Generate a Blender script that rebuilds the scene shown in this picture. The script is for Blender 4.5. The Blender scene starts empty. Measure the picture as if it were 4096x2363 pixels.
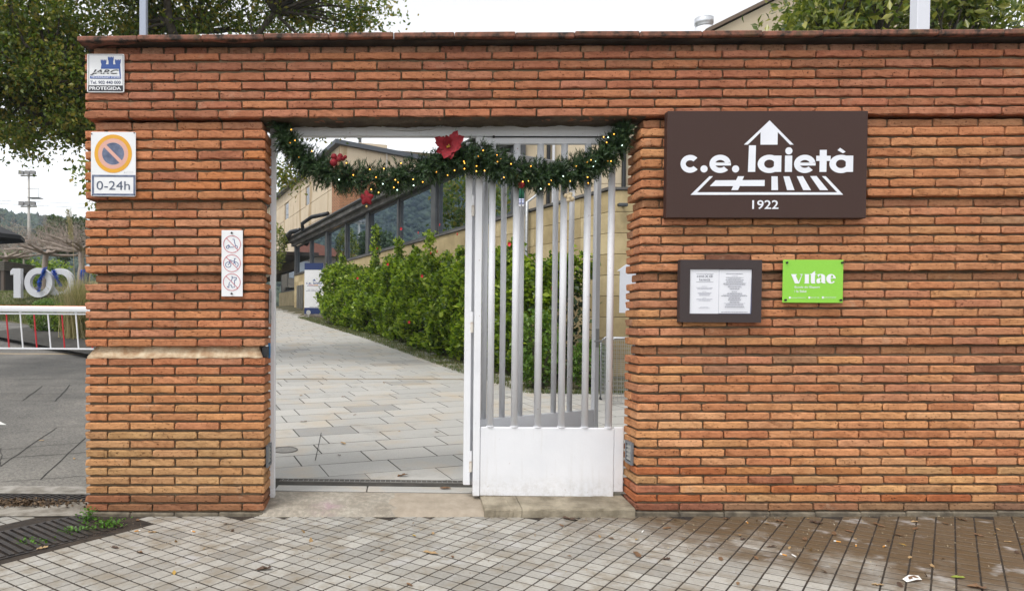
import bpy, math, random
import numpy as np
from mathutils import Vector, Matrix, Euler, noise
random.seed(7)
rng = np.random.default_rng(7)
SC = bpy.context.scene
COL = SC.collection
PI = math.pi

# ---------------------------------------------------------------- camera
cam = bpy.data.cameras.new('camera')
cam.sensor_fit = 'HORIZONTAL'
cam.sensor_width = 36.0
cam.lens = 2900.0 / 4096.0 * 36.0
cam.shift_x, cam.shift_y = 0.1231006, 0.0387901
cam.clip_start, cam.clip_end = 0.05, 5000.0
co = bpy.data.objects.new('camera', cam)
COL.objects.link(co)
_r = Vector((0.999753, 0.02110026, 0.00697946))
_u = Vector((-0.00745485, 0.0225356, 0.99971825))
_f = Vector((-0.02093703, 0.99952335, -0.02268733))
_m = Matrix((_r, _u, -_f)).transposed().to_4x4()
_m.translation = (2.13, -4.94, 1.34)
co.matrix_world = _m
SC.camera = co

# ---------------------------------------------------------------- sky, sun, exposure
SUN_EL, SUN_AZ = math.radians(60), math.radians(224)      # azimuth clockwise from +Y: behind the camera, a little to its left
world = bpy.data.worlds.new('World')
SC.world = world
world.use_nodes = True
wn, wl = world.node_tree.nodes, world.node_tree.links
wn.clear()
sky = wn.new('ShaderNodeTexSky')
sky.sky_type = 'NISHITA'
sky.sun_disc = False
sky.sun_elevation = SUN_EL
sky.sun_rotation = SUN_AZ
sky.air_density, sky.dust_density, sky.ozone_density = 1.0, 1.0, 1.0
hs = wn.new('ShaderNodeHueSaturation')                     # a white overcast sky
hs.inputs['Saturation'].default_value = 0.05
bg = wn.new('ShaderNodeBackground')
bg.inputs['Strength'].default_value = 0.15
wo = wn.new('ShaderNodeOutputWorld')
wl.new(sky.outputs[0], hs.inputs['Color'])
wl.new(hs.outputs[0], bg.inputs['Color'])
wl.new(bg.outputs[0], wo.inputs['Surface'])

sun = bpy.data.lights.new('sun', 'SUN')
sun.energy = 1.05
sun.angle = math.radians(16)
sun.color = (1.0, 0.965, 0.92)
so = bpy.data.objects.new('sun', sun)
COL.objects.link(so)
_sd = Vector((math.sin(SUN_AZ) * math.cos(SUN_EL), math.cos(SUN_AZ) * math.cos(SUN_EL), math.sin(SUN_EL)))
so.rotation_euler = _sd.to_track_quat('Z', 'Y').to_euler()
so.location = (0, -20, 30)

SC.view_settings.view_transform = 'Standard'
SC.view_settings.look = 'None'
SC.view_settings.exposure = 1.05
SC.view_settings.gamma = 1.0
SC.render.engine = 'CYCLES'
SC.cycles.max_bounces = 6
SC.cycles.diffuse_bounces = 3
SC.cycles.glossy_bounces = 3
SC.cycles.transparent_max_bounces = 8
SC.cycles.caustics_reflective = False
SC.cycles.caustics_refractive = False

# ---------------------------------------------------------------- helpers
MATS = {}

def nmat(name):
    m = bpy.data.materials.new(name)
    m.use_nodes = True
    nt = m.node_tree
    return m, nt.nodes, nt.links, nt.nodes['Principled BSDF']

def _noise(n, l, co, scale, detail=4, rough=0.6):
    t = n.new('ShaderNodeTexNoise')
    t.inputs['Scale'].default_value = scale
    t.inputs['Detail'].default_value = detail
    t.inputs['Roughness'].default_value = rough
    l.new(co, t.inputs['Vector'])
    return t.outputs['Fac']

def _ramp(n, l, fac, stops):
    r = n.new('ShaderNodeValToRGB')
    e = r.color_ramp.elements
    while len(e) < len(stops):
        e.new(0.5)
    for k, (p, c) in enumerate(stops):
        e[k].position = p
        e[k].color = (*c, 1.0) if len(c) == 3 else c
    l.new(fac, r.inputs['Fac'])
    return r.outputs['Color']

def _mix(n, l, fac, a, b, mode='MIX'):
    x = n.new('ShaderNodeMix')
    x.data_type = 'RGBA'
    x.blend_type = mode
    for sock, v in ((x.inputs[0], fac), (x.inputs[6], a), (x.inputs[7], b)):
        if isinstance(v, (int, float)):
            sock.default_value = v
        elif isinstance(v, tuple):
            sock.default_value = (*v, 1.0) if len(v) == 3 else v
        else:
            l.new(v, sock)
    return x.outputs[2]

def _bump(n, l, h, strength, dist, p, prev=None):
    b = n.new('ShaderNodeBump')
    b.inputs['Strength'].default_value = strength
    b.inputs['Distance'].default_value = dist
    l.new(h, b.inputs['Height'])
    if prev is not None:
        l.new(prev, b.inputs['Normal'])
    l.new(b.outputs[0], p.inputs['Normal'])
    return b.outputs[0]

def _coords(n, l, kind='Object'):
    return n.new('ShaderNodeTexCoord').outputs[kind]

def mat(name, c, rough=0.6, metal=0.0, c2=None, scale=8.0, lo=0.35, hi=0.65, bump=0.0, bscale=60.0, bdist=0.004, emit=0.0, spec=None, kind='Object', detail=5):
    """plain procedural material: two colours mottled by noise, fine relief by bump"""
    if name in MATS:
        return MATS[name]
    m, n, l, p = nmat(name)
    p.inputs['Roughness'].default_value = rough
    p.inputs['Metallic'].default_value = metal
    if spec is not None:
        p.inputs['Specular IOR Level'].default_value = spec
    if c2 is None:
        p.inputs['Base Color'].default_value = (*c, 1)
    if c2 is not None or bump:
        cc = _coords(n, l, kind)
    if c2 is not None:
        col = _ramp(n, l, _noise(n, l, cc, scale, detail), [(lo, c), (hi, c2)])
        l.new(col, p.inputs['Base Color'])
    if bump:
        _bump(n, l, _noise(n, l, cc, bscale, 5, 0.7), bump, bdist, p)
    if emit:
        p.inputs['Emission Color'].default_value = (*c, 1)
        p.inputs['Emission Strength'].default_value = emit
    MATS[name] = m
    return m

def leafmat(name, cols, trans=0.35, rough=0.45):
    """foliage: each leaf (an island) takes its own tone from the ramp"""
    if name in MATS:
        return MATS[name]
    m, n, l, p = nmat(name)
    g = n.new('ShaderNodeNewGeometry')
    col = _ramp(n, l, g.outputs['Random Per Island'], [(i / max(1, len(cols) - 1), c) for i, c in enumerate(cols)])
    l.new(col, p.inputs['Base Color'])
    p.inputs['Roughness'].default_value = rough
    t = n.new('ShaderNodeBsdfTranslucent')
    l.new(_mix(n, l, 1.0, col, (1.15, 1.25, 0.6), 'MULTIPLY'), t.inputs['Color'])
    mx = n.new('ShaderNodeMixShader')
    mx.inputs[0].default_value = trans
    l.new(p.outputs[0], mx.inputs[1])
    l.new(t.outputs[0], mx.inputs[2])
    l.new(mx.outputs[0], n['Material Output'].inputs['Surface'])
    MATS[name] = m
    return m

class MB:
    """collects faces; build() links them as one mesh object"""
    def __init__(s, origin=(0, 0, 0)):
        s.v, s.f, s.o, s.sm = [], [], origin, False
    def add(s, vs, fs):
        k = len(s.v)
        s.v += [tuple(v) for v in vs]
        s.f += [tuple(i + k for i in f) for f in fs]
    def box(s, x0, x1, y0, y1, z0, z1, fn=None):
        vs = [(x, y, z) for z in (z0, z1) for y in (y0, y1) for x in (x0, x1)]
        if fn:
            vs = [fn(*v) for v in vs]
        s.add(vs, [(0, 2, 3, 1), (4, 5, 7, 6), (0, 1, 5, 4), (2, 6, 7, 3), (0, 4, 6, 2), (1, 3, 7, 5)])
        return s
    def bbox(s, x0, x1, y0, y1, z0, z1, b=0.004):
        """box with chamfered edges"""
        vs, fs = chamfer_box((x0, y0, z0), (x1, y1, z1), b)
        s.add(vs, fs)
        return s
    def tube(s, pts, r, n=8, cap=True):
        pts = [Vector(p) for p in pts]
        rs = r if isinstance(r, (list, tuple)) else [r] * len(pts)
        vs, fs = [], []
        t0 = (pts[1] - pts[0]).normalized()
        a = t0.orthogonal().normalized()
        for i, p in enumerate(pts):
            t = (pts[min(i + 1, len(pts) - 1)] - pts[max(i - 1, 0)]).normalized()
            a = (a - t * a.dot(t))
            a = a.normalized() if a.length > 1e-6 else t.orthogonal().normalized()
            b = t.cross(a)
            for k in range(n):
                w = 2 * PI * k / n
                vs.append(p + (a * math.cos(w) + b * math.sin(w)) * rs[i])
        for i in range(len(pts) - 1):
            for k in range(n):
                q = (k + 1) % n
                fs.append((i * n + k, i * n + q, (i + 1) * n + q, (i + 1) * n + k))
        if cap:
            fs.append(tuple(reversed(range(n))))
            fs.append(tuple(range((len(pts) - 1) * n, len(pts) * n)))
        s.add(vs, fs)
        return s
    def cyl(s, p0, p1, r, n=16):
        return s.tube([p0, p1], r, n)
    def bar(s, p0, p1, w, h, up=(0, 0, 1)):
        """square bar from p0 to p1: w across, h along up"""
        p0, p1 = Vector(p0), Vector(p1)
        t = (p1 - p0).normalized()
        a = t.cross(Vector(up)).normalized() * (w / 2)
        b = a.cross(t).normalized() * (h / 2)
        vs = [p + sa * a + sb * b for p in (p0, p1) for sb in (-1, 1) for sa in (-1, 1)]
        s.add(vs, [(0, 1, 3, 2), (4, 6, 7, 5), (0, 4, 5, 1), (2, 3, 7, 6), (0, 2, 6, 4), (1, 5, 7, 3)])
        return s
    def ball(s, c, r, n=10, m=6, sq=(1, 1, 1)):
        vs, fs = [(c[0], c[1], c[2] + r * sq[2])], []
        for i in range(1, m):
            th = PI * i / m
            for k in range(n):
                w = 2 * PI * k / n
                vs.append((c[0] + r * sq[0] * math.sin(th) * math.cos(w), c[1] + r * sq[1] * math.sin(th) * math.sin(w), c[2] + r * sq[2] * math.cos(th)))
        vs.append((c[0], c[1], c[2] - r * sq[2]))
        for k in range(n):
            fs.append((0, 1 + k, 1 + (k + 1) % n))
        for i in range(m - 2):
            for k in range(n):
                q = (k + 1) % n
                fs.append((1 + i * n + k, 1 + (i + 1) * n + k, 1 + (i + 1) * n + q, 1 + i * n + q))
        L = len(vs) - 1
        for k in range(n):
            fs.append((L, 1 + (m - 2) * n + (k + 1) % n, 1 + (m - 2) * n + k))
        s.add(vs, fs)
        return s
    def prism(s, poly, y0, y1):
        """polygon in x,z extruded from y0 (front) to y1"""
        n = len(poly)
        vs = [(x, y0, z) for x, z in poly] + [(x, y1, z) for x, z in poly]
        s.add(vs, [tuple(range(n)), tuple(reversed(range(n, 2 * n)))] + [(i, i + n, (i + 1) % n + n, (i + 1) % n) for i in range(n)])
        return s
    def slab(s, poly, z0, z1):
        n = len(poly)
        vs = [(x, y, z0) for x, y in poly] + [(x, y, z1) for x, y in poly]
        s.add(vs, [tuple(reversed(range(n))), tuple(range(n, 2 * n))] + [(i, (i + 1) % n, (i + 1) % n + n, i + n) for i in range(n)])
        return s
    def build(s, name, m, parent=None, smooth=False):
        me = bpy.data.meshes.new(name)
        o = s.o
        me.from_pydata([(v[0] - o[0], v[1] - o[1], v[2] - o[2]) for v in s.v], [], s.f)
        me.validate()
        return link(name, me, m, parent, smooth)

def link(name, me, m, parent=None, smooth=False):
    if m is not None and not me.materials:
        me.materials.append(m)
    if smooth:
        me.polygons.foreach_set('use_smooth', [True] * len(me.polygons))
    ob = bpy.data.objects.new(name, me)
    COL.objects.link(ob)
    if parent is not None:
        ob.parent = parent
    return ob

def chamfer_box(lo, hi, b):
    vs, idx = [], {}
    x = (lo, hi)
    for c in range(8):
        bits = (c & 1, c >> 1 & 1, c >> 2 & 1)
        for ax in range(3):
            p = []
            for k in range(3):
                v = x[bits[k]][k]
                if k != ax:
                    v += b if bits[k] == 0 else -b
                p.append(v)
            idx[c, ax] = len(vs)
            vs.append(tuple(p))
    fs = []
    C = [(sum(lo[k] + hi[k] for k in (q,)) / 2) for q in range(3)]
    def face(ids):
        P = [Vector(vs[i]) for i in ids]
        nrm = (P[1] - P[0]).cross(P[2] - P[0])
        cen = sum(P, Vector()) / len(P)
        fs.append(tuple(ids) if nrm.dot(cen - Vector(C)) > 0 else tuple(reversed(ids)))
    for ax in range(3):
        o1, o2 = [k for k in range(3) if k != ax]
        for side in (0, 1):
            ring = []
            for a, bb in ((0, 0), (1, 0), (1, 1), (0, 1)):
                c = (side << ax) | (a << o1) | (bb << o2)
                ring.append(idx[c, ax])
            face(ring)
    for ax in range(3):          # edges parallel to ax
        o1, o2 = [k for k in range(3) if k != ax]
        for a in (0, 1):
            for bb in (0, 1):
                c0 = (a << o1) | (bb << o2)
                c1 = c0 | (1 << ax)
                face([idx[c0, o1], idx[c1, o1], idx[c1, o2], idx[c0, o2]])
    for c in range(8):
        face([idx[c, 0], idx[c, 1], idx[c, 2]])
    return vs, fs

def thing(name, label, cat, loc=(0, 0, 0), rz=0.0, group=None):
    o = bpy.data.objects.new(name, None)
    COL.objects.link(o)
    o.location = loc
    o.rotation_euler = (0, 0, rz)
    return tag(o, label, cat, group)

def tag(o, label, cat, group=None, kind=None):
    if label: o['label'] = label
    if cat: o['category'] = cat
    if group: o['group'] = group
    if kind: o['kind'] = kind
    return o

def struct(o, label=None):
    o['kind'] = 'structure'
    if label: o['label'] = label
    return o

def stuff(o):
    o['kind'] = 'stuff'
    return o

def copy_thing(o, loc=None, rot=None, label=None):
    c = o.copy()
    COL.objects.link(c)
    for ch in o.children:
        d = ch.copy()
        COL.objects.link(d)
        d.parent = c
        for g in ch.children:
            e = g.copy()
            COL.objects.link(e)
            e.parent = d
    if loc is not None: c.location = loc
    if rot is not None: c.rotation_euler = rot
    if label: c['label'] = label
    return c

def text_poly(body, x0, x1, z0, z1, y, m, parent, bold=0.0, shear=0.0, name='lettering'):
    """flat lettering fitted into the box x0..x1, z0..z1 on the plane y, facing -Y"""
    cu = bpy.data.curves.new(name, 'FONT')
    cu.body = body
    cu.offset = bold
    cu.shear = shear
    cu.resolution_u = 3
    tmp = bpy.data.objects.new(name, cu)
    COL.objects.link(tmp)
    bpy.context.view_layer.update()
    me = bpy.data.meshes.new_from_object(tmp.evaluated_get(bpy.context.evaluated_depsgraph_get()))
    bpy.data.objects.remove(tmp)
    n = len(me.vertices)
    a = np.empty(n * 3, 'f')
    me.vertices.foreach_get('co', a)
    a = a.reshape(-1, 3)
    mn, mxx = a.min(0), a.max(0)
    b = np.empty_like(a)
    b[:, 0] = x0 + (a[:, 0] - mn[0]) / (mxx[0] - mn[0]) * (x1 - x0)
    b[:, 2] = z0 + (a[:, 1] - mn[1]) / (mxx[1] - mn[1]) * (z1 - z0)
    b[:, 1] = y
    me.vertices.foreach_set('co', b.ravel())
    me.update()
    me.materials.clear()
    return link(name, me, m, parent)

class Flat:
    """flat print on a board: polygons in the board's own x,z at a small step y in front of it; fn maps drawing units to metres"""
    def __init__(s, fn, y):
        s.v, s.f, s.fn, s.y = [], [], fn, y
    def poly(s, pts, step=True):
        k = len(s.v)
        if step: s.y -= 0.00006          # each shape a hair in front of the last
        for p in pts:
            x, z = s.fn(*p)
            s.v.append((x, s.y, z))
        s.f.append(tuple(range(k, k + len(pts))))
        return s
    def rect(s, x0, y0, x1, y1):
        return s.poly([(x0, y0), (x1, y0), (x1, y1), (x0, y1)])
    def ring(s, cx, cy, r0x, r0y, r1x, r1y, a0=0, a1=360, n=40, dx=0, dy=0):
        s.y -= 0.00006
        for i in range(n):
            t0 = math.radians(a0 + (a1 - a0) * i / n)
            t1 = math.radians(a0 + (a1 - a0) * (i + 1) / n)
            s.poly([(cx + dx + r0x * math.cos(t0), cy + dy - r0y * math.sin(t0)), (cx + r1x * math.cos(t0), cy - r1y * math.sin(t0)),
                    (cx + r1x * math.cos(t1), cy - r1y * math.sin(t1)), (cx + dx + r0x * math.cos(t1), cy + dy - r0y * math.sin(t1))], False)
        return s
    def disc(s, cx, cy, r, n=40):
        return s.poly([(cx + r * math.cos(2 * PI * i / n), cy + r * math.sin(2 * PI * i / n)) for i in range(n)])
    def stroke(s, pts, w):
        for (xa, ya), (xb, yb) in zip(pts, pts[1:]):
            d = math.hypot(xb - xa, yb - ya) or 1
            nx, ny = -(yb - ya) / d * w / 2, (xb - xa) / d * w / 2
            ex, ey = (xb - xa) / d * w * 0.25, (yb - ya) / d * w * 0.25
            s.poly([(xa - ex + nx, ya - ey + ny), (xb + ex + nx, yb + ey + ny), (xb + ex - nx, yb + ey - ny), (xa - ex - nx, ya - ey - ny)])
        return s
    def frame(s, x0, y0, x1, y1, w):
        s.rect(x0, y0, x1, y0 + w).rect(x0, y1 - w, x1, y1).rect(x0, y0 + w, x0 + w, y1 - w).rect(x1 - w, y0 + w, x1, y1 - w)
        return s
    def build(s, name, m, parent):
        me = bpy.data.meshes.new(name)
        me.from_pydata(s.v, [], s.f)
        # every face looks towards -Y
        for p in me.polygons:
            if p.normal.y > 0:
                p.flip()
        me.validate()
        return link(name, me, m, parent)

def leaves_mesh(name, centers, normals_up=0.3, size=0.06, aspect=0.55, jitter=0.35, fold=0.25, dirs=None, dirw=0.0):
    """one folded, pointed two-triangle leaf per centre"""
    c = np.asarray(centers, 'f')
    n = len(c)
    ax = rng.normal(size=(n, 3)).astype('f')
    if dirs is not None:
        ax = ax * (1 - dirw) + np.asarray(dirs, 'f') * dirw * 1.7
    ax /= np.linalg.norm(ax, axis=1, keepdims=True)
    up = rng.normal(size=(n, 3)).astype('f')
    up[:, 2] += normals_up * 3
    side = np.cross(ax, up)
    side /= np.linalg.norm(side, axis=1, keepdims=True) + 1e-9
    nrm = np.cross(side, ax)
    sz = size * (1 + jitter * rng.uniform(-1, 1, (n, 1))).astype('f')
    base = c - ax * sz * 0.5
    tip = c + ax * sz * 0.5
    mid = c - ax * sz * 0.02 + nrm * sz * fold * 0.6
    lft = mid + side * sz * aspect * 0.5 - nrm * sz * fold * 0.2
    rgt = mid - side * sz * aspect * 0.5 - nrm * sz * fold * 0.2
    v = np.stack([base, lft, tip, rgt], 1).reshape(-1, 3)
    k = np.arange(n)[:, None] * 4
    f = np.concatenate([k + np.array([0, 2, 1]), k + np.array([0, 3, 2])], 1).reshape(-1, 3)
    return arr_mesh(name, v, f)

def arr_mesh(name, v, f):
    me = bpy.data.meshes.new(name)
    v = np.asarray(v, 'f')
    f = np.asarray(f, 'i')
    q = f.shape[1]
    me.vertices.add(len(v))
    me.vertices.foreach_set('co', v.ravel())
    me.loops.add(f.size)
    me.loops.foreach_set('vertex_index', f.ravel())
    me.polygons.add(len(f))
    me.polygons.foreach_set('loop_start', np.arange(0, f.size, q, dtype='i'))
    me.polygons.foreach_set('loop_total', np.full(len(f), q, 'i'))
    me.update(calc_edges=True)
    return me

def blades_mesh(name, roots, height, width, lean=0.4, jitter=0.4):
    """grass: one tapering bent blade per root"""
    c = np.asarray(roots, 'f')
    n = len(c)
    a = rng.uniform(0, 2 * PI, n)
    h = (height * (1 + jitter * rng.uniform(-1, 1, n)))[:, None]
    d = np.stack([np.cos(a), np.sin(a), np.zeros(n)], 1) * (lean * rng.uniform(0.1, 1, n))[:, None]
    s = np.stack([-np.sin(a), np.cos(a), np.zeros(n)], 1) * width / 2
    z = np.array([0, 0, 1.0])
    p1 = c + (z * 0.55 + d * 0.35) * h
    p2 = c + (z * (1 - 0.25 * np.linalg.norm(d, axis=1))[:, None] + d) * h
    v = np.stack([c - s, c + s, p1 + s * 0.7, p1 - s * 0.7, p2], 1).reshape(-1, 3)
    k = np.arange(n)[:, None] * 5
    f = np.concatenate([k + np.array([0, 1, 2]), k + np.array([0, 2, 3]), k + np.array([3, 2, 4])], 1).reshape(-1, 3)
    return arr_mesh(name, v, f)

def zt(x, y, z):
    """the masonry is laid slightly out of level, following the street"""
    return (x, y, z + (0.0135 - 0.0029 * z) * (x - 0.33))

def zg(x):            # pavement height along the wall
    return -0.037 + 0.0128 * x

def zp(y):            # the walk inside the gate climbs gently
    return 0.06 + 0.06 * (y - 0.3)

# ================================================================ materials of the masonry
def brick_material():
    m, n, l, p = nmat('brick')
    oi = n.new('ShaderNodeObjectInfo')
    ge = n.new('ShaderNodeNewGeometry')
    tc = _coords(n, l, 'Object')
    off = n.new('ShaderNodeVectorMath'); off.operation = 'MULTIPLY_ADD'
    cmb = n.new('ShaderNodeCombineXYZ')
    for k, mul in enumerate((91.0, 57.0, 33.0)):
        mm = n.new('ShaderNodeMath'); mm.operation = 'MULTIPLY'; mm.inputs[1].default_value = mul
        l.new(oi.outputs['Random'], mm.inputs[0]); l.new(mm.outputs[0], cmb.inputs[k])
    off.inputs[1].default_value = (1, 1, 1)
    l.new(tc, off.inputs[0]); l.new(cmb.outputs[0], off.inputs[2])
    v = off.outputs[0]
    base = oi.outputs['Color']
    isl = _ramp(n, l, ge.outputs['Random Per Island'], [(0, (0.86, 0.84, 0.82)), (0.5, (1, 1, 1)), (1, (1.1, 1.1, 1.06))])
    base = _mix(n, l, 1.0, base, isl, 'MULTIPLY')
    # broad tone drift within a brick, pale lime bloom, dark fire marks
    drift = _ramp(n, l, _noise(n, l, v, 7, 3), [(0.28, (0.76, 0.70, 0.66)), (0.5, (1, 1, 1)), (0.74, (1.12, 1.14, 1.14))])
    base = _mix(n, l, 0.9, base, drift, 'MULTIPLY')
    sx = n.new('ShaderNodeMapping'); sx.inputs['Scale'].default_value = (30, 30, 90)
    l.new(v, sx.inputs['Vector'])
    streak = _ramp(n, l, _noise(n, l, sx.outputs[0], 1.0, 6, 0.75), [(0.30, (0.58, 0.54, 0.52)), (0.5, (1, 1, 1)), (0.7, (1.2, 1.21, 1.22))])
    base = _mix(n, l, 0.9, base, streak, 'MULTIPLY')
    bloom = _ramp(n, l, _noise(n, l, v, 5.5, 6, 0.7), [(0.60, (0, 0, 0)), (0.78, (0.5, 0.5, 0.5))])
    base = _mix(n, l, bloom, base, (0.50, 0.36, 0.25))
    # little pits
    pv = n.new('ShaderNodeMapping'); pv.inputs['Scale'].default_value = (60, 60, 110)
    l.new(v, pv.inputs['Vector'])
    pitn = _noise(n, l, pv.outputs[0], 1.0, 2, 0.5)
    pit = _ramp(n, l, pitn, [(0.295, (0, 0, 0)), (0.36, (1, 1, 1))])
    base = _mix(n, l, 1.0, base, _mix(n, l, pit, (0.36, 0.32, 0.30), (1, 1, 1)), 'MULTIPLY')
    l.new(base, p.inputs['Base Color'])
    p.inputs['Roughness'].default_value = 0.88
    p.inputs['Specular IOR Level'].default_value = 0.25
    b1 = _bump(n, l, pit, 0.8, 0.004, p)
    b2 = _bump(n, l, _noise(n, l, v, 55, 6, 0.75), 0.75, 0.006, p, b1)
    MATS['brick'] = m
    return m

BRICK = brick_material()

def mortar_material():
    m, n, l, p = nmat('mortar')
    tc = _coords(n, l)
    a = _ramp(n, l, _noise(n, l, tc, 3.0, 6), [(0.3, (0.105, 0.074, 0.043)), (0.55, (0.168, 0.122, 0.073)), (0.8, (0.235, 0.178, 0.11))])
    l.new(a, p.inputs['Base Color'])
    p.inputs['Roughness'].default_value = 0.95
    _bump(n, l, _noise(n, l, tc, 90, 6, 0.75), 0.9, 0.008, p)
    MATS['mortar'] = m
    return m

MORTAR = mortar_material()
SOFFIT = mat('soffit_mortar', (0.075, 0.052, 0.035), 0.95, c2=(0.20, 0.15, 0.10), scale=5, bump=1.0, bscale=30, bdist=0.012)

# brick colours: deep orange-red high up, orange in the middle, sandy low down
def brick_colour(row, zone):
    RED = (0.355, 0.143, 0.080); ORA = (0.43, 0.182, 0.088); PAL = (0.50, 0.245, 0.115); SAN = (0.415, 0.238, 0.115); BRO = (0.30, 0.12, 0.06); DRK = (0.19, 0.085, 0.05); PNK = (0.42, 0.195, 0.11); DUL = (0.31, 0.165, 0.095)
    r = random.random()
    if zone == 'head':
        c = [RED, RED, (0.37, 0.15, 0.085), (0.40, 0.165, 0.085), (0.385, 0.165, 0.10), (0.34, 0.145, 0.085), RED][int(r * 7)]
        if row >= 50: c = [(0.30, 0.155, 0.095), (0.27, 0.12, 0.075), (0.34, 0.185, 0.12)][int(r * 3)]
    elif zone == 'pier':
        if row <= 2: c = [(0.24, 0.115, 0.06), (0.27, 0.115, 0.06), (0.20, 0.10, 0.055)][int(r * 3)]
        elif row <= 9: c = [SAN, SAN, (0.42, 0.222, 0.105), (0.41, 0.235, 0.115)][int(r * 4)]
        elif row <= 15: c = [ORA, (0.45, 0.205, 0.10), (0.45, 0.21, 0.095), (0.46, 0.225, 0.105)][int(r * 4)]
        elif row <= 34: c = [ORA, ORA, PNK, (0.42, 0.17, 0.08), (0.38, 0.155, 0.08)][int(r * 5)]
        else: c = [ORA, RED, ORA, (0.43, 0.17, 0.07)][int(r * 4)]
    else:
        if row <= 1: c = [(0.26, 0.15, 0.085), (0.22, 0.13, 0.08), (0.30, 0.15, 0.08), (0.24, 0.10, 0.06)][int(r * 4)]
        elif row <= 5: c = [RED, (0.36, 0.125, 0.05), SAN, (0.55, 0.30, 0.14), ORA, (0.42, 0.19, 0.075), (0.50, 0.26, 0.12)][int(r * 7)]
        elif row <= 12: c = [PAL, PAL, (0.50, 0.235, 0.11), ORA, (0.52, 0.27, 0.14)][int(r * 5)]
        elif row <= 24: c = [PAL, (0.45, 0.215, 0.115), ORA, (0.44, 0.205, 0.108), (0.42, 0.19, 0.105)][int(r * 5)]
        else: c = [(0.47, 0.225, 0.11), ORA, (0.46, 0.215, 0.105), (0.45, 0.205, 0.098), (0.44, 0.20, 0.105)][int(r * 5)]
        if row > 12 and random.random() < 0.03: c = DUL
        if row > 6 and random.random() < 0.012: c = DRK
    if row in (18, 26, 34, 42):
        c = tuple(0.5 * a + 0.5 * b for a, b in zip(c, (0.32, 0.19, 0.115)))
    g = random.uniform(0.92, 1.08)
    return (c[0] * g * 1.02, c[1] * g * random.uniform(0.96, 1.04) * 0.99, c[2] * g * 0.95, 1.0)

# brick meshes: 8-sided rings along the length, corners knocked about
def brick_mesh(L, D, H, seed):
    rr = random.Random(seed)
    st = [0.0, 0.007, L * 0.17, L * 0.35, L * 0.52, L * 0.70, L * 0.86, L - 0.007, L]
    b = 0.0068
    prof = [(b, 0), (D - b, 0), (D, b), (D, H - b), (D - b, H), (b, H), (0, H - b), (0, b)]     # (y, z)
    vs, fs = [], []
    for i, x in enumerate(st):
        end = i in (0, len(st) - 1)
        for (y, z) in prof:
            if end:
                y = min(max(y, 0.005), D - 0.005); z = min(max(z, 0.005), H - 0.005)
            jy = rr.uniform(-0.0016, 0.0022) if y < D / 2 else 0
            jz = rr.uniform(-0.0013, 0.0010)
            if rr.random() < 0.10 and y < D / 2:      # a chipped arris
                jy += rr.uniform(0.003, 0.007); jz += (0.0028 if z < H / 2 else -0.0028)
            vs.append((x - L / 2 + (rr.uniform(-0.002, 0.002) if end else rr.uniform(-0.012, 0.012)), y + jy, z - H / 2 + jz))
    k = len(prof)
    for i in range(len(st) - 1):
        for j in range(k):
            q = (j + 1) % k
            fs.append((i * k + j, (i + 1) * k + j, (i + 1) * k + q, i * k + q))
    fs.append(tuple(range(k)))
    fs.append(tuple(reversed(range((len(st) - 1) * k, len(st) * k))))
    me = bpy.data.meshes.new('brick')
    me.from_pydata(vs, [], fs)
    me.materials.append(BRICK)
    return me

BH = 0.0480
BM = {}
def get_brick(kind, L, D):
    key = (kind, random.randrange(9 if kind == 'full' else 5))
    if key not in BM:
        BM[key] = (brick_mesh(L, D, BH, hash(key[1]) * 31 + len(kind)), L, D)
    return BM[key]

ROWZ = [0.026, 0.085, 0.148, 0.211, 0.274, 0.337, 0.399, 0.463, 0.524, 0.589, 0.651, 0.712, 0.775, 0.841, 0.905, 0.97, 1.034, 1.098, 1.163, 1.228, 1.291, 1.355, 1.418, 1.482,
        1.543, 1.604, 1.668, 1.731, 1.791, 1.853, 1.916, 1.980, 2.042, 2.107, 2.172, 2.237, 2.302, 2.374, 2.444, 2.515, 2.584, 2.652, 2.722, 2.783, 2.847, 2.910, 2.975, 3.044, 3.109, 3.161]
RECESS = (18, 26, 34, 42, 50)
REC = 0.047

def put_brick(parent, x0, x1, row, yf, zone, along='x', depth=0.14, joinlist=None):
    """x0..x1 on the face, front face at yf; along='y' is a brick laid across the wall"""
    w = x1 - x0
    if along == 'x':
        kind, L, D = ('full', 0.293, 0.14) if w > 0.2 else ('half', 0.142, 0.14)
        me, ml, md = get_brick(kind, L, D)
    else:
        kind, L, D = ('cross', 0.142, 0.292)
        me, ml, md = get_brick(kind, L, D)
    z = ROWZ[row - 1]
    xc = (x0 + x1) / 2
    zz = zt(xc, 0, z)[2]
    nxt = ROWZ[row] if row < 50 else z + 0.06
    prv = ROWZ[row - 2] if row > 1 else z - 0.062
    pitch = (nxt - prv) / 2
    o = bpy.data.objects.new('brick', me)
    COL.objects.link(o)
    o.parent = parent
    o.location = (xc, yf + random.uniform(-0.0025, 0.0025), zz + random.uniform(-0.0007, 0.0007))
    o.scale = (w / ml, depth / md, min(1.12, pitch / 0.0625) if row != 50 else 1.06)
    t = 0.0135 - 0.0029 * z
    o.rotation_euler = (random.uniform(-0.005, 0.005), -t + random.uniform(-0.0014, 0.0014), random.uniform(-0.004, 0.004))
    o.color = brick_colour(row, zone)
    return o

J = 0.012
pier = thing('brick_pier', 'free end pier of orange brick between the driveway and the gateway', 'brick pier', (0, 0, 0))
wall = thing('brick_wall', 'long orange brick wall carrying the large brown sign beside the gateway', 'brick wall', (0, 0, 0))
head = thing('brick_lintel', 'red brick band with tile coping running over the gateway and along the wall top', 'lintel', (0, 0, 0))

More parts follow.
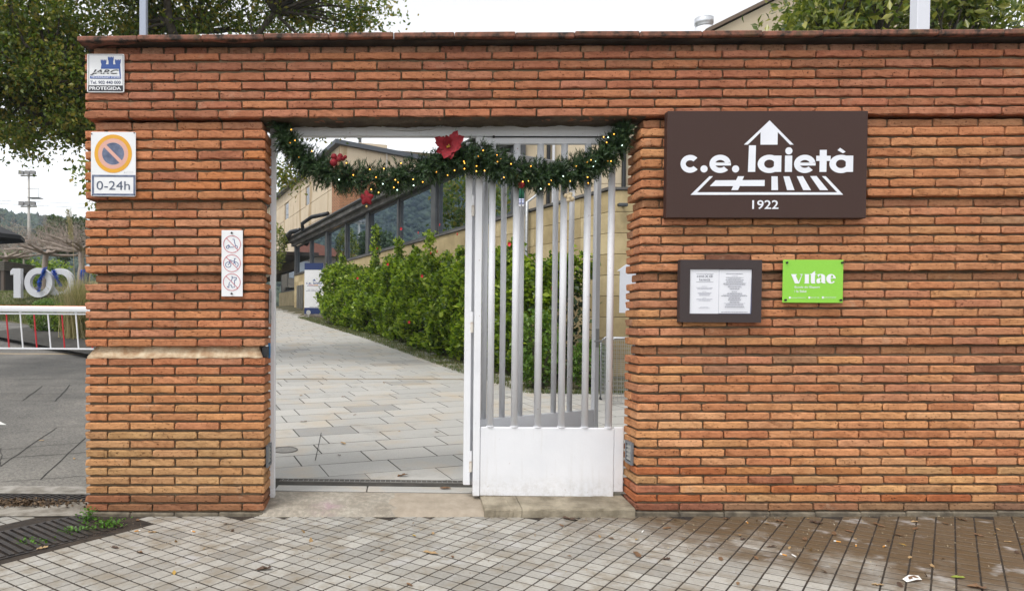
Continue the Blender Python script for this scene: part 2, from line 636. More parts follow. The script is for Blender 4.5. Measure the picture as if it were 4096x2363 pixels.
# ---- pier
PX0, PX1 = -0.040, 1.195
for row in range(1, 43):
    if row == 18:
        continue
    rec = row in RECESS
    x0, x1 = (PX0 + 0.05, PX1 - 0.028) if rec else (PX0, PX1)
    yf = REC if rec else 0.0
    half = row % 2 == 1
    p = (PX1 - PX0 + J) / 4
    cuts = [PX0 + p * k for k in range(5)] if not half else [PX0, PX0 + p / 2] + [PX0 + p / 2 + p * k for k in (1, 2, 3)] + [PX1 + J]
    for i, (a, b) in enumerate(zip(cuts, cuts[1:])):
        a2, b2 = max(a, x0), min(b - J, x1)
        edge = i == 0 or i == len(cuts) - 2
        if half and edge:
            put_brick(pier, a2, b2, row, yf, 'pier', 'y', 0.287 - yf * 1.6)
        else:
            put_brick(pier, a2, b2, row, yf, 'pier')
            if edge:       # the brick behind it, seen in the reveal
                if i == 0: put_brick(pier, x0, x0 + 0.142, row, 0.152, 'pier', 'x', 0.135 - yf)
                else: put_brick(pier, x1 - 0.142, x1, row, 0.152, 'pier', 'x', 0.135 - yf)

def slabs(x0, x1, rows, parent, yb=0.287, insl=0.021, insr=0.021, recl=0.06, recr=0.04):
    """bedding mortar: a core, and thicker lifts behind every run of flush courses"""
    mb = MB()
    mb.box(x0 + recl, x1 - recr, REC + 0.013, yb - 0.03, -0.12, ROWZ[rows[-1] - 1] + 0.024, zt)
    run = []
    for r in rows + [None]:
        if r is None or r in RECESS:
            if run:
                za, zb = ROWZ[run[0] - 1] - 0.024, ROWZ[run[-1] - 1] + 0.024
                if run[0] == 1: za = -0.12
                mb.box(x0 + insl, x1 - insr, 0.0235, yb - 0.013, za, zb, zt)
            run = []
        else:
            run.append(r)
    return mb.build('mortar', MORTAR, parent)
slabs(PX0, PX1, list(range(1, 43)), pier)
# the rendered sloping ledge low on the pier
LEDGE = mat('ledge_render', (0.36, 0.22, 0.12), 0.9, c2=(0.60, 0.49, 0.34), scale=13, bump=0.9, bscale=45, bdist=0.012, detail=8)
mb = MB()
N = 24
zb0, zb1 = 1.060, 1.141
prof = [(-0.001, zb0 - 0.002), (-0.001, zb0 + 0.008), (0.012, zb0 + 0.022), (0.034, zb0 + 0.052), (0.0475, zb1)]
vs, fs = [], []
for i in range(N + 1):
    t = i / N
    for (y, z) in prof:
        x = PX0 + 0.012 + y * 1.02 + (PX1 - PX0 - 0.024 - y * 1.8) * t
        vs.append(zt(x, y + random.uniform(-0.003, 0.003), z + random.uniform(-0.003, 0.002)))
k = len(prof)
for i in range(N):
    for j in range(k - 1):
        fs.append((i * k + j, (i + 1) * k + j, (i + 1) * k + j + 1, i * k + j + 1))
fs.append(tuple(reversed(range(k)))); fs.append(tuple(range(N * k, N * k + k)))
mb.add(vs, fs)
mb.build('rendered_ledge', LEDGE, pier, True)
# grey footing course
FOOT = mat('footing', (0.075, 0.062, 0.045), 0.92, c2=(0.19, 0.16, 0.115), scale=11, bump=0.8, bscale=35, bdist=0.01)
def footing(x0, x1, parent, yb=0.27):
    mb = MB()
    n = int((x1 - x0) / 0.3)
    for i in range(n):
        a, b = x0 + (x1 - x0) * i / n, x0 + (x1 - x0) * (i + 1) / n - 0.002
        mb.bbox(a, b, -0.006 + random.uniform(-0.006, 0.004), yb, -0.14, zt(a, 0, 0.0)[2] - 0.002 + random.uniform(-0.006, 0.0), 0.008)
    return mb.build('footing_course', FOOT, parent)
footing(PX0 + 0.004, PX1 - 0.004, pier)

# ---- wall to the right of the gateway
WX0, WX1 = 3.735, 9.2
P = 0.3015
hidden = lambda x0, x1, z: (x0 > 3.90 and x1 < 5.18 and 2.03 < z < 2.70) or (x0 > 4.0 and x1 < 4.52 and 1.36 < z < 1.72) or (x0 > 4.69 and x1 < 5.06 and 1.49 < z < 1.73)
rest = []
for row in range(1, 43):
    rec = row in RECESS
    x0 = WX0 + 0.03 if rec else WX0
    yf = REC if rec else 0.0
    half = row % 2 == 0
    x = WX0
    cuts = [WX0]
    if half: cuts.append(WX0 + P / 2)
    drift = random.uniform(-0.012, 0.012)
    while cuts[-1] < WX1:
        cuts.append(cuts[-1] + P)
    for i, (a, b) in enumerate(zip(cuts, cuts[1:])):
        a2 = max(a, x0) + (drift if i > 1 else 0)
        b2 = b - J + (drift if i > 0 else 0)
        if i == 0 and half:
            put_brick(wall, a2, b2, row, yf, 'wall', 'y', 0.287 - yf * 1.6)
        elif (a2 < 6.42 and not hidden(a2, b2, ROWZ[row - 1])):
            put_brick(wall, a2, b2, row, yf, 'wall')
        else:
            rest.append((a2, b2, row, yf))
        if i == 0 and not half:
            put_brick(wall, x0, x0 + 0.142, row, 0.152, 'wall', 'x', 0.135 - yf)
# bricks behind the signs and beyond the frame, joined
vs, fs = [], []
src = [brick_mesh(0.293, 0.14, BH, 100 + k) for k in range(4)]
for (a, b, row, yf) in rest:
    me = random.choice(src)
    k = len(vs)
    z = zt((a + b) / 2, 0, ROWZ[row - 1])[2]
    for v in me.vertices:
        vs.append((v.co.x * (b - a) / 0.293 + (a + b) / 2, v.co.y + yf, v.co.z + z))
    fs += [tuple(i + k for i in p.vertices) for p in me.polygons]
me = bpy.data.meshes.new('brickwork')
me.from_pydata(vs, [], fs)
o = link('brickwork', me, BRICK, wall)
o.color = (0.46, 0.20, 0.095, 1)
stuff(o)
slabs(WX0, WX1 + 0.2, list(range(1, 43)), wall)
footing(WX0 - 0.008, WX1, wall)

# ---- band over the gateway
for row in range(43, 51):
    rec = row == 50
    yf = 0.036 if rec else 0.0
    if rec:
        x = PX0 + 0.045
        while x < 7.5:
            w = 0.142 + random.uniform(-0.012, 0.012)
            put_brick(head, x, x + w, row, yf, 'head', 'x', 0.14)
            x += w + J + 0.004
        continue
    p = 0.3085
    x = PX0
    first = True
    if row % 2 == 0:
        put_brick(head, PX0, PX0 + p / 2 - J, row, 0.0, 'head', 'y', 0.287)
        x = PX0 + p / 2
    else:
        put_brick(head, PX0, PX0 + 0.142, row, 0.152, 'head', 'x', 0.135)
    while x < 7.6:
        w = p - J + random.uniform(-0.004, 0.004)
        put_brick(head, x, x + w, row, yf, 'head')
        x += w + J
mb = MB()
mb.box(PX0 + 0.016, WX1 + 0.2, 0.0225, 0.275, 2.700, 3.1335, zt)
mb.box(PX0 + 0.055, WX1 + 0.2, 0.05, 0.265, 3.13, 3.196, zt)
mb.build('mortar', MORTAR, head)
mb = MB()
mb.box(7.95, WX1 + 0.19, 0.0, 0.28, 2.702, 3.135, zt)
o = mb.build('brickwork', BRICK, head); o.color = (0.42, 0.155, 0.072, 1); stuff(o)
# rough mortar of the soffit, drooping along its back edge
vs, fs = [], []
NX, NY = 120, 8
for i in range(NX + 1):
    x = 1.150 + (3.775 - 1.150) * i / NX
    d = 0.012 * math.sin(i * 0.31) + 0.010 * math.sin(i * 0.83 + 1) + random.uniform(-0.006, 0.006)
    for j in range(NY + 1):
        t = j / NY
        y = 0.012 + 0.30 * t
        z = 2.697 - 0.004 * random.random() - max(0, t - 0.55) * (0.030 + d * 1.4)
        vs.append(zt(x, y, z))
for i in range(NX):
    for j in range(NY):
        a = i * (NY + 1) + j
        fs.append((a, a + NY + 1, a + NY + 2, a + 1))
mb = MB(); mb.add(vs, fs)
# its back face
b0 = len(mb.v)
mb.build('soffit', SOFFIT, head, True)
# coping of flat clay tiles, dark with lichen
def coping_material():
    m, n, l, p = nmat('coping_tile')
    tc = _coords(n, l)
    oi = n.new('ShaderNodeObjectInfo')
    ad = n.new('ShaderNodeVectorMath'); ad.operation = 'ADD'
    cm = n.new('ShaderNodeCombineXYZ'); mu = n.new('ShaderNodeMath'); mu.operation = 'MULTIPLY'; mu.inputs[1].default_value = 40
    l.new(oi.outputs['Random'], mu.inputs[0]); l.new(mu.outputs[0], cm.inputs[0]); l.new(tc, ad.inputs[0]); l.new(cm.outputs[0], ad.inputs[1])
    a = _ramp(n, l, _noise(n, l, ad.outputs[0], 9, 6, 0.7), [(0.40, (0.022, 0.019, 0.016)), (0.47, (0.13, 0.065, 0.045)), (0.58, (0.27, 0.11, 0.07)), (0.8, (0.33, 0.15, 0.10))])
    gr = _ramp(n, l, _noise(n, l, ad.outputs[0], 4, 4), [(0.55, (0, 0, 0)), (0.7, (0.6, 0.6, 0.6))])
    a = _mix(n, l, gr, a, (0.10, 0.095, 0.045))
    l.new(a, p.inputs['Base Color'])
    p.inputs['Roughness'].default_value = 0.9
    _bump(n, l, _noise(n, l, ad.outputs[0], 40, 6, 0.75), 0.8, 0.006, p)
    return m
COPING = coping_material()
x = -0.060
ctiles = [MB().bbox(-0.2, 0.2, 0, 0.52, -0.0175, 0.0175, 0.006).build('coping_tile', COPING).data]
bpy.data.objects.remove(bpy.data.objects['coping_tile'])
while x < WX1:
    w = random.uniform(0.37, 0.44)
    o = link('coping_tile', ctiles[0], COPING, head)
    o.scale = ((w - 0.003) / 0.4, 1, 1)
    o.location = (x + w / 2, -0.085 + random.uniform(-0.008, 0.008), zt(x + w / 2, 0, 3.2035)[2] + random.uniform(-0.004, 0.004) + (0.012 * min(1, x / 1.5) if x > 0 else 0))
    o.rotation_euler = (random.uniform(-0.01, 0.01), -0.0045 + random.uniform(-0.006, 0.006), random.uniform(-0.006, 0.006))
    x += w
# grimy bedding under the tiles, the coping's shade put into its dark colour
SHADED_GRIME = mat('shaded_grimy_bedding', (0.016, 0.013, 0.011), 0.95, c2=(0.06, 0.045, 0.035), scale=6, bump=0.7, bscale=40, bdist=0.008)
mb = MB()
n = 90
prof = [(0.030, 3.188), (-0.005, 3.189), (-0.045, 3.192), (-0.050, 3.200), (0.30, 3.200), (0.30, 3.188)]
vs, fs = [], []
for i in range(n + 1):
    x = -0.06 + (WX1 + 0.06) * i / n
    for (y, z) in prof:
        vs.append(zt(x, y + random.uniform(-0.006, 0.006), z - 0.002 + random.uniform(-0.003, 0.002)))
k = len(prof)
for i in range(n):
    for j in range(k):
        fs.append((i * k + j, i * k + (j + 1) % k, (i + 1) * k + (j + 1) % k, (i + 1) * k + j))
fs.append(tuple(range(k)))
mb.add(vs, fs)
mb.build('coping_bed', SHADED_GRIME, head, True)

# ================================================================ ground
def wet_tile_material():
    """grey cement tile: own tone per tile, damp brown staining over the stretch by the wall"""
    m, n, l, p = nmat('pavement_tile')
    oi = n.new('ShaderNodeObjectInfo')
    ge = n.new('ShaderNodeNewGeometry')
    pos = ge.outputs['Position']
    tone = _ramp(n, l, oi.outputs['Random'], [(0, (0.275, 0.262, 0.236)), (0.5, (0.345, 0.330, 0.298)), (1, (0.41, 0.394, 0.358))])
    isl = _ramp(n, l, ge.outputs['Random Per Island'], [(0, (0.9, 0.9, 0.9)), (1, (1.08, 1.08, 1.08))])
    tone = _mix(n, l, 1.0, tone, isl, 'MULTIPLY')
    gr = _ramp(n, l, _noise(n, l, pos, 60, 5, 0.7), [(0.3, (0.80, 0.79, 0.77)), (0.6, (1.04, 1.04, 1.04))])
    tone = _mix(n, l, 1.0, tone, gr, 'MULTIPLY')
    # stains: soft blotches everywhere
    bl = _ramp(n, l, _noise(n, l, pos, 5.5, 5, 0.65), [(0.48, (0, 0, 0)), (0.66, (0.85, 0.85, 0.85))])
    tone = _mix(n, l, bl, tone, (0.235, 0.20, 0.15))
    # damp dirt gathers on the right, near the wall
    sep = n.new('ShaderNodeSeparateXYZ'); l.new(pos, sep.inputs[0])
    def math_(op, a, b=None):
        q = n.new('ShaderNodeMath'); q.operation = op
        for s_, v_ in ((q.inputs[0], a), (q.inputs[1], b)):
            if v_ is None: continue
            if isinstance(v_, (int, float)): s_.default_value = v_
            else: l.new(v_, s_)
        return q.outputs[0]
    nz = math_('MULTIPLY', math_('SUBTRACT', _noise(n, l, pos, 2.6, 6, 0.7), 0.5), 4.2)
    d = math_('ADD', math_('ADD', math_('MULTIPLY', math_('SUBTRACT', sep.outputs['X'], 3.40), 1.05), math_('MULTIPLY', math_('ADD', sep.outputs['Y'], 0.45), 1.15)), nz)
    damp = _ramp(n, l, d, [(0.0, (0, 0, 0)), (0.45, (0.5, 0.5, 0.5)), (1.0, (0.9, 0.9, 0.9))])
    tone = _mix(n, l, damp, tone, (0.098, 0.063, 0.029))
    # dry pale patches inside the damp stretch
    dry = _ramp(n, l, _noise(n, l, pos, 4.0, 4, 0.6), [(0.60, (0, 0, 0)), (0.70, (0.75, 0.75, 0.75))])
    tone = _mix(n, l, dry, tone, (0.42, 0.41, 0.40))
    l.new(tone, p.inputs['Base Color'])
    rr = n.new('ShaderNodeMapRange'); l.new(damp, rr.inputs['Value'])
    rr.inputs['To Min'].default_value = 0.62; rr.inputs['To Max'].default_value = 0.50
    l.new(rr.outputs[0], p.inputs['Roughness'])
    p.inputs['Specular IOR Level'].default_value = 0.28
    _bump(n, l, _noise(n, l, pos, 160, 5, 0.7), 0.5, 0.002, p)
    MATS['pavement_tile'] = m
    return m
TILE = wet_tile_material()
GROUT = mat('pavement_joint', (0.014, 0.010, 0.007), 1.0, c2=(0.045, 0.032, 0.021), scale=14, bump=0.8, bscale=120, bdist=0.004)

# a broad sheet out to the horizon, well below everything
struct(MB().slab([(-590, -55), (290, -55), (290, 630), (-590, 630)], -1.0, -0.6).build('ground', mat('far_ground', (0.07, 0.075, 0.04), 0.95, c2=(0.11, 0.10, 0.06), scale=0.05)))
# pavement base sheet
mb = MB()
def quad(mb, pts):
    k = len(mb.v); mb.v += pts; mb.f.append(tuple(range(k, k + len(pts))))
quad(mb, [(-14, -7, zg(-14) - 0.0021), (14, -7, zg(14) - 0.0021), (14, 0.34, zg(14) - 0.0021), (-14, 0.34, zg(-14) - 0.0021)])
sidewalk = struct(mb.build('pavement', GROUT))

A = math.radians(36.7)
d1 = Vector((math.sin(A), math.cos(A), 0)); d2 = Vector((math.cos(A), -math.sin(A), 0))
def tile_mesh(seed, sx_=0.1915, sy_=0.1880, t=0.0022):
    """square cement tile with four pads divided by a cross groove; edges a little worn"""
    rr = random.Random(seed)
    vs, fs = [], []
    gx, gy = 0.0040, 0.0058
    hx, hy = sx_ / 2, sy_ / 2
    for sx in (-1, 1):
        for sy in (-1, 1):
            x0, x1 = (gx, hx) if sx > 0 else (-hx, -gx)
            y0, y1 = (gy, hy) if sy > 0 else (-hy, -gy)
            b = 0.0016
            k = len(vs)
            j = lambda: rr.uniform(-0.0015, 0.0015)
            zj = rr.uniform(-0.0003, 0.0003)
            vs += [(x0, y0, -t), (x1, y0, -t), (x1, y1, -t), (x0, y1, -t)]
            vs += [(x0 + b + j(), y0 + b + j(), zj), (x1 - b + j(), y0 + b + j(), zj), (x1 - b + j(), y1 - b + j(), zj), (x0 + b + j(), y1 - b + j(), zj)]
            fs += [(k + 4, k + 5, k + 6, k + 7)] + [(k + i, k + (i + 1) % 4, k + 4 + (i + 1) % 4, k + 4 + i) for i in range(4)]
    me = bpy.data.meshes.new('tile')
    me.from_pydata(vs, [], fs)
    me.materials.append(TILE)
    return me
tmesh = [tile_mesh(k) for k in range(8)]
# the drain grating in the pavement keeps the tiles off
GR = [Vector((-0.38, -0.50, 0)), Vector((-0.11, 0.06, 0)), Vector((0.36, -0.255, 0)), Vector((-0.06, -1.05, 0))]
gax = (d1 * 1.0)
GC0 = Vector((0.36, -0.255, 0))           # near right corner; runs back along -d1, width along -d2
GW = 0.55
def in_grate(p, pad=0.0):
    q = p - GC0
    a, b = q.dot(d1), q.dot(d2)
    return a < 0.02 + pad and a > -2.4 and -GW - pad < b < pad
cells = []
for i in range(-40, 40):
    for j in range(-40, 40):
        c = d1 * (0.1995 * i + 0.05) + d2 * (0.1995 * j + 0.02)
        if -0.2 - 0.9 < c.x < 6.75 and -1.62 < c.y < 0.03 and not in_grate(c, 0.09):
            # only what the picture can show: the strip narrows towards the viewer
            if c.x < 0.35 - (c.y + 1.5) * 0.62 - 0.25 or c.x > 5.15 + (c.y + 1.5) * 0.85 + 0.22: continue
            if c.y > -0.04 and (c.x < -0.25): continue
            cells.append(c)
near = []
for c in cells:
    o = link('tile', random.choice(tmesh), TILE, sidewalk)
    o.location = (c.x, c.y, zg(c.x) + random.uniform(-0.0004, 0.0004))
    o.rotation_mode = 'QUATERNION'
    o.rotation_quaternion = Euler((random.uniform(-0.002, 0.002), -0.0128 + random.uniform(-0.002, 0.002), 0)).to_quaternion() @ Euler((0, 0, -A + PI * random.randrange(2) + random.uniform(-0.008, 0.008))).to_quaternion()
print('tiles', len(cells))
# the rest of the pavement outside the picture, joined
used = {(round(c.x, 3), round(c.y, 3)) for c in cells}
vs, fs = [], []
for i in range(-60, 60):
    for j in range(-60, 60):
        c = d1 * (0.1995 * i + 0.05) + d2 * (0.1995 * j + 0.02)
        if -4.5 < c.x < 9 and -3.4 < c.y < -0.02 and (round(c.x, 3), round(c.y, 3)) not in used and not in_grate(c, 0.09):
            k = len(vs)
            for sx in (0, 1):
                for sy in (0, 1):
                    p0 = c + d1 * (0.002 + 0.0995 * sx - 0.0995) + d2 * (0.002 + 0.0995 * sy - 0.0995)
                    k = len(vs)
                    for (a, b) in ((0, 0), (0.094, 0), (0.094, 0.094), (0, 0.094)):
                        q = p0 + d1 * a + d2 * b
                        vs.append((q.x, q.y, zg(q.x) - 0.0005))
                    fs.append((k, k + 3, k + 2, k + 1))
me = bpy.data.meshes.new('tiles'); me.from_pydata(vs, [], fs)
stuff(link('tiles', me, TILE, sidewalk))

# iron drain grating set in the pavement
IRON = mat('cast_iron', (0.030, 0.026, 0.026), 0.5, 0.5, c2=(0.075, 0.06, 0.05), scale=18, bump=0.4, bscale=80, bdist=0.002)
gz = zg(0.1)
dr = thing('drain_grate', 'wide black iron drain grating in the tiled pavement with weeds growing through', 'drain grate', (GC0.x, GC0.y, gz), 0)
Lg = 2.1
def P2(a, b, z=0.0):      # a back along -d1, b across -d2, from the near corner
    v = -d1 * a - d2 * b
    return (v.x, v.y, z)
mb = MB()
mb.bar(P2(0, 0.011, -0.010), P2(Lg, 0.011, -0.010), 0.022, 0.022)
mb.bar(P2(0, GW - 0.011, -0.010), P2(Lg, GW - 0.011, -0.010), 0.022, 0.022)
mb.bar(P2(0.011, 0.023, -0.010), P2(0.011, GW - 0.023, -0.010), 0.022, 0.0215)
mb.build('frame', IRON, dr)
mb = MB()
mb.add([P2(0.0, 0, -0.0105 + 0.0045), P2(Lg, 0, -0.006), P2(Lg, GW, -0.006), P2(0, GW, -0.006)], [])
mb = MB(); quad(mb, [P2(0.02, 0.02, -0.0085), P2(Lg, 0.02, -0.0085), P2(Lg, GW - 0.02, -0.0085), P2(0.02, GW - 0.02, -0.0085)])
mb.build('pit', mat('drain_pit', (0.012, 0.010, 0.009), 1.0), dr)
a = 0.045
while a < Lg - 0.03:
    w = 0.030
    MB().bar(P2(a, 0.024, -0.0005), P2(a - 0.03, GW - 0.024, -0.0005), w, 0.014).build('bar', IRON, dr)
    a += 0.0535
# concrete apron between the grating and the driveway channel
CONC = mat('apron_concrete', (0.12, 0.10, 0.075), 0.9, c2=(0.30, 0.275, 0.235), scale=7, bump=0.8, bscale=45, bdist=0.008)
vs, fs = [], []
NXa, NYa = 30, 10
for i in range(NXa + 1):
    for j in range(NYa + 1):
        x = -6.0 + 5.98 * i / NXa; y = -0.02 + 0.40 * j / NYa
        vs.append((x, y, zg(x) + 0.004 + random.uniform(0, 0.004)))
for i in range(NXa):
    for j in range(NYa):
        q = i * (NYa + 1) + j
        fs.append((q, q + NYa + 1, q + NYa + 2, q + 1))
mb = MB(); mb.add(vs, fs); struct(mb.build('concrete_apron', CONC, None, True))
# slotted channel across the driveway
ch = thing('drain_channel', 'narrow slotted drain channel across the foot of the driveway', 'drain', (-0.25, 0.46, -0.03))
cg = MB(); quad(cg, [(-5.6, -0.075, -0.004), (0.20, -0.075, -0.004), (0.20, 0.075, -0.004), (-5.6, 0.075, -0.004)]); cg.build('pit', MATS['drain_pit'], ch)
mb = MB(); mb.box(-5.6, 0.2, -0.09, -0.075, -0.03, 0.006).box(-5.6, 0.2, 0.075, 0.09, -0.03, 0.006); mb.build('frame', IRON, ch)
x = -1.6
while x < 0.16:
    MB().bar((x, -0.073, 0.001), (x + 0.085, 0.073, 0.001), 0.020, 0.008).build('bar', IRON, ch)
    x += 0.058
# dirt and dead leaves packed by the channel
DIRT = mat('packed_dirt', (0.035, 0.024, 0.016), 1.0, c2=(0.10, 0.07, 0.04), scale=30, bump=1.0, bscale=80, bdist=0.01)

# asphalt driveway climbing behind the barrier
def asphalt_material():
    m, n, l, p = nmat('asphalt')
    tc = _coords(n, l)
    a = _ramp(n, l, _noise(n, l, tc, 0.8, 6, 0.6), [(0.3, (0.085, 0.080, 0.073)), (0.5, (0.135, 0.128, 0.117)), (0.72, (0.20, 0.185, 0.165))])
    sp = _ramp(n, l, _noise(n, l, tc, 42, 5, 0.85), [(0.33, (0.35, 0.35, 0.35)), (0.52, (1, 1, 1)), (0.68, (2.0, 1.95, 1.85))])
    a = _mix(n, l, 1.0, a, sp, 'MULTIPLY')
    # coarser, paler chippings near the street
    sep = n.new('ShaderNodeSeparateXYZ'); l.new(tc, sep.inputs[0])
    rg = _ramp(n, l, sep.outputs['Y'], [(0.0, (0, 0, 0)), (1.0, (1, 1, 1))])
    r = n.new('ShaderNodeMapRange'); l.new(sep.outputs['Y'], r.inputs['Value'])
    r.inputs['From Min'].default_value = 3.0; r.inputs['From Max'].default_value = 0.6
    ch_ = _ramp(n, l, _noise(n, l, tc, 38, 4, 0.8), [(0.42, (0.13, 0.122, 0.105)), (0.56, (0.29, 0.27, 0.235))])
    a = _mix(n, l, r.outputs[0], a, _mix(n, l, 0.6, a, ch_))
    l.new(a, p.inputs['Base Color'])
    p.inputs['Roughness'].default_value = 0.85
    _bump(n, l, _noise(n, l, tc, 110, 4, 0.8), 0.9, 0.006, p)
    return m
ASPH = asphalt_material()
def zr(y):
    return -0.028 + 0.06 * (y - 0.54)
edge = [(-0.03, 0.55), (-0.03, 7.0), (-1.5, 9.2), (-3.6, 10.6), (-5.2, 11.6), (-8.0, 16.0), (-9.9, 18.4), (-12.5, 20.9), (-22, 26), (-30, 26), (-30, 0.55)]
mb = MB()
mb.add([(x, y, zr(y)) for x, y in edge], [tuple(range(len(edge)))])
drive = struct(mb.build('driveway', ASPH))
# sealed saw cuts and cracks in the asphalt
CRK = mat('crack_filler', (0.022, 0.020, 0.018), 0.9)
def strip(pts, w, name, m, parent, lift=0.004, zf=zr):
    mb = MB()
    P_ = [Vector((x, y, 0)) for x, y in pts]
    for a, b in zip(P_, P_[1:]):
        t = (b - a).normalized(); s = Vector((-t.y, t.x, 0)) * w / 2
        quad(mb, [(q.x, q.y, zf(q.y) + lift) for q in (a + s, a - s, b - s, b + s)])
    return mb.build(name, m, parent)
def wob(a, b, n=7, j=0.012):
    return [(a[0] + (b[0] - a[0]) * i / n + (random.uniform(-j, j) if 0 < i < n else 0), a[1] + (b[1] - a[1]) * i / n + (random.uniform(-j, j) if 0 < i < n else 0)) for i in range(n + 1)]
for a, b, w in (((-4.27, 6.48), (-2.95, 6.65), 0.03), ((-3.98, 5.96), (-2.89, 5.85), 0.015), ((-3.52, 5.15), (-2.53, 5.14), 0.015), ((-3.21, 4.59), (-2.46, 4.6), 0.015), ((-2.91, 4.61), (-3.26, 5.83), 0.03),
                ((-2.45, 4.56), (-2.91, 5.97), 0.035), ((-1.38, 1.33), (-1.65, 2.93), 0.02), ((-0.83, 0.94), (-1.12, 2.45), 0.02), ((-1.7, 2.95), (-1.36, 3.01), 0.012), ((-1.72, 1.93), (-1.03, 2.26), 0.018),
                ((-1.53, 1.59), (-0.86, 1.86), 0.02), ((-1.12, 0.86), (-0.51, 1.06), 0.014), ((-1.75, 2.0), (-1.38, 1.33), 0.012)):
    strip(wob(a, b), w * 0.48, 'crack', CRK, drive)
strip(wob((-9, 10.14), (-4.0, 10.16), 12, 0.02), 0.16, 'ochre_line', mat('worn_ochre_paint', (0.30, 0.22, 0.13), 0.8, c2=(0.40, 0.31, 0.20), scale=6), drive)
mb = MB(); quad(mb, [(-2.62, 3.40, zr(3.40) + 0.005), (-2.98, 3.02, zr(3.02) + 0.005), (-2.27, 3.05, zr(3.05) + 0.005)])
quad(mb, [(-2.72, 3.0, zr(3.0) + 0.005), (-2.72, 1.6, zr(1.6) + 0.005), (-2.58, 1.6, zr(1.6) + 0.005), (-2.56, 3.0, zr(3.0) + 0.005)])
mb.build('arrow_marking', mat('road_paint', (0.70, 0.70, 0.68), 0.7, c2=(0.55, 0.55, 0.52), scale=20), drive)
# concrete edge strip of the driveway, at the channel
mb = MB()
quad(mb, [(-6, 0.55, zr(0.55) + 0.006), (-0.05, 0.55, zr(0.55) + 0.006), (-0.05, 0.76, zr(0.76) + 0.006), (-6, 0.70, zr(0.70) + 0.006)])
mb.build('edge_strip', mat('pale_concrete', (0.15, 0.135, 0.11), 0.9, c2=(0.31, 0.29, 0.26), scale=9, bump=0.6, bscale=60, bdist=0.005), drive)
# dirt beside the pier
vs, fs = [(-0.55, 0.34, zg(-0.5) + 0.012)], []
for i in range(22):
    w = 2 * PI * i / 22
    r_ = random.uniform(0.75, 1.1)
    vs.append((-0.62 + 0.33 * r_ * math.cos(w), 0.31 + 0.065 * r_ * math.sin(w), zg(-0.5) + 0.009))
fs = [(0, 1 + i, 1 + (i + 1) % 22) for i in range(22)]
mb = MB(); mb.add(vs, fs); stuff(mb.build('dirt', DIRT))

# threshold: a worn concrete ramp under the open gate
def threshold_material():
    m, n, l, p = nmat('threshold_concrete')
    tc = _coords(n, l)
    a = _ramp(n, l, _noise(n, l, tc, 3.2, 6, 0.65), [(0.3, (0.235, 0.205, 0.165)), (0.7, (0.36, 0.335, 0.29))])
    fl = _ramp(n, l, _noise(n, l, tc, 22, 6, 0.8), [(0.45, (0.82, 0.8, 0.77)), (0.62, (1.22, 1.2, 1.16))])
    a = _mix(n, l, 1.0, a, fl, 'MULTIPLY')
    # patch of newer, browner mortar
    sep = n.new('ShaderNodeSeparateXYZ'); l.new(tc, sep.inputs[0])
    nz = n.new('ShaderNodeMath'); nz.operation = 'MULTIPLY_ADD'; nz.inputs[1].default_value = 0.25
    l.new(_noise(n, l, tc, 6, 4), nz.inputs[0]); l.new(sep.outputs['X'], nz.inputs[2])
    st = n.new('ShaderNodeMath'); st.operation = 'GREATER_THAN'; st.inputs[1].default_value = 2.22
    l.new(nz.outputs[0], st.inputs[0])
    a = _mix(n, l, st.outputs[0], a, _ramp(n, l, _noise(n, l, tc, 14, 5), [(0.3, (0.27, 0.225, 0.17)), (0.7, (0.36, 0.305, 0.24))]))
    # spilt pink paint
    vm = n.new('ShaderNodeVectorMath'); vm.operation = 'DISTANCE'; vm.inputs[1].default_value = (1.62, 0.10, 0.0)
    l.new(tc, vm.inputs[0])
    pk = _ramp(n, l, vm.outputs['Value'], [(0.03, (0.35, 0.35, 0.35)), (0.15, (0, 0, 0))])
    a = _mix(n, l, _mix(n, l, 1.0, pk, _ramp(n, l, _noise(n, l, tc, 9, 4), [(0.4, (0, 0, 0)), (0.6, (1, 1, 1))]), 'MULTIPLY'), a, (0.40, 0.20, 0.31))
    l.new(a, p.inputs['Base Color'])
    p.inputs['Roughness'].default_value = 0.85
    _bump(n, l, _noise(n, l, tc, 18, 7, 0.75), 0.7, 0.012, p)
    return m
THR = threshold_material()
vs, fs = [], []
NXa, NYa = 60, 12
for i in range(NXa + 1):
    x = 1.165 + (2.706 - 1.165) * i / NXa
    for j in range(NYa + 1):
        t = j / NYa
        y = -0.035 + 0.405 * t + (random.uniform(-0.008, 0.008) if j == 0 else 0)
        z0_, z1_ = zg(x) + 0.018, zp(0.37) - 0.002
        z = z0_ + (z1_ - z0_) * t ** 0.8
        if j == 0: z = zg(x) - 0.02
        if j == 1: z = zg(x) + 0.014 + random.uniform(-0.004, 0.003)
        if 1.3 < x < 2.0 and j in (1, 2, 3): z -= 0.006 * (0.5 + 0.5 * math.sin(x * 23)) * (4 - j) / 3     # broken edge
        vs.append((x, y, z))
for i in range(NXa):
    for j in range(NYa):
        q = i * (NYa + 1) + j
        fs.append((q, q + NYa + 1, q + NYa + 2, q + 1))
mb = MB(); mb.add(vs, fs); struct(mb.build('threshold', THR, None, True))
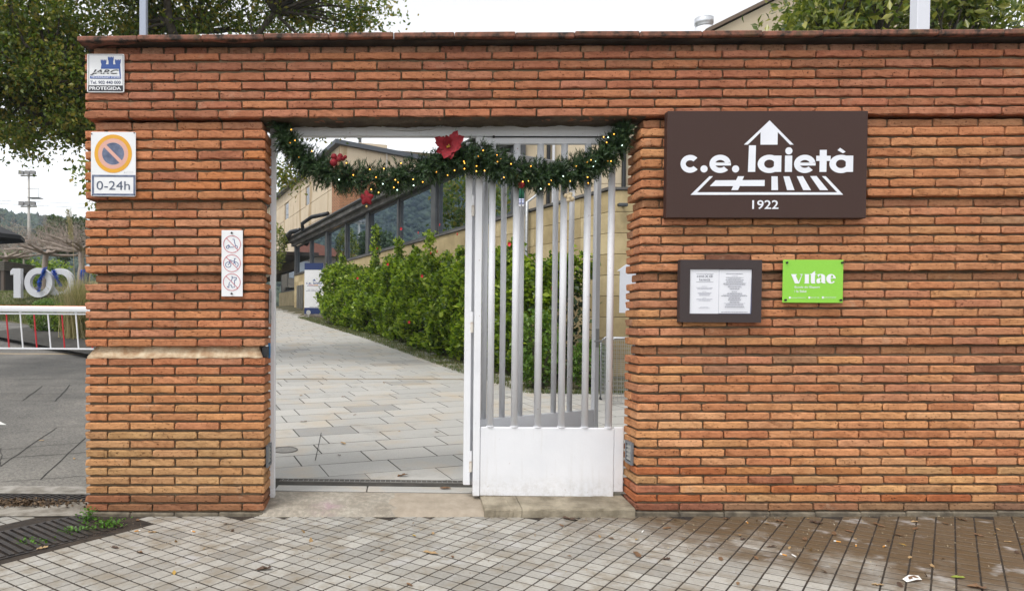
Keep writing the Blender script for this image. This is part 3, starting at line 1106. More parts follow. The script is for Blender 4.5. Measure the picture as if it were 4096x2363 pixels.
# the kerb step under the fixed panel
STEP = mat('step_concrete', (0.15, 0.125, 0.085), 0.9, c2=(0.33, 0.285, 0.21), scale=6, bump=0.8, bscale=30, bdist=0.01)
st = thing('step', 'low worn concrete step beneath the fixed white gate panel', 'step', (2.70, -0.03, zg(3)))
def step_block(x0, x1, name):
    vs, fs = [], []
    prof = [(0.0, -0.05), (0.0, 0.050), (0.006, 0.060), (0.016, 0.064), (0.36, 0.084)]
    n_ = 16
    for i in range(n_ + 1):
        x = x0 + (x1 - x0) * i / n_
        for (y, z) in prof:
            vs.append((x, y + random.uniform(-0.003, 0.003), z + random.uniform(-0.003, 0.002) + 0.012 * (x - 0.5)))
    k = len(prof)
    for i in range(n_):
        for j in range(k - 1):
            fs.append((i * k + j, (i + 1) * k + j, (i + 1) * k + j + 1, i * k + j + 1))
    fs.append(tuple(reversed(range(k)))); fs.append(tuple(range(n_ * k, n_ * k + k)))
    mb = MB(); mb.add(vs, fs)
    return mb.build(name, STEP, st, False)
step_block(0.006, 0.257, 'step_block')
step_block(0.260, 1.022, 'step_block')

# paved walk inside the gate
def slab_material():
    m, n, l, p = nmat('paving_slab')
    oi = n.new('ShaderNodeObjectInfo')
    pos = n.new('ShaderNodeNewGeometry').outputs['Position']
    a = _ramp(n, l, oi.outputs['Random'], [(0, (0.34, 0.33, 0.308)), (0.03, (0.28, 0.273, 0.26)), (0.07, (0.385, 0.375, 0.352)), (0.6, (0.42, 0.408, 0.382)), (1, (0.455, 0.438, 0.405))])
    g = _ramp(n, l, _noise(n, l, pos, 90, 4, 0.8), [(0.3, (0.82, 0.82, 0.82)), (0.65, (1.08, 1.08, 1.08))])
    a = _mix(n, l, 1.0, a, g, 'MULTIPLY')
    s1 = _ramp(n, l, _noise(n, l, pos, 1.7, 6, 0.65), [(0.48, (0, 0, 0)), (0.72, (0.65, 0.65, 0.65))])
    a = _mix(n, l, s1, a, (0.46, 0.36, 0.24))
    s2 = _ramp(n, l, _noise(n, l, pos, 2.9, 5, 0.7), [(0.56, (0, 0, 0)), (0.72, (0.6, 0.6, 0.6))])
    a = _mix(n, l, s2, a, (0.24, 0.225, 0.20))
    l.new(a, p.inputs['Base Color'])
    p.inputs['Roughness'].default_value = 0.6
    _bump(n, l, _noise(n, l, pos, 120, 4, 0.7), 0.4, 0.002, p)
    return m
SLAB = slab_material()
mb = MB()
pts = [(1.0, 0.372), (9.0, 0.372), (9.0, 4.9), (3.85, 4.9), (3.15, 6.78), (2.58, 8.73), (1.15, 13.51), (-1.74, 21.97), (-4.6, 31.5), (-9, 31.5), (-9, 14), (-2.2, 7.5), (0.1, 0.9)]
mb.add([(x, y, zp(y) - 0.0015) for x, y in pts], [tuple(range(len(pts)))])
walk = struct(mb.build('path', mat('slab_joint', (0.03, 0.027, 0.023), 0.95, c2=(0.06, 0.054, 0.045), scale=6)))
def inside(p, poly):
    x, y = p
    c = False
    for (xa, ya), (xb, yb) in zip(poly, poly[1:] + poly[:1]):
        if (ya > y) != (yb > y) and x < (xb - xa) * (y - ya) / (yb - ya) + xa:
            c = not c
    return c
SW, SH = 0.61, 0.365
p1 = Vector((-0.345, 1, 0)).normalized(); p2 = Vector((p1.y, -p1.x, 0))
ex = Vector((p2.x, p2.y, 0.06 * p2.y)); ey = Vector((p1.x, p1.y, 0.06 * p1.y)); ez = ex.cross(ey).normalized()
sm = MB().bbox(-SW / 2 + 0.0045, SW / 2 - 0.0045, -SH / 2 + 0.0055, SH / 2 - 0.0055, -0.03, 0.0, 0.0035).build('paving_slab', SLAB)
smesh = sm.data
bpy.data.objects.remove(sm)
inpath = [(0.9, 0.72), (9, 0.72), (9.0, 5.1), (4.2, 5.1), (3.5, 6.85), (2.95, 8.8), (1.5, 13.6), (-1.4, 22.1), (-4.6, 31.5), (-9, 31.5), (-9, 14), (-2.2, 7.5), (0.1, 0.8)]
cnt = 0
far_v, far_f = [], []
for i in range(0, 96):
    for j in range(-28, 28):
        c = Vector((2.3, 0.72, 0)) + p1 * (SH * (i - 6) + 0.11) + p2 * (SW * (j + 0.5 * (i % 2) + 0.18 * math.sin(i * 1.7)))
        cor = [c + p2 * (a * (SW / 2 - 0.003)) + p1 * (b * (SH / 2 - 0.003)) for a, b in ((-1, -1), (1, -1), (1, 1), (-1, 1))]
        if max(q.y for q in cor) < 0.73: continue
        if min(q.y for q in cor) < 0.708:          # slabs cut along the drain
            if 0.9 < c.x < 6.2:
                out = []
                for qa, qb in zip(cor, cor[1:] + cor[:1]):
                    if qa.y >= 0.708: out.append((qa.x, qa.y))
                    if (qa.y >= 0.708) != (qb.y >= 0.708):
                        t = (0.708 - qa.y) / (qb.y - qa.y)
                        out.append((qa.x + (qb.x - qa.x) * t, 0.708))
                n_ = len(out)
                mb = MB()
                mb.add([(x, y, zp(y)) for x, y in out] + [(x, y, zp(y) - 0.03) for x, y in out], [tuple(range(n_))] + [(i2, i2 + n_, (i2 + 1) % n_ + n_, (i2 + 1) % n_) for i2 in range(n_)])
                mb.build('paving_slab', SLAB, walk)
            continue
        if not inside((c.x, c.y), inpath): continue
        # the stretch the opening lets us see
        ang = (c.x - 2.13) / (c.y + 4.94)
        if ang < -0.28 or ang > 0.37: continue
        if c.y < 17 and cnt < 298:
            o = link('paving_slab', smesh, SLAB, walk)
            z = zp(c.y) + random.uniform(-0.0005, 0.0008)
            o.matrix_local = Matrix(((ex.x, ey.x, ez.x, c.x), (ex.y, ey.y, ez.y, c.y), (ex.z, ey.z, ez.z, z), (0, 0, 0, 1)))
            cnt += 1
        else:
            k = len(far_v)
            for a, b in ((-1, -1), (1, -1), (1, 1), (-1, 1)):
                q = c + p2 * (a * (SW / 2 - 0.007)) + p1 * (b * (SH / 2 - 0.013))
                far_v.append((q.x, q.y, zp(q.y)))
            far_f.append((k, k + 1, k + 2, k + 3))
print('slabs', cnt, len(far_f))
me = bpy.data.meshes.new('paving_slabs'); me.from_pydata(far_v, [], far_f)
stuff(link('paving_slabs', me, SLAB, walk))
# cut slabs along the drain: one course parallel with the wall, then pieces filling the wedge
x = 1.20
for w in (0.685, 0.93, 0.62, 0.9, 0.9, 0.9):
    MB().bbox(x + 0.004, x + w - 0.004, 0.376, 0.622, zp(0.5) - 0.04, zp(0.5), 0.0035).build('paving_slab', SLAB, walk)
    x += w
# saw cut and service cover in the walk
strip([(1.40, 1.25), (1.33, 2.35)], 0.006, 'saw_cut', CRK, walk, 0.004, zp)
strip([(-0.6, 6.05), (3.25, 6.25)], 0.05, 'expansion_joint', mat('ochre_filler', (0.29, 0.23, 0.15), 0.9), walk, 0.004, zp)
mc = thing('manhole_cover', 'small round service cover set in the walk behind the left gate post', 'manhole cover', (1.08, 1.62, zp(1.62) + 0.001))
mc.rotation_euler = (0.06, 0, 0)
MB().cyl((0, 0, -0.01), (0, 0, 0.0015), 0.105, 32).build('cover', mat('cover_metal', (0.20, 0.19, 0.175), 0.6, 0.3, c2=(0.30, 0.285, 0.26), scale=40), mc)
mb = MB()
mb.tube([(0.112 * math.cos(w * PI / 16), 0.112 * math.sin(w * PI / 16), 0.001) for w in range(33)], 0.006, 6, False)
mb.build('rim', mat('rim_grey', (0.12, 0.11, 0.10), 0.7), mc)
# slot drain just inside the gate
sd = thing('slot_drain', 'thin black slot drain running across the gateway floor', 'drain', (1.195, 0.665, zp(0.66)))
mb = MB(); quad(mb, [(0, -0.030, -0.0045), (2.6, -0.030, -0.0045), (2.6, 0.030, -0.0045), (0, 0.030, -0.0045)]); mb.build('pit', MATS['drain_pit'], sd)
GALV = mat('galvanised', (0.40, 0.41, 0.42), 0.45, 0.7, c2=(0.30, 0.31, 0.32), scale=30)
mb = MB(); mb.box(0, 2.6, -0.038, -0.031, -0.02, 0.002).box(0, 2.6, 0.031, 0.038, -0.02, 0.002).box(0, 2.6, -0.002, 0.002, -0.004, 0.001); mb.build('frame', MATS['cover_metal'], sd)
for k in range(64):
    MB().box(0.02 + k * 0.04, 0.024 + k * 0.04, -0.0305, 0.0305, -0.0042, 0.0005).build('bar', GALV, sd)

# ---- earth and grass between walk and building
verge = [(-4.6, 31.5), (-1.74, 21.97), (1.15, 13.51), (2.58, 8.73), (3.15, 6.78), (3.85, 4.9), (9.0, 4.9), (9, 7.2), (5.45, 7.2), (-3.0, 33)]
mb = MB(); mb.add([(x, y, zp(y) - 0.010) for x, y in verge], [tuple(range(len(verge)))])
SOIL = mat('soil', (0.055, 0.045, 0.022), 0.95, c2=(0.11, 0.10, 0.045), scale=2.5, bump=0.8, bscale=40, bdist=0.02)
struct(mb.build('verge', SOIL))
GRASS = leafmat('grass_blade', [(0.045, 0.080, 0.015), (0.075, 0.115, 0.022), (0.10, 0.135, 0.03), (0.14, 0.135, 0.045), (0.18, 0.145, 0.065)], 0.25, 0.6)
roots = []
el = [(-1.74, 21.97), (1.15, 13.51), (2.58, 8.73), (3.15, 6.78), (3.85, 4.95), (5.0, 4.9), (7, 4.95)]
for (xa, ya), (xb, yb) in zip(el, el[1:]):
    L = math.hypot(xb - xa, yb - ya)
    for k in range(int(L * 900)):
        t = random.random()
        s = abs(random.gauss(0.0, 0.42)) + random.uniform(-0.03, 0.03)
        roots.append((xa + (xb - xa) * t + s * 0.94, ya + (yb - ya) * t + s * 0.33, zp(ya + (yb - ya) * t + s * 0.33) - 0.012))
o = link('grass', blades_mesh('grass', roots, 0.055, 0.010, 1.0, 0.6), GRASS)
tag(o, None, None, None, 'stuff')

# ================================================================ signs on the masonry
BLACKM = mat('black_fixing', (0.015, 0.016, 0.018), 0.35, 0.3)
def board(t, w, h, m, th=0.006, r=0.008):
    """board with rounded corners, its front at y = 0, top-left at the origin"""
    pts = []
    for cx, cz, a0 in ((w - r, -r, 0), (r, -r, 90), (r, -h + r, 180), (w - r, -h + r, 270)):
        for k in range(5):
            a = math.radians(a0 + 90 * k / 4)
            pts.append((cx + r * math.cos(a), cz + r * math.sin(a)))
    return MB().prism(list(reversed(pts)), 0, th).build('board', m, t)
def screws(t, pts, r=0.005, m=None):
    for (x, z) in pts:
        MB().cyl((x, -0.004, z), (x, 0.001, z), r, 10).build('screw', m or BLACKM, t)

WHITE_SIGN = mat('enamel_white', (0.76, 0.77, 0.78), 0.35, c2=(0.70, 0.71, 0.73), scale=5)
BLUE = mat('sign_blue', (0.012, 0.065, 0.29), 0.4)
DBLUE = mat('sign_dark_blue', (0.020, 0.035, 0.105), 0.45)
INKB = mat('ink_black', (0.022, 0.022, 0.030), 0.5)
PRW = mat('print_white', (0.78, 0.79, 0.82), 0.45)

# security company plate
W_, H_ = 0.254, 0.258
s1 = thing('security_sign', 'square white security sign with a blue castle at the top of the pier', 'sign', (-0.018, -0.014, 3.123), 0)
board(s1, W_, H_, WHITE_SIGN)
s1.rotation_euler = (0, 0.004, 0)
fn = lambda x, y: ((x - 32) / 356 * W_, -(y - 52) / 363 * H_)
f = Flat(fn, -0.0012); f.frame(47, 60, 379, 407, 4); f.rect(43, 350, 379, 406); f.build('border', INKB, s1)
f = Flat(fn, -0.0012)
f.poly([(164, 193), (170, 150), (163, 130), (163, 114), (218, 114), (218, 130), (212, 150), (238, 150), (238, 122), (232, 102), (232, 86), (288, 86), (288, 102), (283, 122), (283, 150), (305, 150), (300, 130), (300, 112), (355, 112), (355, 130), (349, 150), (352, 193)])
for x0 in (163, 232, 300):
    y0 = {163: 114, 232: 86, 300: 112}[x0]
    for k in range(4):
        f.rect(x0 + k * 15.4, y0 - 8, x0 + k * 15.4 + 9, y0 + 1)
f.poly([(338, 193), (352, 193), (358, 286), (62, 286), (62, 262), (347, 262)])
f.build('castle', BLUE, s1)
tb = lambda x0, y0, x1, y1: (fn(x0, 0)[0], fn(x1, 0)[0], fn(0, y1)[1], fn(0, y0)[1])
text_poly('JARC', *tb(62, 200, 338, 254), -0.0022, INKB, s1, 0.02, 0.35)
f = Flat(fn, -0.0026); f.rect(70, 226, 330, 231); f.build('letter_stripe', WHITE_SIGN, s1)
text_poly('TECHNOLOGY SYSTEM', *tb(72, 266, 350, 280), -0.0022, PRW, s1, 0.02)
text_poly('Tel. 902 440 000', *tb(63, 306, 355, 337), -0.0014, DBLUE, s1, 0.012)
text_poly('PROTEGIDA', *tb(55, 362, 358, 393), -0.0022, PRW, s1, 0.02)
screws(s1, [fn(40, 58), fn(382, 64), fn(40, 408), fn(380, 408)], 0.003, mat('steel_screw', (0.5, 0.5, 0.5), 0.3, 0.9))

# no-parking plate
W_, H_ = 0.307, 0.436
s2 = thing('no_parking_sign', 'tall white no parking sign reading 0-24h below the security sign', 'sign', (0.008, -0.016, 2.597))
s2.rotation_euler = (0, 0.003, 0)
board(s2, W_, H_, WHITE_SIGN, r=0.01)
fn = lambda x, y: ((x - 70) / 428 * W_, -(y - 803) / 617 * H_)
FADE = mat('faded_blue', (0.055, 0.075, 0.145), 0.5, c2=(0.15, 0.18, 0.27), scale=16)
YEL = mat('faded_yellow', (0.72, 0.36, 0.012), 0.45, c2=(0.66, 0.31, 0.010), scale=8)
PINK = mat('faded_pink', (0.66, 0.36, 0.29), 0.5)
f = Flat(fn, -0.0012); f.ring(283, 1012, 144, 146, 180, 184); f.build('yellow_ring', YEL, s2)
f = Flat(fn, -0.0012); f.ring(283, 1012, 106, 108, 143.5, 145.5); f.build('pink_ring', PINK, s2)
f = Flat(fn, -0.0012); f.disc(283, 1012, 105.5); f.build('blue_disc', FADE, s2)
f = Flat(fn, -0.0022); f.stroke([(206, 938), (358, 1090)], 32); f.build('diagonal_bar', PINK, s2)
f = Flat(fn, -0.0012); f.frame(80, 1215, 496, 1413, 19); f.build('blue_border', FADE, s2)
f = Flat(fn, -0.0012); f.frame(410, 1182, 472, 1198, 2.0); f.rect(388, 1186, 400, 1196); f.build('small_print', mat('pale_print', (0.5, 0.5, 0.5), 0.6), s2)
TXG = mat('sign_grey_blue', (0.065, 0.085, 0.135), 0.5)
text_poly('0-24h', *tb(124, 1274, 444, 1358), -0.0016, TXG, s2, 0.0)
screws(s2, [fn(78, 824), fn(484, 812), fn(84, 1410), fn(489, 1404)], 0.0042)

# three prohibitions
W_, H_ = 0.144, 0.449
s3 = thing('prohibition_sign', 'narrow white sign banning scooters, bicycles and dogs on the pier', 'sign', (0.904, -0.018, 1.934))
board(s3, W_, H_, WHITE_SIGN, 0.008, 0.002)
fn = lambda x, y: ((x - 97) / 403 * W_, -(y - 107) / 1281 * H_)
REDP = mat('print_red', (0.50, 0.022, 0.055), 0.45)
NAVY = mat('print_navy', (0.010, 0.045, 0.20), 0.45)
for k, (cx, cy) in enumerate(((298, 378), (296, 745), (294, 1112))):
    f = Flat(fn, -0.0022); f.ring(cx, cy, 157, 158, 167, 168); f.stroke([(cx - 110, cy - 116), (cx + 113, cy + 112)], 10); f.build('red_circle', REDP, s3)
f = Flat(fn, -0.0012)
f.stroke([(307, 284), (338, 284), (345, 340), (368, 410)], 11).ring(378, 432, 20, 20, 30, 30, -120, 180).ring(213, 435, 20, 20, 31, 31).stroke([(217, 388), (245, 402), (258, 438), (327, 435)], 11)
f.build('scooter_symbol', NAVY, s3)
f = Flat(fn, -0.0012)
f.ring(225, 775, 46, 46, 57, 57).ring(368, 770, 42, 42, 53, 53, -70, 160).stroke([(220, 780), (247, 745), (250, 708), (345, 706)], 11).stroke([(248, 684), (285, 684)], 11).stroke([(375, 656), (343, 656), (343, 715), (352, 745), (375, 776)], 11)
f.build('bicycle_symbol', NAVY, s3)
f = Flat(fn, -0.0012)
f.stroke([(297, 995), (303, 1022), (382, 1022), (380, 1050), (370, 1068), (345, 1073), (343, 1150)], 11).stroke([(343, 1185), (343, 1216)], 11).stroke([(297, 995), (300, 1030), (293, 1070), (275, 1098)], 11)
f.stroke([(255, 1112), (240, 1140), (236, 1216), (215, 1212), (207, 1190)], 11).stroke([(258, 1165), (285, 1172), (297, 1211), (326, 1213)], 11)
f.build('dog_symbol', NAVY, s3)
for z in (-0.019, -0.430):
    MB().cyl((0.070, -0.009, z), (0.070, 0.0, z), 0.0065, 12).build('stud', BLACKM, s3)

# the large brown club sign
W_, H_ = 1.312, 0.705
s4 = thing('club_sign', 'large brown box sign reading c.e. laietà 1922 with a white emblem', 'sign', (3.886, -0.062, 2.729))
s4.rotation_euler = (0, -0.002, 0)
BROWN = mat('brown_aluminium', (0.050, 0.027, 0.022), 0.55, c2=(0.058, 0.032, 0.027), scale=120, spec=0.22, bump=0.15, bscale=400, bdist=0.001)
MB().bbox(0, W_, 0, 0.06, -H_, 0, 0.003).build('box', BROWN, s4)
fn = lambda x, y: ((x - 104) / 1228 * W_, -(y - 68) / 658 * H_)
CUTW = mat('opal_letter', (0.72, 0.74, 0.80), 0.5, c2=(0.78, 0.80, 0.86), scale=6)
YF = -0.0018
f = Flat(fn, YF); f.poly([(730, 127), (880, 276), (857, 276), (781, 199), (781, 276), (676, 276), (676, 200), (599, 276), (575, 276)]); f.build('arrow_emblem', CUTW, s4)
f = Flat(fn, YF); f.ring(246, 394, 27, 22, 59, 55, 42, 322); f.build('letter', CUTW, s4)                                  # c
f = Flat(fn, YF); f.disc(332, 425, 22); f.build('letter', CUTW, s4)
def letter_e(cx, w=66):
    f = Flat(fn, YF)
    f.ring(cx, 394, 31, 24, w, 56, 12, 318, dx=0)
    f.poly([(cx - 40, 386), (cx + w, 386), (cx + w, 404), (cx - 40, 404)])
    f.build('letter', CUTW, s4)
letter_e(431)
f = Flat(fn, YF); f.disc(526, 425, 22); f.build('letter', CUTW, s4)
f = Flat(fn, YF); f.poly([(606, 280), (649, 280), (647, 443), (602, 443)]); f.build('letter', CUTW, s4)                        # l
def letter_a(cx, x1):
    f = Flat(fn, YF)
    f.ring(cx, 394, 32, 26, 72, 56, 20, 340)
    f.build('letter', CUTW, s4)
    f = Flat(fn, YF - 0.0004); f.rect(x1 - 45, 343, x1, 443); f.build('letter', CUTW, s4)
letter_a(733, 806)
f = Flat(fn, YF); f.rect(828, 343, 872, 443); f.disc(851, 314, 22); f.build('letter', CUTW, s4)                               # i
letter_e(950)
f = Flat(fn, YF); f.rect(1040, 308, 1083, 443); f.build('letter', CUTW, s4)
f = Flat(fn, YF - 0.0004); f.rect(1019, 344, 1107, 376); f.build('letter', CUTW, s4)
letter_a(1172, 1245)
f = Flat(fn, YF); f.poly([(1148, 310), (1164, 295), (1198, 319), (1182, 329)]); f.build('accent', CUTW, s4)
f = Flat(fn, YF)
f.poly([(366, 470), (388, 470), (292, 569), (251, 585)]).poly([(251, 585), (292, 569), (1150, 568), (1188, 583)]).poly([(1188, 583), (1150, 568), (1056, 469), (1079, 469)])
f.build('court_outline', CUTW, s4)
f = Flat(fn, YF); f.poly([(404, 495), (706, 493), (706, 530), (369, 531)]); f.build('court_line', CUTW, s4)
f = Flat(fn, YF - 0.0004); f.poly([(541, 470), (579, 470), (543, 555), (501, 556)]); f.build('court_line', CUTW, s4)
for q in ([(747, 470), (785, 470), (789, 555), (748, 555)], [(820, 470), (857, 470), (890, 555), (844, 555)], [(902, 470), (940, 469), (991, 555), (943, 555)], [(984, 469), (1023, 468), (1096, 555), (1045, 555)]):
    f = Flat(fn, YF); f.poly(q); f.build('court_stripe', CUTW, s4)
text_poly('1922', *tb(632, 617, 793, 672), YF, CUTW, s4, 0.012)

# glazed menu case
W_, H_ = 0.539, 0.417
s5 = thing('menu_case', 'dark brown framed notice case with two white menu pages', 'notice case', (3.990, -0.052, 1.748))
s5.rotation_euler = (0, -0.002, 0)
DBRN = mat('dark_frame', (0.046, 0.034, 0.034), 0.55, c2=(0.054, 0.042, 0.042), scale=150, spec=0.22)
fn = lambda x, y: ((x - 92) / 1708 * W_, -(y - 60) / 1285 * H_)
x0, z1 = fn(300, 256); x1, z0 = fn(1604, 1168)
mb = MB()
mb.box(0, W_, 0, 0.05, z1, 0).box(0, W_, 0, 0.05, -H_, z0).box(0, x0, 0, 0.05, z0, z1).box(x1, W_, 0, 0.05, z0, z1)
mb.build('frame', DBRN, s5)
PAPER = mat('paper', (0.74, 0.75, 0.80), 0.7)
f = Flat(fn, 0.010); f.poly([(300, 256), (1604, 256), (1604, 1168), (300, 1168)]); f.build('backing', mat('case_back', (0.10, 0.11, 0.22), 0.6), s5)
f = Flat(fn, 0.0085); f.rect(302, 258, 914, 1166); f.build('page', PAPER, s5)
f = Flat(fn, 0.0085); f.poly([(918, 262), (1597, 262), (1578, 1158), (918, 1158)]); f.build('page', PAPER, s5)
INKN = mat('ink_navy', (0.035, 0.040, 0.085), 0.6)
INKG = mat('ink_grey', (0.30, 0.31, 0.38), 0.6)
f = Flat(fn, 0.0075); f.rect(437, 349, 798, 355).rect(437, 515, 798, 521).stroke([(628, 374), (682, 424)], 9).stroke([(682, 374), (628, 424)], 9).ring(744, 398, 14, 20, 20, 26).ring(766, 398, 14, 20, 20, 26).rect(708, 374, 715, 424)
f.build('menu_logo', INKN, s5)
text_poly('cent', *tb(450, 374, 608, 424), 0.0075, INKN, s5, 0.0)
text_poly('laietà', *tb(503, 444, 732, 493), 0.0075, INKN, s5, 0.0)
rr = random.Random(3)
f = Flat(fn, 0.0075); g = Flat(fn, 0.0075)
def line_of_type(fl, cx, y, w, h):
    x = cx - w / 2
    while x < cx + w / 2 - 6:
        ww = min(rr.uniform(18, 60), cx + w / 2 - x)
        fl.rect(x, y - h / 2, x + ww, y + h / 2)
        x += ww + 8
for y, w in ((634, 340), (660, 305), (740, 285), (765, 240), (790, 220), (870, 335), (897, 245)): line_of_type(g, 614, y, w, 10)
for y, w in ((607, 110), (714, 90), (843, 70), (1033, 170), (1054, 235)): line_of_type(g, 610, y, w, 6)
for k, (y, w) in enumerate(((347, 355), (391, 125), (424, 365), (447, 260), (470, 375), (492, 350), (515, 345), (537, 475), (558, 470), (580, 435), (605, 275), (628, 290), (650, 210), (672, 195), (711, 115), (734, 305), (757, 310),
                            (777, 490), (800, 550), (823, 255), (846, 245), (866, 270), (887, 270), (910, 205), (932, 205), (953, 455), (975, 365), (997, 370), (1020, 400), (1041, 415), (1134, 550))):
    line_of_type(f if k % 2 == 0 else g, 1240, y, w, 9 if k % 2 == 0 else 7)
stuff(f.build('type_lines', INKN, s5)); stuff(g.build('faint_type_lines', INKG, s5))
GLASS = bpy.data.materials.new('case_glass'); GLASS.use_nodes = True
n, l = GLASS.node_tree.nodes, GLASS.node_tree.links; n.remove(n['Principled BSDF'])
tr = n.new('ShaderNodeBsdfTransparent'); gl = n.new('ShaderNodeBsdfGlossy'); gl.inputs['Roughness'].default_value = 0.02; mx = n.new('ShaderNodeMixShader'); mx.inputs[0].default_value = 0.05
l.new(tr.outputs[0], mx.inputs[1]); l.new(gl.outputs[0], mx.inputs[2]); l.new(mx.outputs[0], n['Material Output'].inputs['Surface'])
f = Flat(fn, 0.004); f.rect(300, 256, 1604, 1168); f.build('pane', GLASS, s5)

# green plaque
W_, H_ = 0.398, 0.287
s6 = thing('green_plaque', 'bright green plaque with white vitae lettering beside the menu case', 'plaque', (4.678, -0.032, 1.753))
s6.rotation_euler = (0, -0.002, 0)
GREEN = mat('plaque_green', (0.235, 0.56, 0.040), 0.35, c2=(0.26, 0.60, 0.050), scale=100)
MB().bbox(0, W_, 0, 0.006, -H_, 0, 0.0015).build('board', GREEN, s6)
fn = lambda x, y: ((x - 222) / 1758 * W_, -(y - 64) / 1254 * H_)
f = Flat(fn, -0.0012)
f.poly([(455, 486), (628, 486), (600, 530), (604, 550), (678, 715), (690, 757), (575, 757)])
f.poly([(690, 757), (678, 700), (762, 520), (705, 486), (805, 486), (778, 510), (703, 740)])
f.build('letter', PRW, s6)
f = Flat(fn, -0.0012); f.poly([(838, 485), (978, 485), (978, 738), (1000, 755), (830, 755), (858, 740), (858, 500)]); f.build('letter', PRW, s6)
f = Flat(fn, -0.0012); f.poly([(1000, 497), (1000, 484), (1050, 468), (1155, 388), (1155, 480), (1198, 482), (1198, 497), (1155, 498), (1155, 732), (1176, 755), (1062, 755), (1035, 725), (1035, 494)]); f.build('letter', PRW, s6)
f = Flat(fn, -0.0012)
f.poly([(1218, 500), (1270, 482), (1305, 478), (1318, 498), (1290, 508), (1256, 578)]).poly([(1305, 478), (1380, 482), (1440, 520), (1452, 570), (1452, 735), (1480, 752), (1400, 752), (1338, 722), (1336, 540), (1318, 498)])
f.poly([(1333, 598), (1300, 640), (1295, 690), (1333, 720), (1260, 757), (1208, 735), (1192, 680), (1210, 625), (1260, 602)])
f.build('letter', PRW, s6)
f = Flat(fn, -0.0012); f.ring(1622, 617, 38, 108, 138, 139, 6, 325, dx=28); f.rect(1590, 590, 1762, 606); f.build('letter', PRW, s6)
text_poly("Escola de l'Esport", *tb(568, 828, 1298, 908), -0.0012, PRW, s6, 0.012)
text_poly('i la Salut', *tb(568, 944, 916, 1018), -0.0012, PRW, s6, 0.012)
f = Flat(fn, -0.0012); f.disc(432, 1170, 32).disc(1000, 1165, 32).rect(1368, 1132, 1422, 1192); f.build('icons', PRW, s6)
text_poly('www.escolavitae.com', *tb(475, 1150, 895, 1184), -0.0012, PRW, s6, 0.0)
text_poly('687 837 036', *tb(1040, 1147, 1285, 1182), -0.0012, PRW, s6, 0.0)
text_poly('Generalitat de Catalunya', *tb(1435, 1132, 1785, 1158), -0.0012, PRW, s6, 0.0)
text_poly("Departament d'Educació", *tb(1435, 1166, 1775, 1190), -0.0012, PRW, s6, 0.0)
for q in ((325, 150), (1932, 147), (300, 1240), (1910, 1235)):
    x, z = fn(*q)
    MB().cyl((x, -0.010, z), (x, 0.026, z), 0.0068, 14).build('stud', BLACKM, s6)

# ================================================================ white steel gate
def white_metal():
    m, n, l, p = nmat('white_paint')
    tc = _coords(n, l)
    a = _ramp(n, l, _noise(n, l, tc, 3.0, 5), [(0.3, (0.68, 0.69, 0.72)), (0.7, (0.75, 0.755, 0.78))])
    # chipped paint and rust specks
    s = _ramp(n, l, _noise(n, l, tc, 55, 3, 0.6), [(0.70, (0, 0, 0)), (0.75, (1, 1, 1))])
    a = _mix(n, l, s, a, (0.22, 0.10, 0.035))
    # faint run-off streaks
    mp = n.new('ShaderNodeMapping'); mp.inputs['Scale'].default_value = (28, 28, 1.6); l.new(tc, mp.inputs['Vector'])
    sk = _ramp(n, l, _noise(n, l, mp.outputs[0], 1.0, 5, 0.7), [(0.54, (0, 0, 0)), (0.76, (0.22, 0.22, 0.22))])
    a = _mix(n, l, sk, a, (0.44, 0.40, 0.33))
    # grime creeping up from the ground
    sep = n.new('ShaderNodeSeparateXYZ'); l.new(tc, sep.inputs[0])
    g = _ramp(n, l, sep.outputs['Z'], [(0.05, (0.30, 0.30, 0.30)), (0.16, (0, 0, 0))])
    nz = _ramp(n, l, _noise(n, l, tc, 25, 6, 0.75), [(0.42, (0, 0, 0)), (0.65, (1, 1, 1))])
    a = _mix(n, l, _mix(n, l, 1.0, g, nz, 'MULTIPLY'), a, (0.30, 0.26, 0.19))
    l.new(a, p.inputs['Base Color'])
    p.inputs['Roughness'].default_value = 0.42
    _bump(n, l, _noise(n, l, tc, 22, 4), 0.12, 0.01, p)
    return m
WM = white_metal()
RUST = mat('rusty_hinge', (0.60, 0.56, 0.50), 0.6, c2=(0.26, 0.13, 0.05), scale=35, lo=0.5, hi=0.7)
fr = thing('steel_portal', 'white steel frame lining the gateway with posts and a head beam', 'gate portal', (1.2, 0.27, 0.05))
O = (1.2, 0.27, 0.0)
def wbox(x0, x1, y0, y1, z0, z1, name, parent, b=0.003, org=None):
    mb = MB(org or parent.location); mb.bbox(x0, x1, y0, y1, z0, z1, b)
    return mb.build(name, WM, parent)
wbox(1.186, 1.224, 0.245, 0.295, 0.045, 2.634, 'post', fr)
wbox(2.652, 2.700, 0.240, 0.290, 0.076, 2.634, 'post', fr)
wbox(1.186, 3.722, 0.240, 0.300, 2.636, 2.735, 'head_beam', fr)
wbox(1.186, 3.722, 0.2405, 0.2995, 2.60, 2.634, 'lower_rail', fr) if False else None
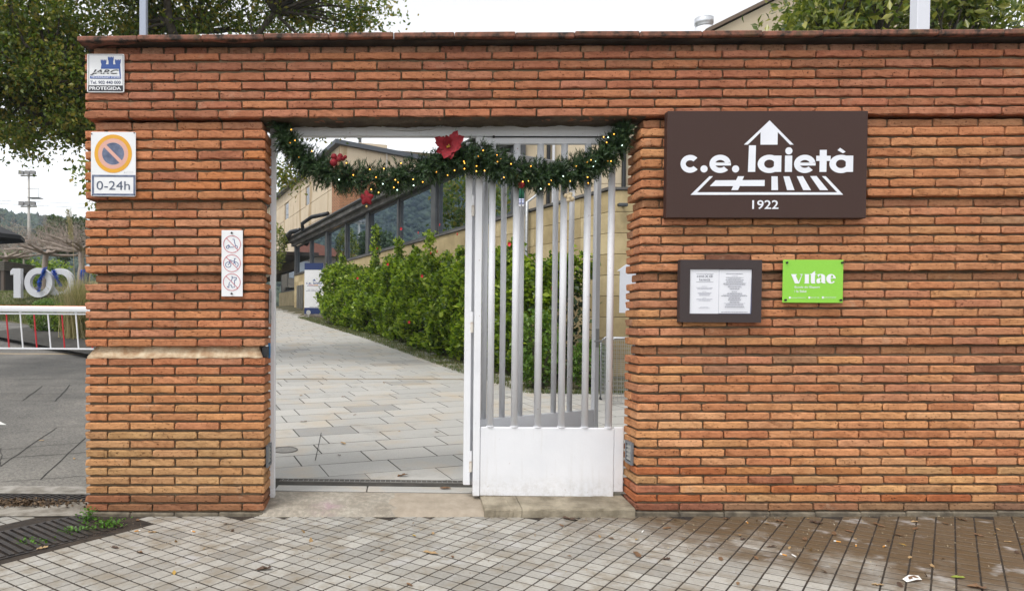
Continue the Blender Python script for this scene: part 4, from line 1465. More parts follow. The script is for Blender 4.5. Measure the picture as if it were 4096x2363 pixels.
# fixed panel
fx = thing('fixed_gate_panel', 'fixed white gate panel of six round bars over a solid kick plate', 'gate panel', (2.70, 0.265, 0.08))
wbox(2.702, 3.720, 0.248, 0.282, 2.585, 2.631, 'top_rail', fx)
wbox(2.702, 3.655, 0.246, 0.286, 0.078, 0.571, 'kick_plate', fx, 0.004)
wbox(3.6565, 3.724, 0.250, 0.282, 0.115, 0.578, 'end_plate', fx, 0.004)
for x in (2.773, 2.945, 3.112, 3.281, 3.448, 3.618):
    mb = MB(fx.location); mb.cyl((x, 0.265, 0.5725), (x, 0.265, 2.584), 0.0238, 20)
    mb.build('bar', WM, fx, True)
    mb = MB(fx.location); mb.cyl((x, 0.265, 0.5722), (x, 0.265, 0.579), 0.029, 20); mb.build('weld_collar', WM, fx)
mb = MB(fx.location); mb.cyl((2.78, 0.238, 2.632), (3.70, 0.238, 2.632), 0.004, 6).ball((2.775, 0.238, 2.632), 0.010); mb.build('cable', BLACKM, fx)
# open leaf, hinged on the middle post and swung inwards
lf = thing('gate_leaf', 'open white gate leaf swung inwards behind the fixed panel', 'gate leaf', (2.622, 0.325, 0.14), math.atan2(0.72, 1.10))
LW, Z0, Z1 = 1.345, 0.0, 2.44
def lb(x0, x1, y0, y1, z0, z1, name, b=0.003):
    return MB().bbox(x0, x1, y0, y1, z0, z1, b).build(name, WM, lf)
lb(0.0, 0.052, -0.02, 0.02, Z0, Z1, 'stile'); lb(LW - 0.05, LW, -0.02, 0.02, Z0, Z1, 'stile')
lb(0.053, LW - 0.051, -0.019, 0.019, Z1 - 0.05, Z1, 'top_rail')
lb(0.053, LW - 0.051, -0.018, 0.018, Z0 + 0.02, 0.47, 'kick_plate')
for k in range(7):
    x = 0.053 + (LW - 0.104) * (k + 0.5) / 7
    MB().cyl((x, 0, 0.471), (x, 0, Z1 - 0.051), 0.0215, 18).build('bar', WM, lf, True)
MB().box(LW - 0.047, LW - 0.008, -0.026, -0.0205, 0.98, 1.13).build('lock_plate', mat('lock_steel', (0.36, 0.36, 0.37), 0.35, 0.8), lf)
MB().tube([(LW - 0.03, -0.027, 1.03), (LW - 0.03, -0.06, 1.03), (LW - 0.10, -0.062, 1.03)], 0.008, 8).build('handle', MATS['lock_steel'], lf)
# hinges between post and leaf
for z in (0.32, 1.32, 2.15):
    h = thing('hinge', {0.32: 'lowest rust-streaked barrel hinge on the middle gate post', 1.32: 'middle rust-streaked barrel hinge on the middle gate post', 2.15: 'topmost rust-streaked barrel hinge on the middle gate post'}[z], 'hinge', (2.636, 0.268, z), 0, 'gate hinges')
    MB().cyl((0, 0, -0.075), (0, 0, 0.0), 0.0125, 12).build('lower_barrel', RUST, h)
    MB().cyl((0, 0, 0.002), (0, 0, 0.075), 0.0125, 12).build('upper_barrel', WM, h)
wbox(2.585, 2.632, 0.262, 0.3, 0.15, 2.60, 'leaf_stop', fr)

# strike plate, pale blue letter slot, louvred vents in the reveals
lk = thing('strike_plate', 'slotted steel strike plate on the pier reveal by the gate', 'strike plate', (1.199, 0.16, 1.30))
MB().bbox(-0.0005, 0.010, -0.02, 0.02, 0, 0.245, 0.002).build('plate', GALV, lk)
for k in range(9):
    MB().box(0.0101, 0.0125, -0.012, 0.012, 0.15 + k * 0.009, 0.154 + k * 0.009).build('slot', BLACKM, lk)
for k in range(3):
    MB().box(0.0101, 0.0125, -0.012, 0.012, 0.03 + k * 0.009, 0.034 + k * 0.009).build('slot', BLACKM, lk)
ib = thing('intercom_box', 'small blue and black switch box on the pier ledge by the gate', 'switch box', (1.186, 0.10, 1.065))
MB().bbox(-0.02, 0.018, -0.045, 0.03, 0, 0.075, 0.003).build('housing', mat('dark_plastic', (0.03, 0.032, 0.036), 0.5), ib)
MB().bbox(0.010, 0.026, 0.031, 0.045, -0.008, 0.10, 0.002).build('cover', mat('blue_plastic', (0.03, 0.16, 0.36), 0.4), ib)
VENT = mat('zinc_grey', (0.16, 0.175, 0.195), 0.5, 0.5, c2=(0.22, 0.235, 0.25), scale=20)
def vent(x, side, label, z):
    v = thing('louvre_vent', label, 'vent', (x, 0.055, z), 0, 'vents in the gateway reveals')
    s = side
    mb = MB()
    mb.box(min(0, s * 0.016), max(0, s * 0.016), 0, 0.018, 0, 0.155).box(min(0, s * 0.016), max(0, s * 0.016), 0.122, 0.14, 0, 0.155)
    mb.box(min(0, s * 0.0155), max(0, s * 0.0155), 0.018, 0.122, 0, 0.018).box(min(0, s * 0.0155), max(0, s * 0.0155), 0.018, 0.122, 0.137, 0.155)
    mb.build('frame', VENT, v)
    MB().box(min(0, s * 0.003), max(0, s * 0.003), 0.0182, 0.1218, 0.0182, 0.1368).build('back', BLACKM, v)
    for k in range(4):
        z0 = 0.026 + k * 0.028
        mb = MB(); mb.add([(s * 0.013, 0.019, z0), (s * 0.013, 0.121, z0), (s * 0.004, 0.121, z0 + 0.020), (s * 0.004, 0.019, z0 + 0.020), (s * 0.013, 0.019, z0 + 0.003), (s * 0.013, 0.121, z0 + 0.003), (s * 0.004, 0.121, z0 + 0.023), (s * 0.004, 0.019, z0 + 0.023)],
                          [(0, 1, 2, 3), (7, 6, 5, 4), (0, 4, 5, 1), (3, 2, 6, 7), (0, 3, 7, 4), (1, 5, 6, 2)])
        mb.build('slat', mat('vent_slat', (0.33, 0.33, 0.31), 0.55, 0.3), v)
vent(1.1975, 1, 'small louvred vent low in the pier reveal beside the open gateway', 0.30)
vent(3.7325, -1, 'small louvred vent low in the wall reveal beside the kick plate', 0.345)

# ================================================================ Christmas garland
GP = [(1.262, 2.656), (1.315, 2.578), (1.386, 2.491), (1.482, 2.422), (1.606, 2.361), (1.746, 2.323), (1.904, 2.306), (2.062, 2.319), (2.219, 2.354), (2.358, 2.401), (2.479, 2.45), (2.584, 2.464), (2.688, 2.451), (2.793, 2.413), (2.915, 2.365), (3.037, 2.344), (3.158, 2.344), (3.279, 2.357), (3.4, 2.383), (3.494, 2.432), (3.571, 2.501), (3.639, 2.588), (3.672, 2.66)]
GY = 0.155
def gpos(t):
    u = t * (len(GP) - 1); i = min(int(u), len(GP) - 2); w = u - i
    return GP[i][0] * (1 - w) + GP[i + 1][0] * w, GP[i][1] * (1 - w) + GP[i + 1][1] * w
gar = thing('garland', 'green fir garland draped across the top of the gateway', 'garland', (1.245, GY, 2.665))
GO = (1.245, GY, 2.665)
mb = MB(GO); mb.tube([(x, GY, z) for x, z in GP], 0.012, 6); mb.build('core_wire', mat('wire_green', (0.012, 0.03, 0.014), 0.6), gar)
NEED = leafmat('fir_needle', [(0.008, 0.024, 0.008), (0.014, 0.042, 0.013), (0.026, 0.066, 0.018), (0.048, 0.095, 0.028), (0.080, 0.120, 0.040)], 0.15, 0.5)
V, F = [], []
for k in range(2800):
    t = random.random()
    x, z = gpos(t)
    a = random.uniform(0, 2 * PI)
    tang = random.uniform(-0.7, 0.7)
    d = Vector((tang, math.cos(a) * 0.9, math.sin(a))).normalized()
    L = random.uniform(0.058, 0.122) * (1.15 if math.sin(a) > 0.3 else 1.0) * (0.62 + 0.38 * min(1.0, 4 * min(t, 1 - t) + 0.45))
    b0 = Vector((x, GY, z)) + d * 0.012
    o1 = d.orthogonal().normalized(); o2 = d.cross(o1)
    bend = Vector((0, 0, random.uniform(-0.25, 0.05)))
    for q in range(26):
        u = random.uniform(0.12, 1.0)
        w = random.uniform(0, 2 * PI)
        r = o1 * math.cos(w) + o2 * math.sin(w)
        base = b0 + (d + bend * u) * (L * u)
        nd = (d * random.uniform(0.55, 1.0) + r * random.uniform(0.5, 0.95)).normalized()
        ln = random.uniform(0.020, 0.040)
        s = nd.cross(r).normalized() * 0.0030
        i0 = len(V)
        V += [base - s, base + s, base + nd * ln]
        F.append((i0, i0 + 1, i0 + 2))
V = np.array([(v.x - GO[0], v.y - GO[1], v.z - GO[2]) for v in V], 'f')
o = link('needles', arr_mesh('needles', V, np.array(F)), NEED, gar); stuff(o)
# fairy lights wound round it
BULBS = {'amber': mat('bulb_amber', (1.0, 0.42, 0.05), 0.3, emit=1.7), 'yellow': mat('bulb_yellow', (1.0, 0.50, 0.08), 0.3, emit=1.7), 'white': mat('bulb_white', (0.72, 1.0, 0.86), 0.3, emit=1.5)}
fl = thing('fairy_lights', 'string of small warm fairy lights wound into the fir garland', 'fairy lights', GO)
BP = [(1.361,2.639,'a'),(1.387,2.565,'a'),(1.353,2.548,'a'),(1.505,2.493,'a'),(1.414,2.454,'a'),(1.656,2.391,'y'),(1.744,2.411,'y'),(1.693,2.298,'w'),(1.792,2.328,'a'),(1.905,2.367,'a'),(1.949,2.313,'a'),(2.003,2.373,'y'),(1.996,2.268,'w'),(1.916,2.232,'y'),(1.967,2.21,'y'),(2.072,2.244,'a'),(2.096,2.227,'w'),(2.082,2.297,'y'),(2.101,2.279,'y'),(2.12,2.412,'y'),(2.205,2.3,'y'),(2.208,2.257,'w'),(2.271,2.283,'a'),(2.363,2.351,'a'),(2.477,2.471,'y'),(2.553,2.425,'a'),(2.557,2.412,'y'),(2.489,2.362,'a'),(2.441,2.328,'a'),(2.557,2.374,'a'),(2.683,2.498,'a'),(2.652,2.462,'a'),(2.779,2.467,'a'),(2.783,2.423,'a'),(2.805,2.445,'a'),(2.639,2.391,'a'),(2.694,2.359,'y'),(2.638,2.356,'y'),(2.875,2.406,'a'),(2.828,2.315,'y'),(2.924,2.317,'y'),(2.959,2.288,'y'),(2.996,2.292,'y'),(3.011,2.392,'a'),(3.15,2.294,'y'),(3.137,2.268,'a'),(3.079,2.237,'w'),(3.232,2.323,'w'),(3.282,2.292,'y'),(3.399,2.318,'a'),(3.405,2.279,'a'),(3.439,2.395,'w'),(3.421,2.436,'y'),(3.398,2.422,'a'),(3.452,2.428,'w'),(3.542,2.43,'a'),(3.557,2.428,'a'),(3.504,2.591,'y'),(3.538,2.591,'w'),(3.575,2.612,'a'),(3.528,2.557,'a'),(3.631,2.535,'w'),(3.658,2.564,'a'),(3.321,2.395,'y')]
KEYS = {'a': 'amber', 'y': 'yellow', 'w': 'white'}
bm_ = {}
for (x, z, c) in BP:
    if c not in bm_:
        o = MB().ball((0, 0, 0), 0.0044, 8, 6).build('bulb', BULBS[KEYS[c]], fl, True); bm_[c] = o.data
    else:
        o = link('bulb', bm_[c], None, fl)
    o.location = (x - GO[0], -0.075 + random.uniform(-0.008, 0.008), z - GO[2])
mb = MB()
pts = []
for k in range(0, 320):
    x, z = gpos(k / 320)
    a = k * 0.42
    pts.append((x - GO[0], math.cos(a) * 0.05, z - GO[2] + math.sin(a) * 0.05))
mb.tube(pts, 0.0016, 4); mb.build('cable', MATS['wire_green'], fl)

RFELT = mat('red_velvet', (0.24, 0.004, 0.012), 0.8, c2=(0.15, 0.003, 0.008), scale=60, bump=0.3, bscale=200, bdist=0.003)
bc = thing('berry_cluster', 'cluster of round crimson baubles on the garland above the open gateway', 'ornament', (1.68, 0.06, 2.43))
for (x, z, r) in ((1.657, 2.411, 0.0262), (1.659, 2.451, 0.0212), (1.695, 2.432, 0.0204), (1.701, 2.455, 0.0191), (1.722, 2.437, 0.0150), (1.738, 2.445, 0.0128)):
    MB((1.68, 0.06, 2.43)).ball((x, 0.06 + random.uniform(-0.01, 0.01), z), r, 16, 10).build('bauble', RFELT, bc, True)
mb = MB((1.68, 0.06, 2.43)); mb.tube([(1.67, 0.06, 2.42), (1.675, 0.11, 2.40), (1.68, 0.15, 2.38)], 0.003, 5); mb.build('stalk', MATS['wire_green'], bc)

ps = thing('poinsettia', 'red fabric poinsettia bloom pinned to the middle of the garland', 'flower', (2.446, 0.055, 2.517))
def petal(ang, L, W, tilt, curl):
    vs, fs = [], []
    n_ = 9
    ca, sa = math.cos(ang), math.sin(ang)
    for i in range(n_ + 1):
        t = i / n_
        w = W * (math.sin(PI * min(1, t * 0.98 + 0.02) ** 0.8) ** 0.9) * (1 + 0.14 * math.sin(t * 26))
        r = L * t
        y = -tilt * r - curl * math.sin(t * PI) * L
        for s_ in (-1, 0, 1):
            px, pz = r * ca - s_ * w * sa, r * sa + s_ * w * ca
            vs.append((px, y + (0.010 if s_ == 0 else -0.004 * math.sin(t * 17 + s_)), pz))
    for i in range(n_):
        for s_ in (0, 1):
            q = i * 3 + s_
            fs.append((q, q + 1, q + 4, q + 3))
    mb = MB(); mb.add(vs, fs)
    return mb.build('petal', RFELT, ps, True)
for ang, L, W, tl, cu in ((30, 0.118, 0.036, 0.35, 0.05), (62, 0.125, 0.030, 0.1, 0.06), (-8, 0.085, 0.034, 0.5, 0.05), (150, 0.115, 0.034, 0.2, 0.06), (172, 0.10, 0.030, 0.45, 0.05), (208, 0.10, 0.032, 0.3, 0.06), (248, 0.10, 0.034, 0.4, 0.07), (278, 0.095, 0.032, 0.3, 0.06), (330, 0.07, 0.03, 0.5, 0.05), (110, 0.07, 0.026, 0.6, 0.05)):
    petal(math.radians(ang), L, W * 1.1, tl * 1.5, cu * 1.3)
mb = MB()
for k in range(7):
    mb.ball((random.uniform(-0.012, 0.012), -0.012, random.uniform(-0.012, 0.012)), 0.005, 6, 4)
mb.build('stamens', mat('gold_bead', (0.6, 0.36, 0.06), 0.35, 0.6), ps)
mb = MB(); mb.tube([(0.055, 0.04, 0.155), (0.04, 0.02, 0.08), (0.0, 0.01, 0.0)], 0.0013, 4); mb.build('thread', BLACKM, ps)

sr = thing('star_ornament', 'padded red felt star hanging under the garland', 'ornament', (1.884, 0.09, 2.173))
pts = []
for k in range(40):
    a = 2 * PI * k / 40 + PI / 2
    r = 0.043 + 0.0085 * math.cos(5 * (a - PI / 2))
    pts.append((r * math.cos(a), r * math.sin(a) * 1.08))
vs, fs = [], []
for ring, (sc_, y) in enumerate(((0.0, -0.016), (0.55, -0.014), (0.86, -0.008), (1.0, 0.0), (0.86, 0.008), (0.0, 0.014))):
    for (x, z) in pts: vs.append((x * sc_, y, z * sc_))
for r_ in range(5):
    for k in range(40):
        q = (k + 1) % 40
        fs.append((r_ * 40 + k, r_ * 40 + q, (r_ + 1) * 40 + q, (r_ + 1) * 40 + k))
mb = MB(); mb.add(vs, fs); mb.build('star', RFELT, sr, True)
MB().tube([(0, 0, 0.05), (0.004, 0.01, 0.09), (0.0, 0.03, 0.13)], 0.0012, 4).build('thread', BLACKM, sr)
MB().ball((0.0, 0.0, -0.058), 0.008, 8, 6, (1, 1, 1.2)).build('bell', mat('brass', (0.65, 0.45, 0.15), 0.3, 0.9), sr, True)

dl = thing('elf_legs', 'dangling elf doll legs in green trousers and striped socks', 'ornament', (2.953, 0.10, 2.165))
GFELT = mat('green_felt', (0.012, 0.10, 0.055), 0.85)
SOCK, n, l, p = nmat('striped_sock')
wv = n.new('ShaderNodeTexWave'); wv.bands_direction = 'Z'; wv.inputs['Scale'].default_value = 32.0
l.new(_coords(n, l), wv.inputs['Vector']); l.new(_ramp(n, l, wv.outputs['Fac'], [(0.45, (0.02, 0.05, 0.28)), (0.55, (0.7, 0.72, 0.78))]), p.inputs['Base Color'])
for s_ in (-1, 1):
    x = s_ * 0.009
    MB().tube([(x * 0.8, 0, 0.085), (x, 0, 0.045), (x * 1.1, 0, 0.012)], [0.008, 0.0095, 0.0105], 10).build('trouser_leg', GFELT, dl, True)
    MB().tube([(x * 1.1, 0, 0.011), (x * 1.15, 0, -0.018), (x * 1.2, -0.002, -0.036)], [0.0085, 0.008, 0.0075], 10).build('sock', SOCK, dl, True)
    MB().ball((x * 1.25, -0.006, -0.041), 0.0085, 8, 6, (1, 1.5, 0.8)).build('shoe', mat('white_felt', (0.7, 0.7, 0.72), 0.8), dl, True)
MB().ball((0, 0.004, 0.10), 0.024, 10, 8, (1, 0.8, 1.2)).build('tunic', RFELT, dl, True)

sw = thing('straw_ornament', 'small beige raffia angel hanging from the garland over the fixed panel', 'ornament', (3.281, 0.10, 2.183))
RAF = mat('raffia', (0.42, 0.33, 0.20), 0.9, c2=(0.56, 0.46, 0.30), scale=60, bump=0.6, bscale=150, bdist=0.004)
for (x, y, z, r) in ((0.0, 0, 0, 0.022), (-0.022, 0.003, 0.012, 0.017), (0.018, -0.004, -0.012, 0.018), (-0.006, -0.004, -0.02, 0.016), (0.01, 0.003, 0.024, 0.014)):
    MB().ball((x, y, z), r, 10, 7).build('raffia_ball', RAF, sw, True)
mb = MB(); mb.prism([(0.012, 0.02), (0.034, 0.055), (0.040, 0.02), (0.026, 0.004)], -0.002, 0.002); mb.build('wing', mat('pale_wing', (0.55, 0.55, 0.55), 0.7), sw)
MB().tube([(0, 0, 0.02), (-0.004, 0.015, 0.06), (0, 0.03, 0.11)], 0.0012, 4).build('thread', BLACKM, sw)
# a loop of clear hose showing under the soffit
hz = thing('cable_loop', 'thin white cable sagging under the soffit of the gateway', 'cable', (2.0, 0.225, 2.66))
MB().tube([(-0.02, 0.0, 0.04), (0.05, 0, 0.022), (0.14, 0, 0.012), (0.24, 0, 0.013), (0.33, 0, 0.024), (0.40, 0, 0.042)], 0.004, 6).build('cable', mat('white_cable', (0.7, 0.7, 0.7), 0.4), hz, True)

# ================================================================ buildings inside
CREAM = mat('cream_render', (0.52, 0.42, 0.285), 0.85, c2=(0.60, 0.505, 0.365), scale=1.2, bump=0.3, bscale=60, bdist=0.003)
def stained_cream():
    """render with brown run-off streaks"""
    m, n, l, p = nmat('streaked_render')
    tc = n.new('ShaderNodeNewGeometry').outputs['Position']
    a = _ramp(n, l, _noise(n, l, tc, 0.9, 5), [(0.3, (0.56, 0.455, 0.325)), (0.7, (0.63, 0.53, 0.395))])
    mp = n.new('ShaderNodeMapping'); mp.inputs['Scale'].default_value = (0.9, 0.9, 0.12); l.new(tc, mp.inputs['Vector'])
    s = _ramp(n, l, _noise(n, l, mp.outputs[0], 1.6, 4, 0.6), [(0.56, (0, 0, 0)), (0.62, (0.75, 0.75, 0.75))])
    a = _mix(n, l, s, a, (0.36, 0.25, 0.13))
    l.new(a, p.inputs['Base Color']); p.inputs['Roughness'].default_value = 0.85
    return m
STREAK = stained_cream()
def stone_material():
    m, n, l, p = nmat('sandstone')
    oi = n.new('ShaderNodeObjectInfo'); tc = n.new('ShaderNodeNewGeometry').outputs['Position']
    a = _ramp(n, l, oi.outputs['Random'], [(0, (0.40, 0.31, 0.165)), (0.5, (0.48, 0.38, 0.21)), (1, (0.54, 0.44, 0.26))])
    g = _ramp(n, l, _noise(n, l, tc, 2.2, 6, 0.7), [(0.3, (0.72, 0.70, 0.66)), (0.6, (1.05, 1.05, 1.05))])
    a = _mix(n, l, 1.0, a, g, 'MULTIPLY')
    l.new(a, p.inputs['Base Color']); p.inputs['Roughness'].default_value = 0.85
    _bump(n, l, _noise(n, l, tc, 70, 5, 0.7), 0.4, 0.004, p)
    return m
STONE = stone_material()
JOINT = mat('dark_joint', (0.13, 0.10, 0.06), 0.95)
DKMET = mat('window_metal', (0.075, 0.078, 0.082), 0.45, 0.4, c2=(0.11, 0.112, 0.115), scale=3)
FASC = mat('weathered_fascia', (0.045, 0.042, 0.040), 0.6, c2=(0.16, 0.15, 0.14), scale=1.6, bump=0.3, bscale=30, bdist=0.004)
WG = bpy.data.materials.new('window_glass'); WG.use_nodes = True
n, l = WG.node_tree.nodes, WG.node_tree.links; n.remove(n['Principled BSDF'])
tr = n.new('ShaderNodeBsdfTransparent'); tr.inputs['Color'].default_value = (0.55, 0.60, 0.62, 1)
gl = n.new('ShaderNodeBsdfGlossy'); gl.inputs['Roughness'].default_value = 0.015; gl.inputs['Color'].default_value = (0.62, 0.70, 0.78, 1)
fr_ = n.new('ShaderNodeFresnel'); fr_.inputs['IOR'].default_value = 1.85
mx = n.new('ShaderNodeMixShader'); l.new(fr_.outputs[0], mx.inputs[0])
l.new(tr.outputs[0], mx.inputs[1]); l.new(gl.outputs[0], mx.inputs[2]); l.new(mx.outputs[0], n['Material Output'].inputs['Surface'])

FA = math.atan2(0.941, -0.339)
pav = thing('pavilion', 'long low pavilion with a band of dark windows behind the flowering hedge', 'building', (5.45, 6.86, 0), FA)
mb = MB(); mb.box(0.02, 25.4, -0.30, -0.03, -0.5, 3.43); mb.box(25.4, 34, -1.1, -0.83, -0.5, 2.85); mb.build('wall', JOINT, pav)
pl = {}
def stone_piece(x0, x1, z0, z1, fwd=None):
    key = (round(x1 - x0, 3), round(z1 - z0, 3))
    if key not in pl:
        o = MB().bbox(0, x1 - x0 - 0.008, -0.035, 0, 0, z1 - z0 - 0.008, 0.003).build('stone_panel', STONE, pav); pl[key] = o.data
    else:
        o = link('stone_panel', pl[key], STONE, pav)
    return o
def stone_rows(xs, z0, n_, y=0.0, step=0.338):
    for k in range(n_):
        z1 = 3.425 - k * step
        for a, b in zip(xs, xs[1:]):
            off = 0
            o = stone_piece(a, b, z1 - step, z1)
            o.location = (a, y + random.uniform(-0.002, 0.002), z1 - step)
stone_rows([0.0, 0.78, 1.56, 2.34, 3.12, 3.9, 4.68, 5.46], 0, 10)
stone_rows([17.0 + 1.05 * k for k in range(9)], 0, 7)
mb = MB(); mb.box(5.47, 17.0, -0.04, -0.001, 0.2, 3.42); mb.build('stone_field', STONE, pav)
mb = MB(); mb.box(25.4, 34, -0.83, -0.80, 0.8, 2.85); mb.build('stone_field', STONE, pav)
# front face of the low block, looking to the street
NV = 1.0
front = [(0.0, 0.62), (0.62, 0.92), (0.92, 2.1), (2.1, 3.3), (3.3, 4.5), (4.5, 5.7)]
ca, sa = math.cos(-FA), math.sin(-FA)
def to_local(x, y):
    dx, dy = x - 5.45, y - 6.86
    return dx * ca - dy * sa, dx * sa + dy * ca
pl2 = {}
for k in range(10):
    z1 = 3.425 - k * 0.338
    for (a, b) in front:
        if (a, b) == (0.62, 0.92): b = 0.62 + 0.001
        if b - a < 0.1: continue
        key = round(b - a, 2)
        if key not in pl2:
            o = MB().bbox(0, b - a - 0.008, 0, 0.035, 0, 0.330, 0.003).build('stone_panel', STONE, pav); pl2[key] = o.data
        else:
            o = link('stone_panel', pl2[key], STONE, pav)
        lx, ly = to_local(5.45 + a, 6.825)
        o.location = (lx, ly, z1 - 0.338); o.rotation_euler = (0, 0, -FA)
def in_world(name, m, parent, mk):
    """a part authored in world axes under a turned thing"""
    mb = MB((5.45, 6.86, 0)); mk(mb); o = mb.build(name, m, parent)
    o.rotation_euler = (0, 0, -FA)
    return o
in_world('wall', JOINT, pav, lambda b: b.box(5.46, 12, 6.862, 7.1, -0.5, 3.42))
in_world('coping', FASC, pav, lambda b: b.box(5.42, 12, 6.80, 7.1, 3.432, 3.475))
in_world('door', mat('grey_door', (0.17, 0.18, 0.19), 0.5), pav, lambda b: b.box(6.08, 6.36, 6.80, 6.86, 0.4, 3.40))
MB().box(0.0, 25.4, -0.30, 0.035, 3.432, 3.475).build('sill', FASC, pav)
# glazing
POST = [3.1, 4.7, 7.4, 10.2, 13.2, 16.0, 18.9, 21.9, 25.2]
WIDE = {3.1, 7.4, 13.2, 18.9, 25.2}
for s_ in POST:
    w = 0.30 if s_ in WIDE else 0.12
    MB().bbox(s_ - w / 2, s_ + w / 2, -0.16, 0.02 if s_ in WIDE else 0.0, 3.476, 4.86, 0.01).build('mullion', DKMET, pav)
for a, b in zip(POST, POST[1:]):
    wa = 0.15 if a in WIDE else 0.06; wb = 0.15 if b in WIDE else 0.06
    w = MB().box(a + wa, b - wb, -0.13, -0.05, 3.476, 3.54).box(a + wa, b - wb, -0.13, -0.05, 4.78, 4.86).box(a + wa, a + wa + 0.05, -0.12, -0.06, 3.54, 4.78).box(b - wb - 0.05, b - wb, -0.12, -0.06, 3.54, 4.78).build('window', DKMET, pav)
    mb = MB(); quad(mb, [(a + wa + 0.05, -0.09, 3.54), (b - wb - 0.05, -0.09, 3.54), (b - wb - 0.05, -0.09, 4.78), (a + wa + 0.05, -0.09, 4.78)]); mb.build('pane', WG, w)
MB().box(2.9, 25.6, -0.02, 0.12, 4.862, 5.02).box(2.9, 25.6, -0.02, 0.30, 5.022, 5.24).build('fascia', FASC, pav)
mb = MB(); mb.tube([(2.9, 0.34, 5.22), (25.6, 0.34, 5.22)], 0.06, 8); mb.build('gutter', mat('black_gutter', (0.02, 0.02, 0.021), 0.5), pav)
MB().box(2.9, 25.6, -7, -0.022, 5.03, 5.23).build('roof', FASC, pav)
MB().box(2.9, 25.6, -1.6, -1.3, 5.24, 5.9).build('parapet', mat('olive_render', (0.20, 0.165, 0.095), 0.85, c2=(0.27, 0.225, 0.14), scale=1.5), pav)
MB().box(3.1, 25.3, -5.2, -5.0, 3.0, 5.02).build('inner_wall', mat('dim_interior', (0.045, 0.038, 0.032), 0.9, c2=(0.09, 0.07, 0.055), scale=0.7), pav)
MB().box(3.1, 25.3, -5.0, -0.31, 2.95, 3.0).build('inner_floor', mat('inner_floor', (0.05, 0.04, 0.03), 0.6), pav)
COLM = mat('inner_column', (0.55, 0.55, 0.55), 0.7)
for s_ in (5.9, 9.0, 11.9):
    MB().cyl((s_, -1.3, 3.0), (s_, -1.3, 5.02), 0.33, 24).build('inner_column', COLM, pav, True)
LAMP = mat('warm_lamp', (1.0, 0.60, 0.18), 0.4, emit=5.0)
COOL = mat('cool_lamp', (0.9, 1.0, 0.9), 0.4, emit=4.0)
def lampshade(s_, y, z, name='pendant_lamp'):
    o = MB().tube([(s_, y, z - 0.09), (s_, y, z)], [0.17, 0.24], 16).tube([(s_, y, z), (s_, y, 5.0)], 0.012, 5).build(name, LAMP, pav)
lampshade(19.3, -0.5, 4.30)
MB().box(15.3, 15.7, -1.5, -1.2, 3.55, 3.95).build('lit_niche', mat('orange_glow', (1.0, 0.30, 0.06), 0.5, emit=1.2), pav)
for s_ in (4.0, 6.6): MB().box(s_ - 0.25, s_ + 0.25, -1.9, -1.8, 4.30, 4.33).build('strip_lamp', COOL, pav)
# far annex with canopy and grey doors
MB().box(25.6, 34, -1.0, -0.90, 2.86, 4.4).build('annex_glazing', DKMET, pav)
for k in range(4):
    mb = MB(); x = 25.8 + 2.0 * k; quad(mb, [(x, -0.885, 2.95), (x + 1.8, -0.885, 2.95), (x + 1.8, -0.885, 4.3), (x, -0.885, 4.3)]); mb.build('pane', WG, pav)
MB().box(25.6, 34, -1.2, 1.1, 4.45, 4.62).build('canopy', mat('brown_canopy', (0.07, 0.05, 0.038), 0.7), pav)
for k in range(3): MB().bbox(23.2 + 0.5 * k, 23.6 + 0.5 * k, 0.001, 0.05, 1.3, 2.9, 0.01).build('service_door', mat('service_grey', (0.12, 0.115, 0.10), 0.6), pav)
# drainpipes and cables
MB().tube([(2.45, 0.09, 0.5), (2.45, 0.09, 3.6), (2.5, -0.2, 3.8), (2.5, -0.2, 6.4)], 0.035, 10).build('drainpipe', GALV, pav, True)
MB().tube([(21.5, 0.40, 5.16), (21.6, 0.42, 5.5), (21.2, 0.1, 5.75), (20.2, -0.4, 5.8)], 0.09, 8).build('cable_duct', BLACKM, pav, True)
MB().tube([(25.5, 0.42, 5.0), (25.2, 0.5, 5.25), (24.2, 0.4, 5.42), (23.2, 0.2, 5.40)], 0.12, 8).build('cable_duct', BLACKM, pav, True)

# rear block rising behind the pavilion
rb = thing('rear_block', 'tall pale rendered block rising behind the low stone wing', 'building', (4.4, 9.76, 0))
mb = MB((4.4, 9.76, 0)); mb.box(4.42, 14, 9.80, 10.1, 3.3, 6.4); mb.build('wall', JOINT, rb)
for k in range(4):
    for j in range(4):
        x0, z0 = 4.42 + 2.4 * j, 3.3 + 0.78 * k
        mb = MB((4.4, 9.76, 0)); mb.bbox(x0, x0 + 2.392, 9.77, 9.80, z0, z0 + 0.772, 0.003); mb.build('wall_panel', CREAM, rb)
mb = MB((4.4, 9.76, 0)); mb.cyl((5.05, 9.70, 3.2), (5.05, 9.70, 6.3), 0.04, 10); mb.build('drainpipe', BLACKM, rb)
mb = MB((4.4, 9.76, 0)); mb.cyl((5.15, 9.70, 3.2), (5.15, 9.70, 6.3), 0.03, 10); mb.build('drainpipe', WM, rb)
mb = MB((4.4, 9.76, 0)); mb.cyl((6.55, 9.70, 3.5), (6.55, 9.70, 6.3), 0.045, 10); mb.build('drainpipe', BLACKM, rb)
mb = MB((4.4, 9.76, 0)); mb.prism([(8.41, 6.0), (14.0, 6.0), (14.0, 10.02), (8.41, 7.22)], 10.11, 16); mb.build('gable', mat('gable_render', (0.40, 0.33, 0.23), 0.85, c2=(0.48, 0.41, 0.30), scale=1.0), rb)
mb = MB((4.4, 9.76, 0)); mb.prism([(8.30, 7.20), (14.0, 10.06), (14.0, 10.12), (8.28, 7.27)], 10.05, 16); mb.build('roof_edge', mat('brown_roof', (0.14, 0.10, 0.07), 0.8), rb)
vp = thing('roof_vent', 'white cylindrical roof vent showing above the wall coping', 'roof vent', (8.64, 11.06, 6.4))
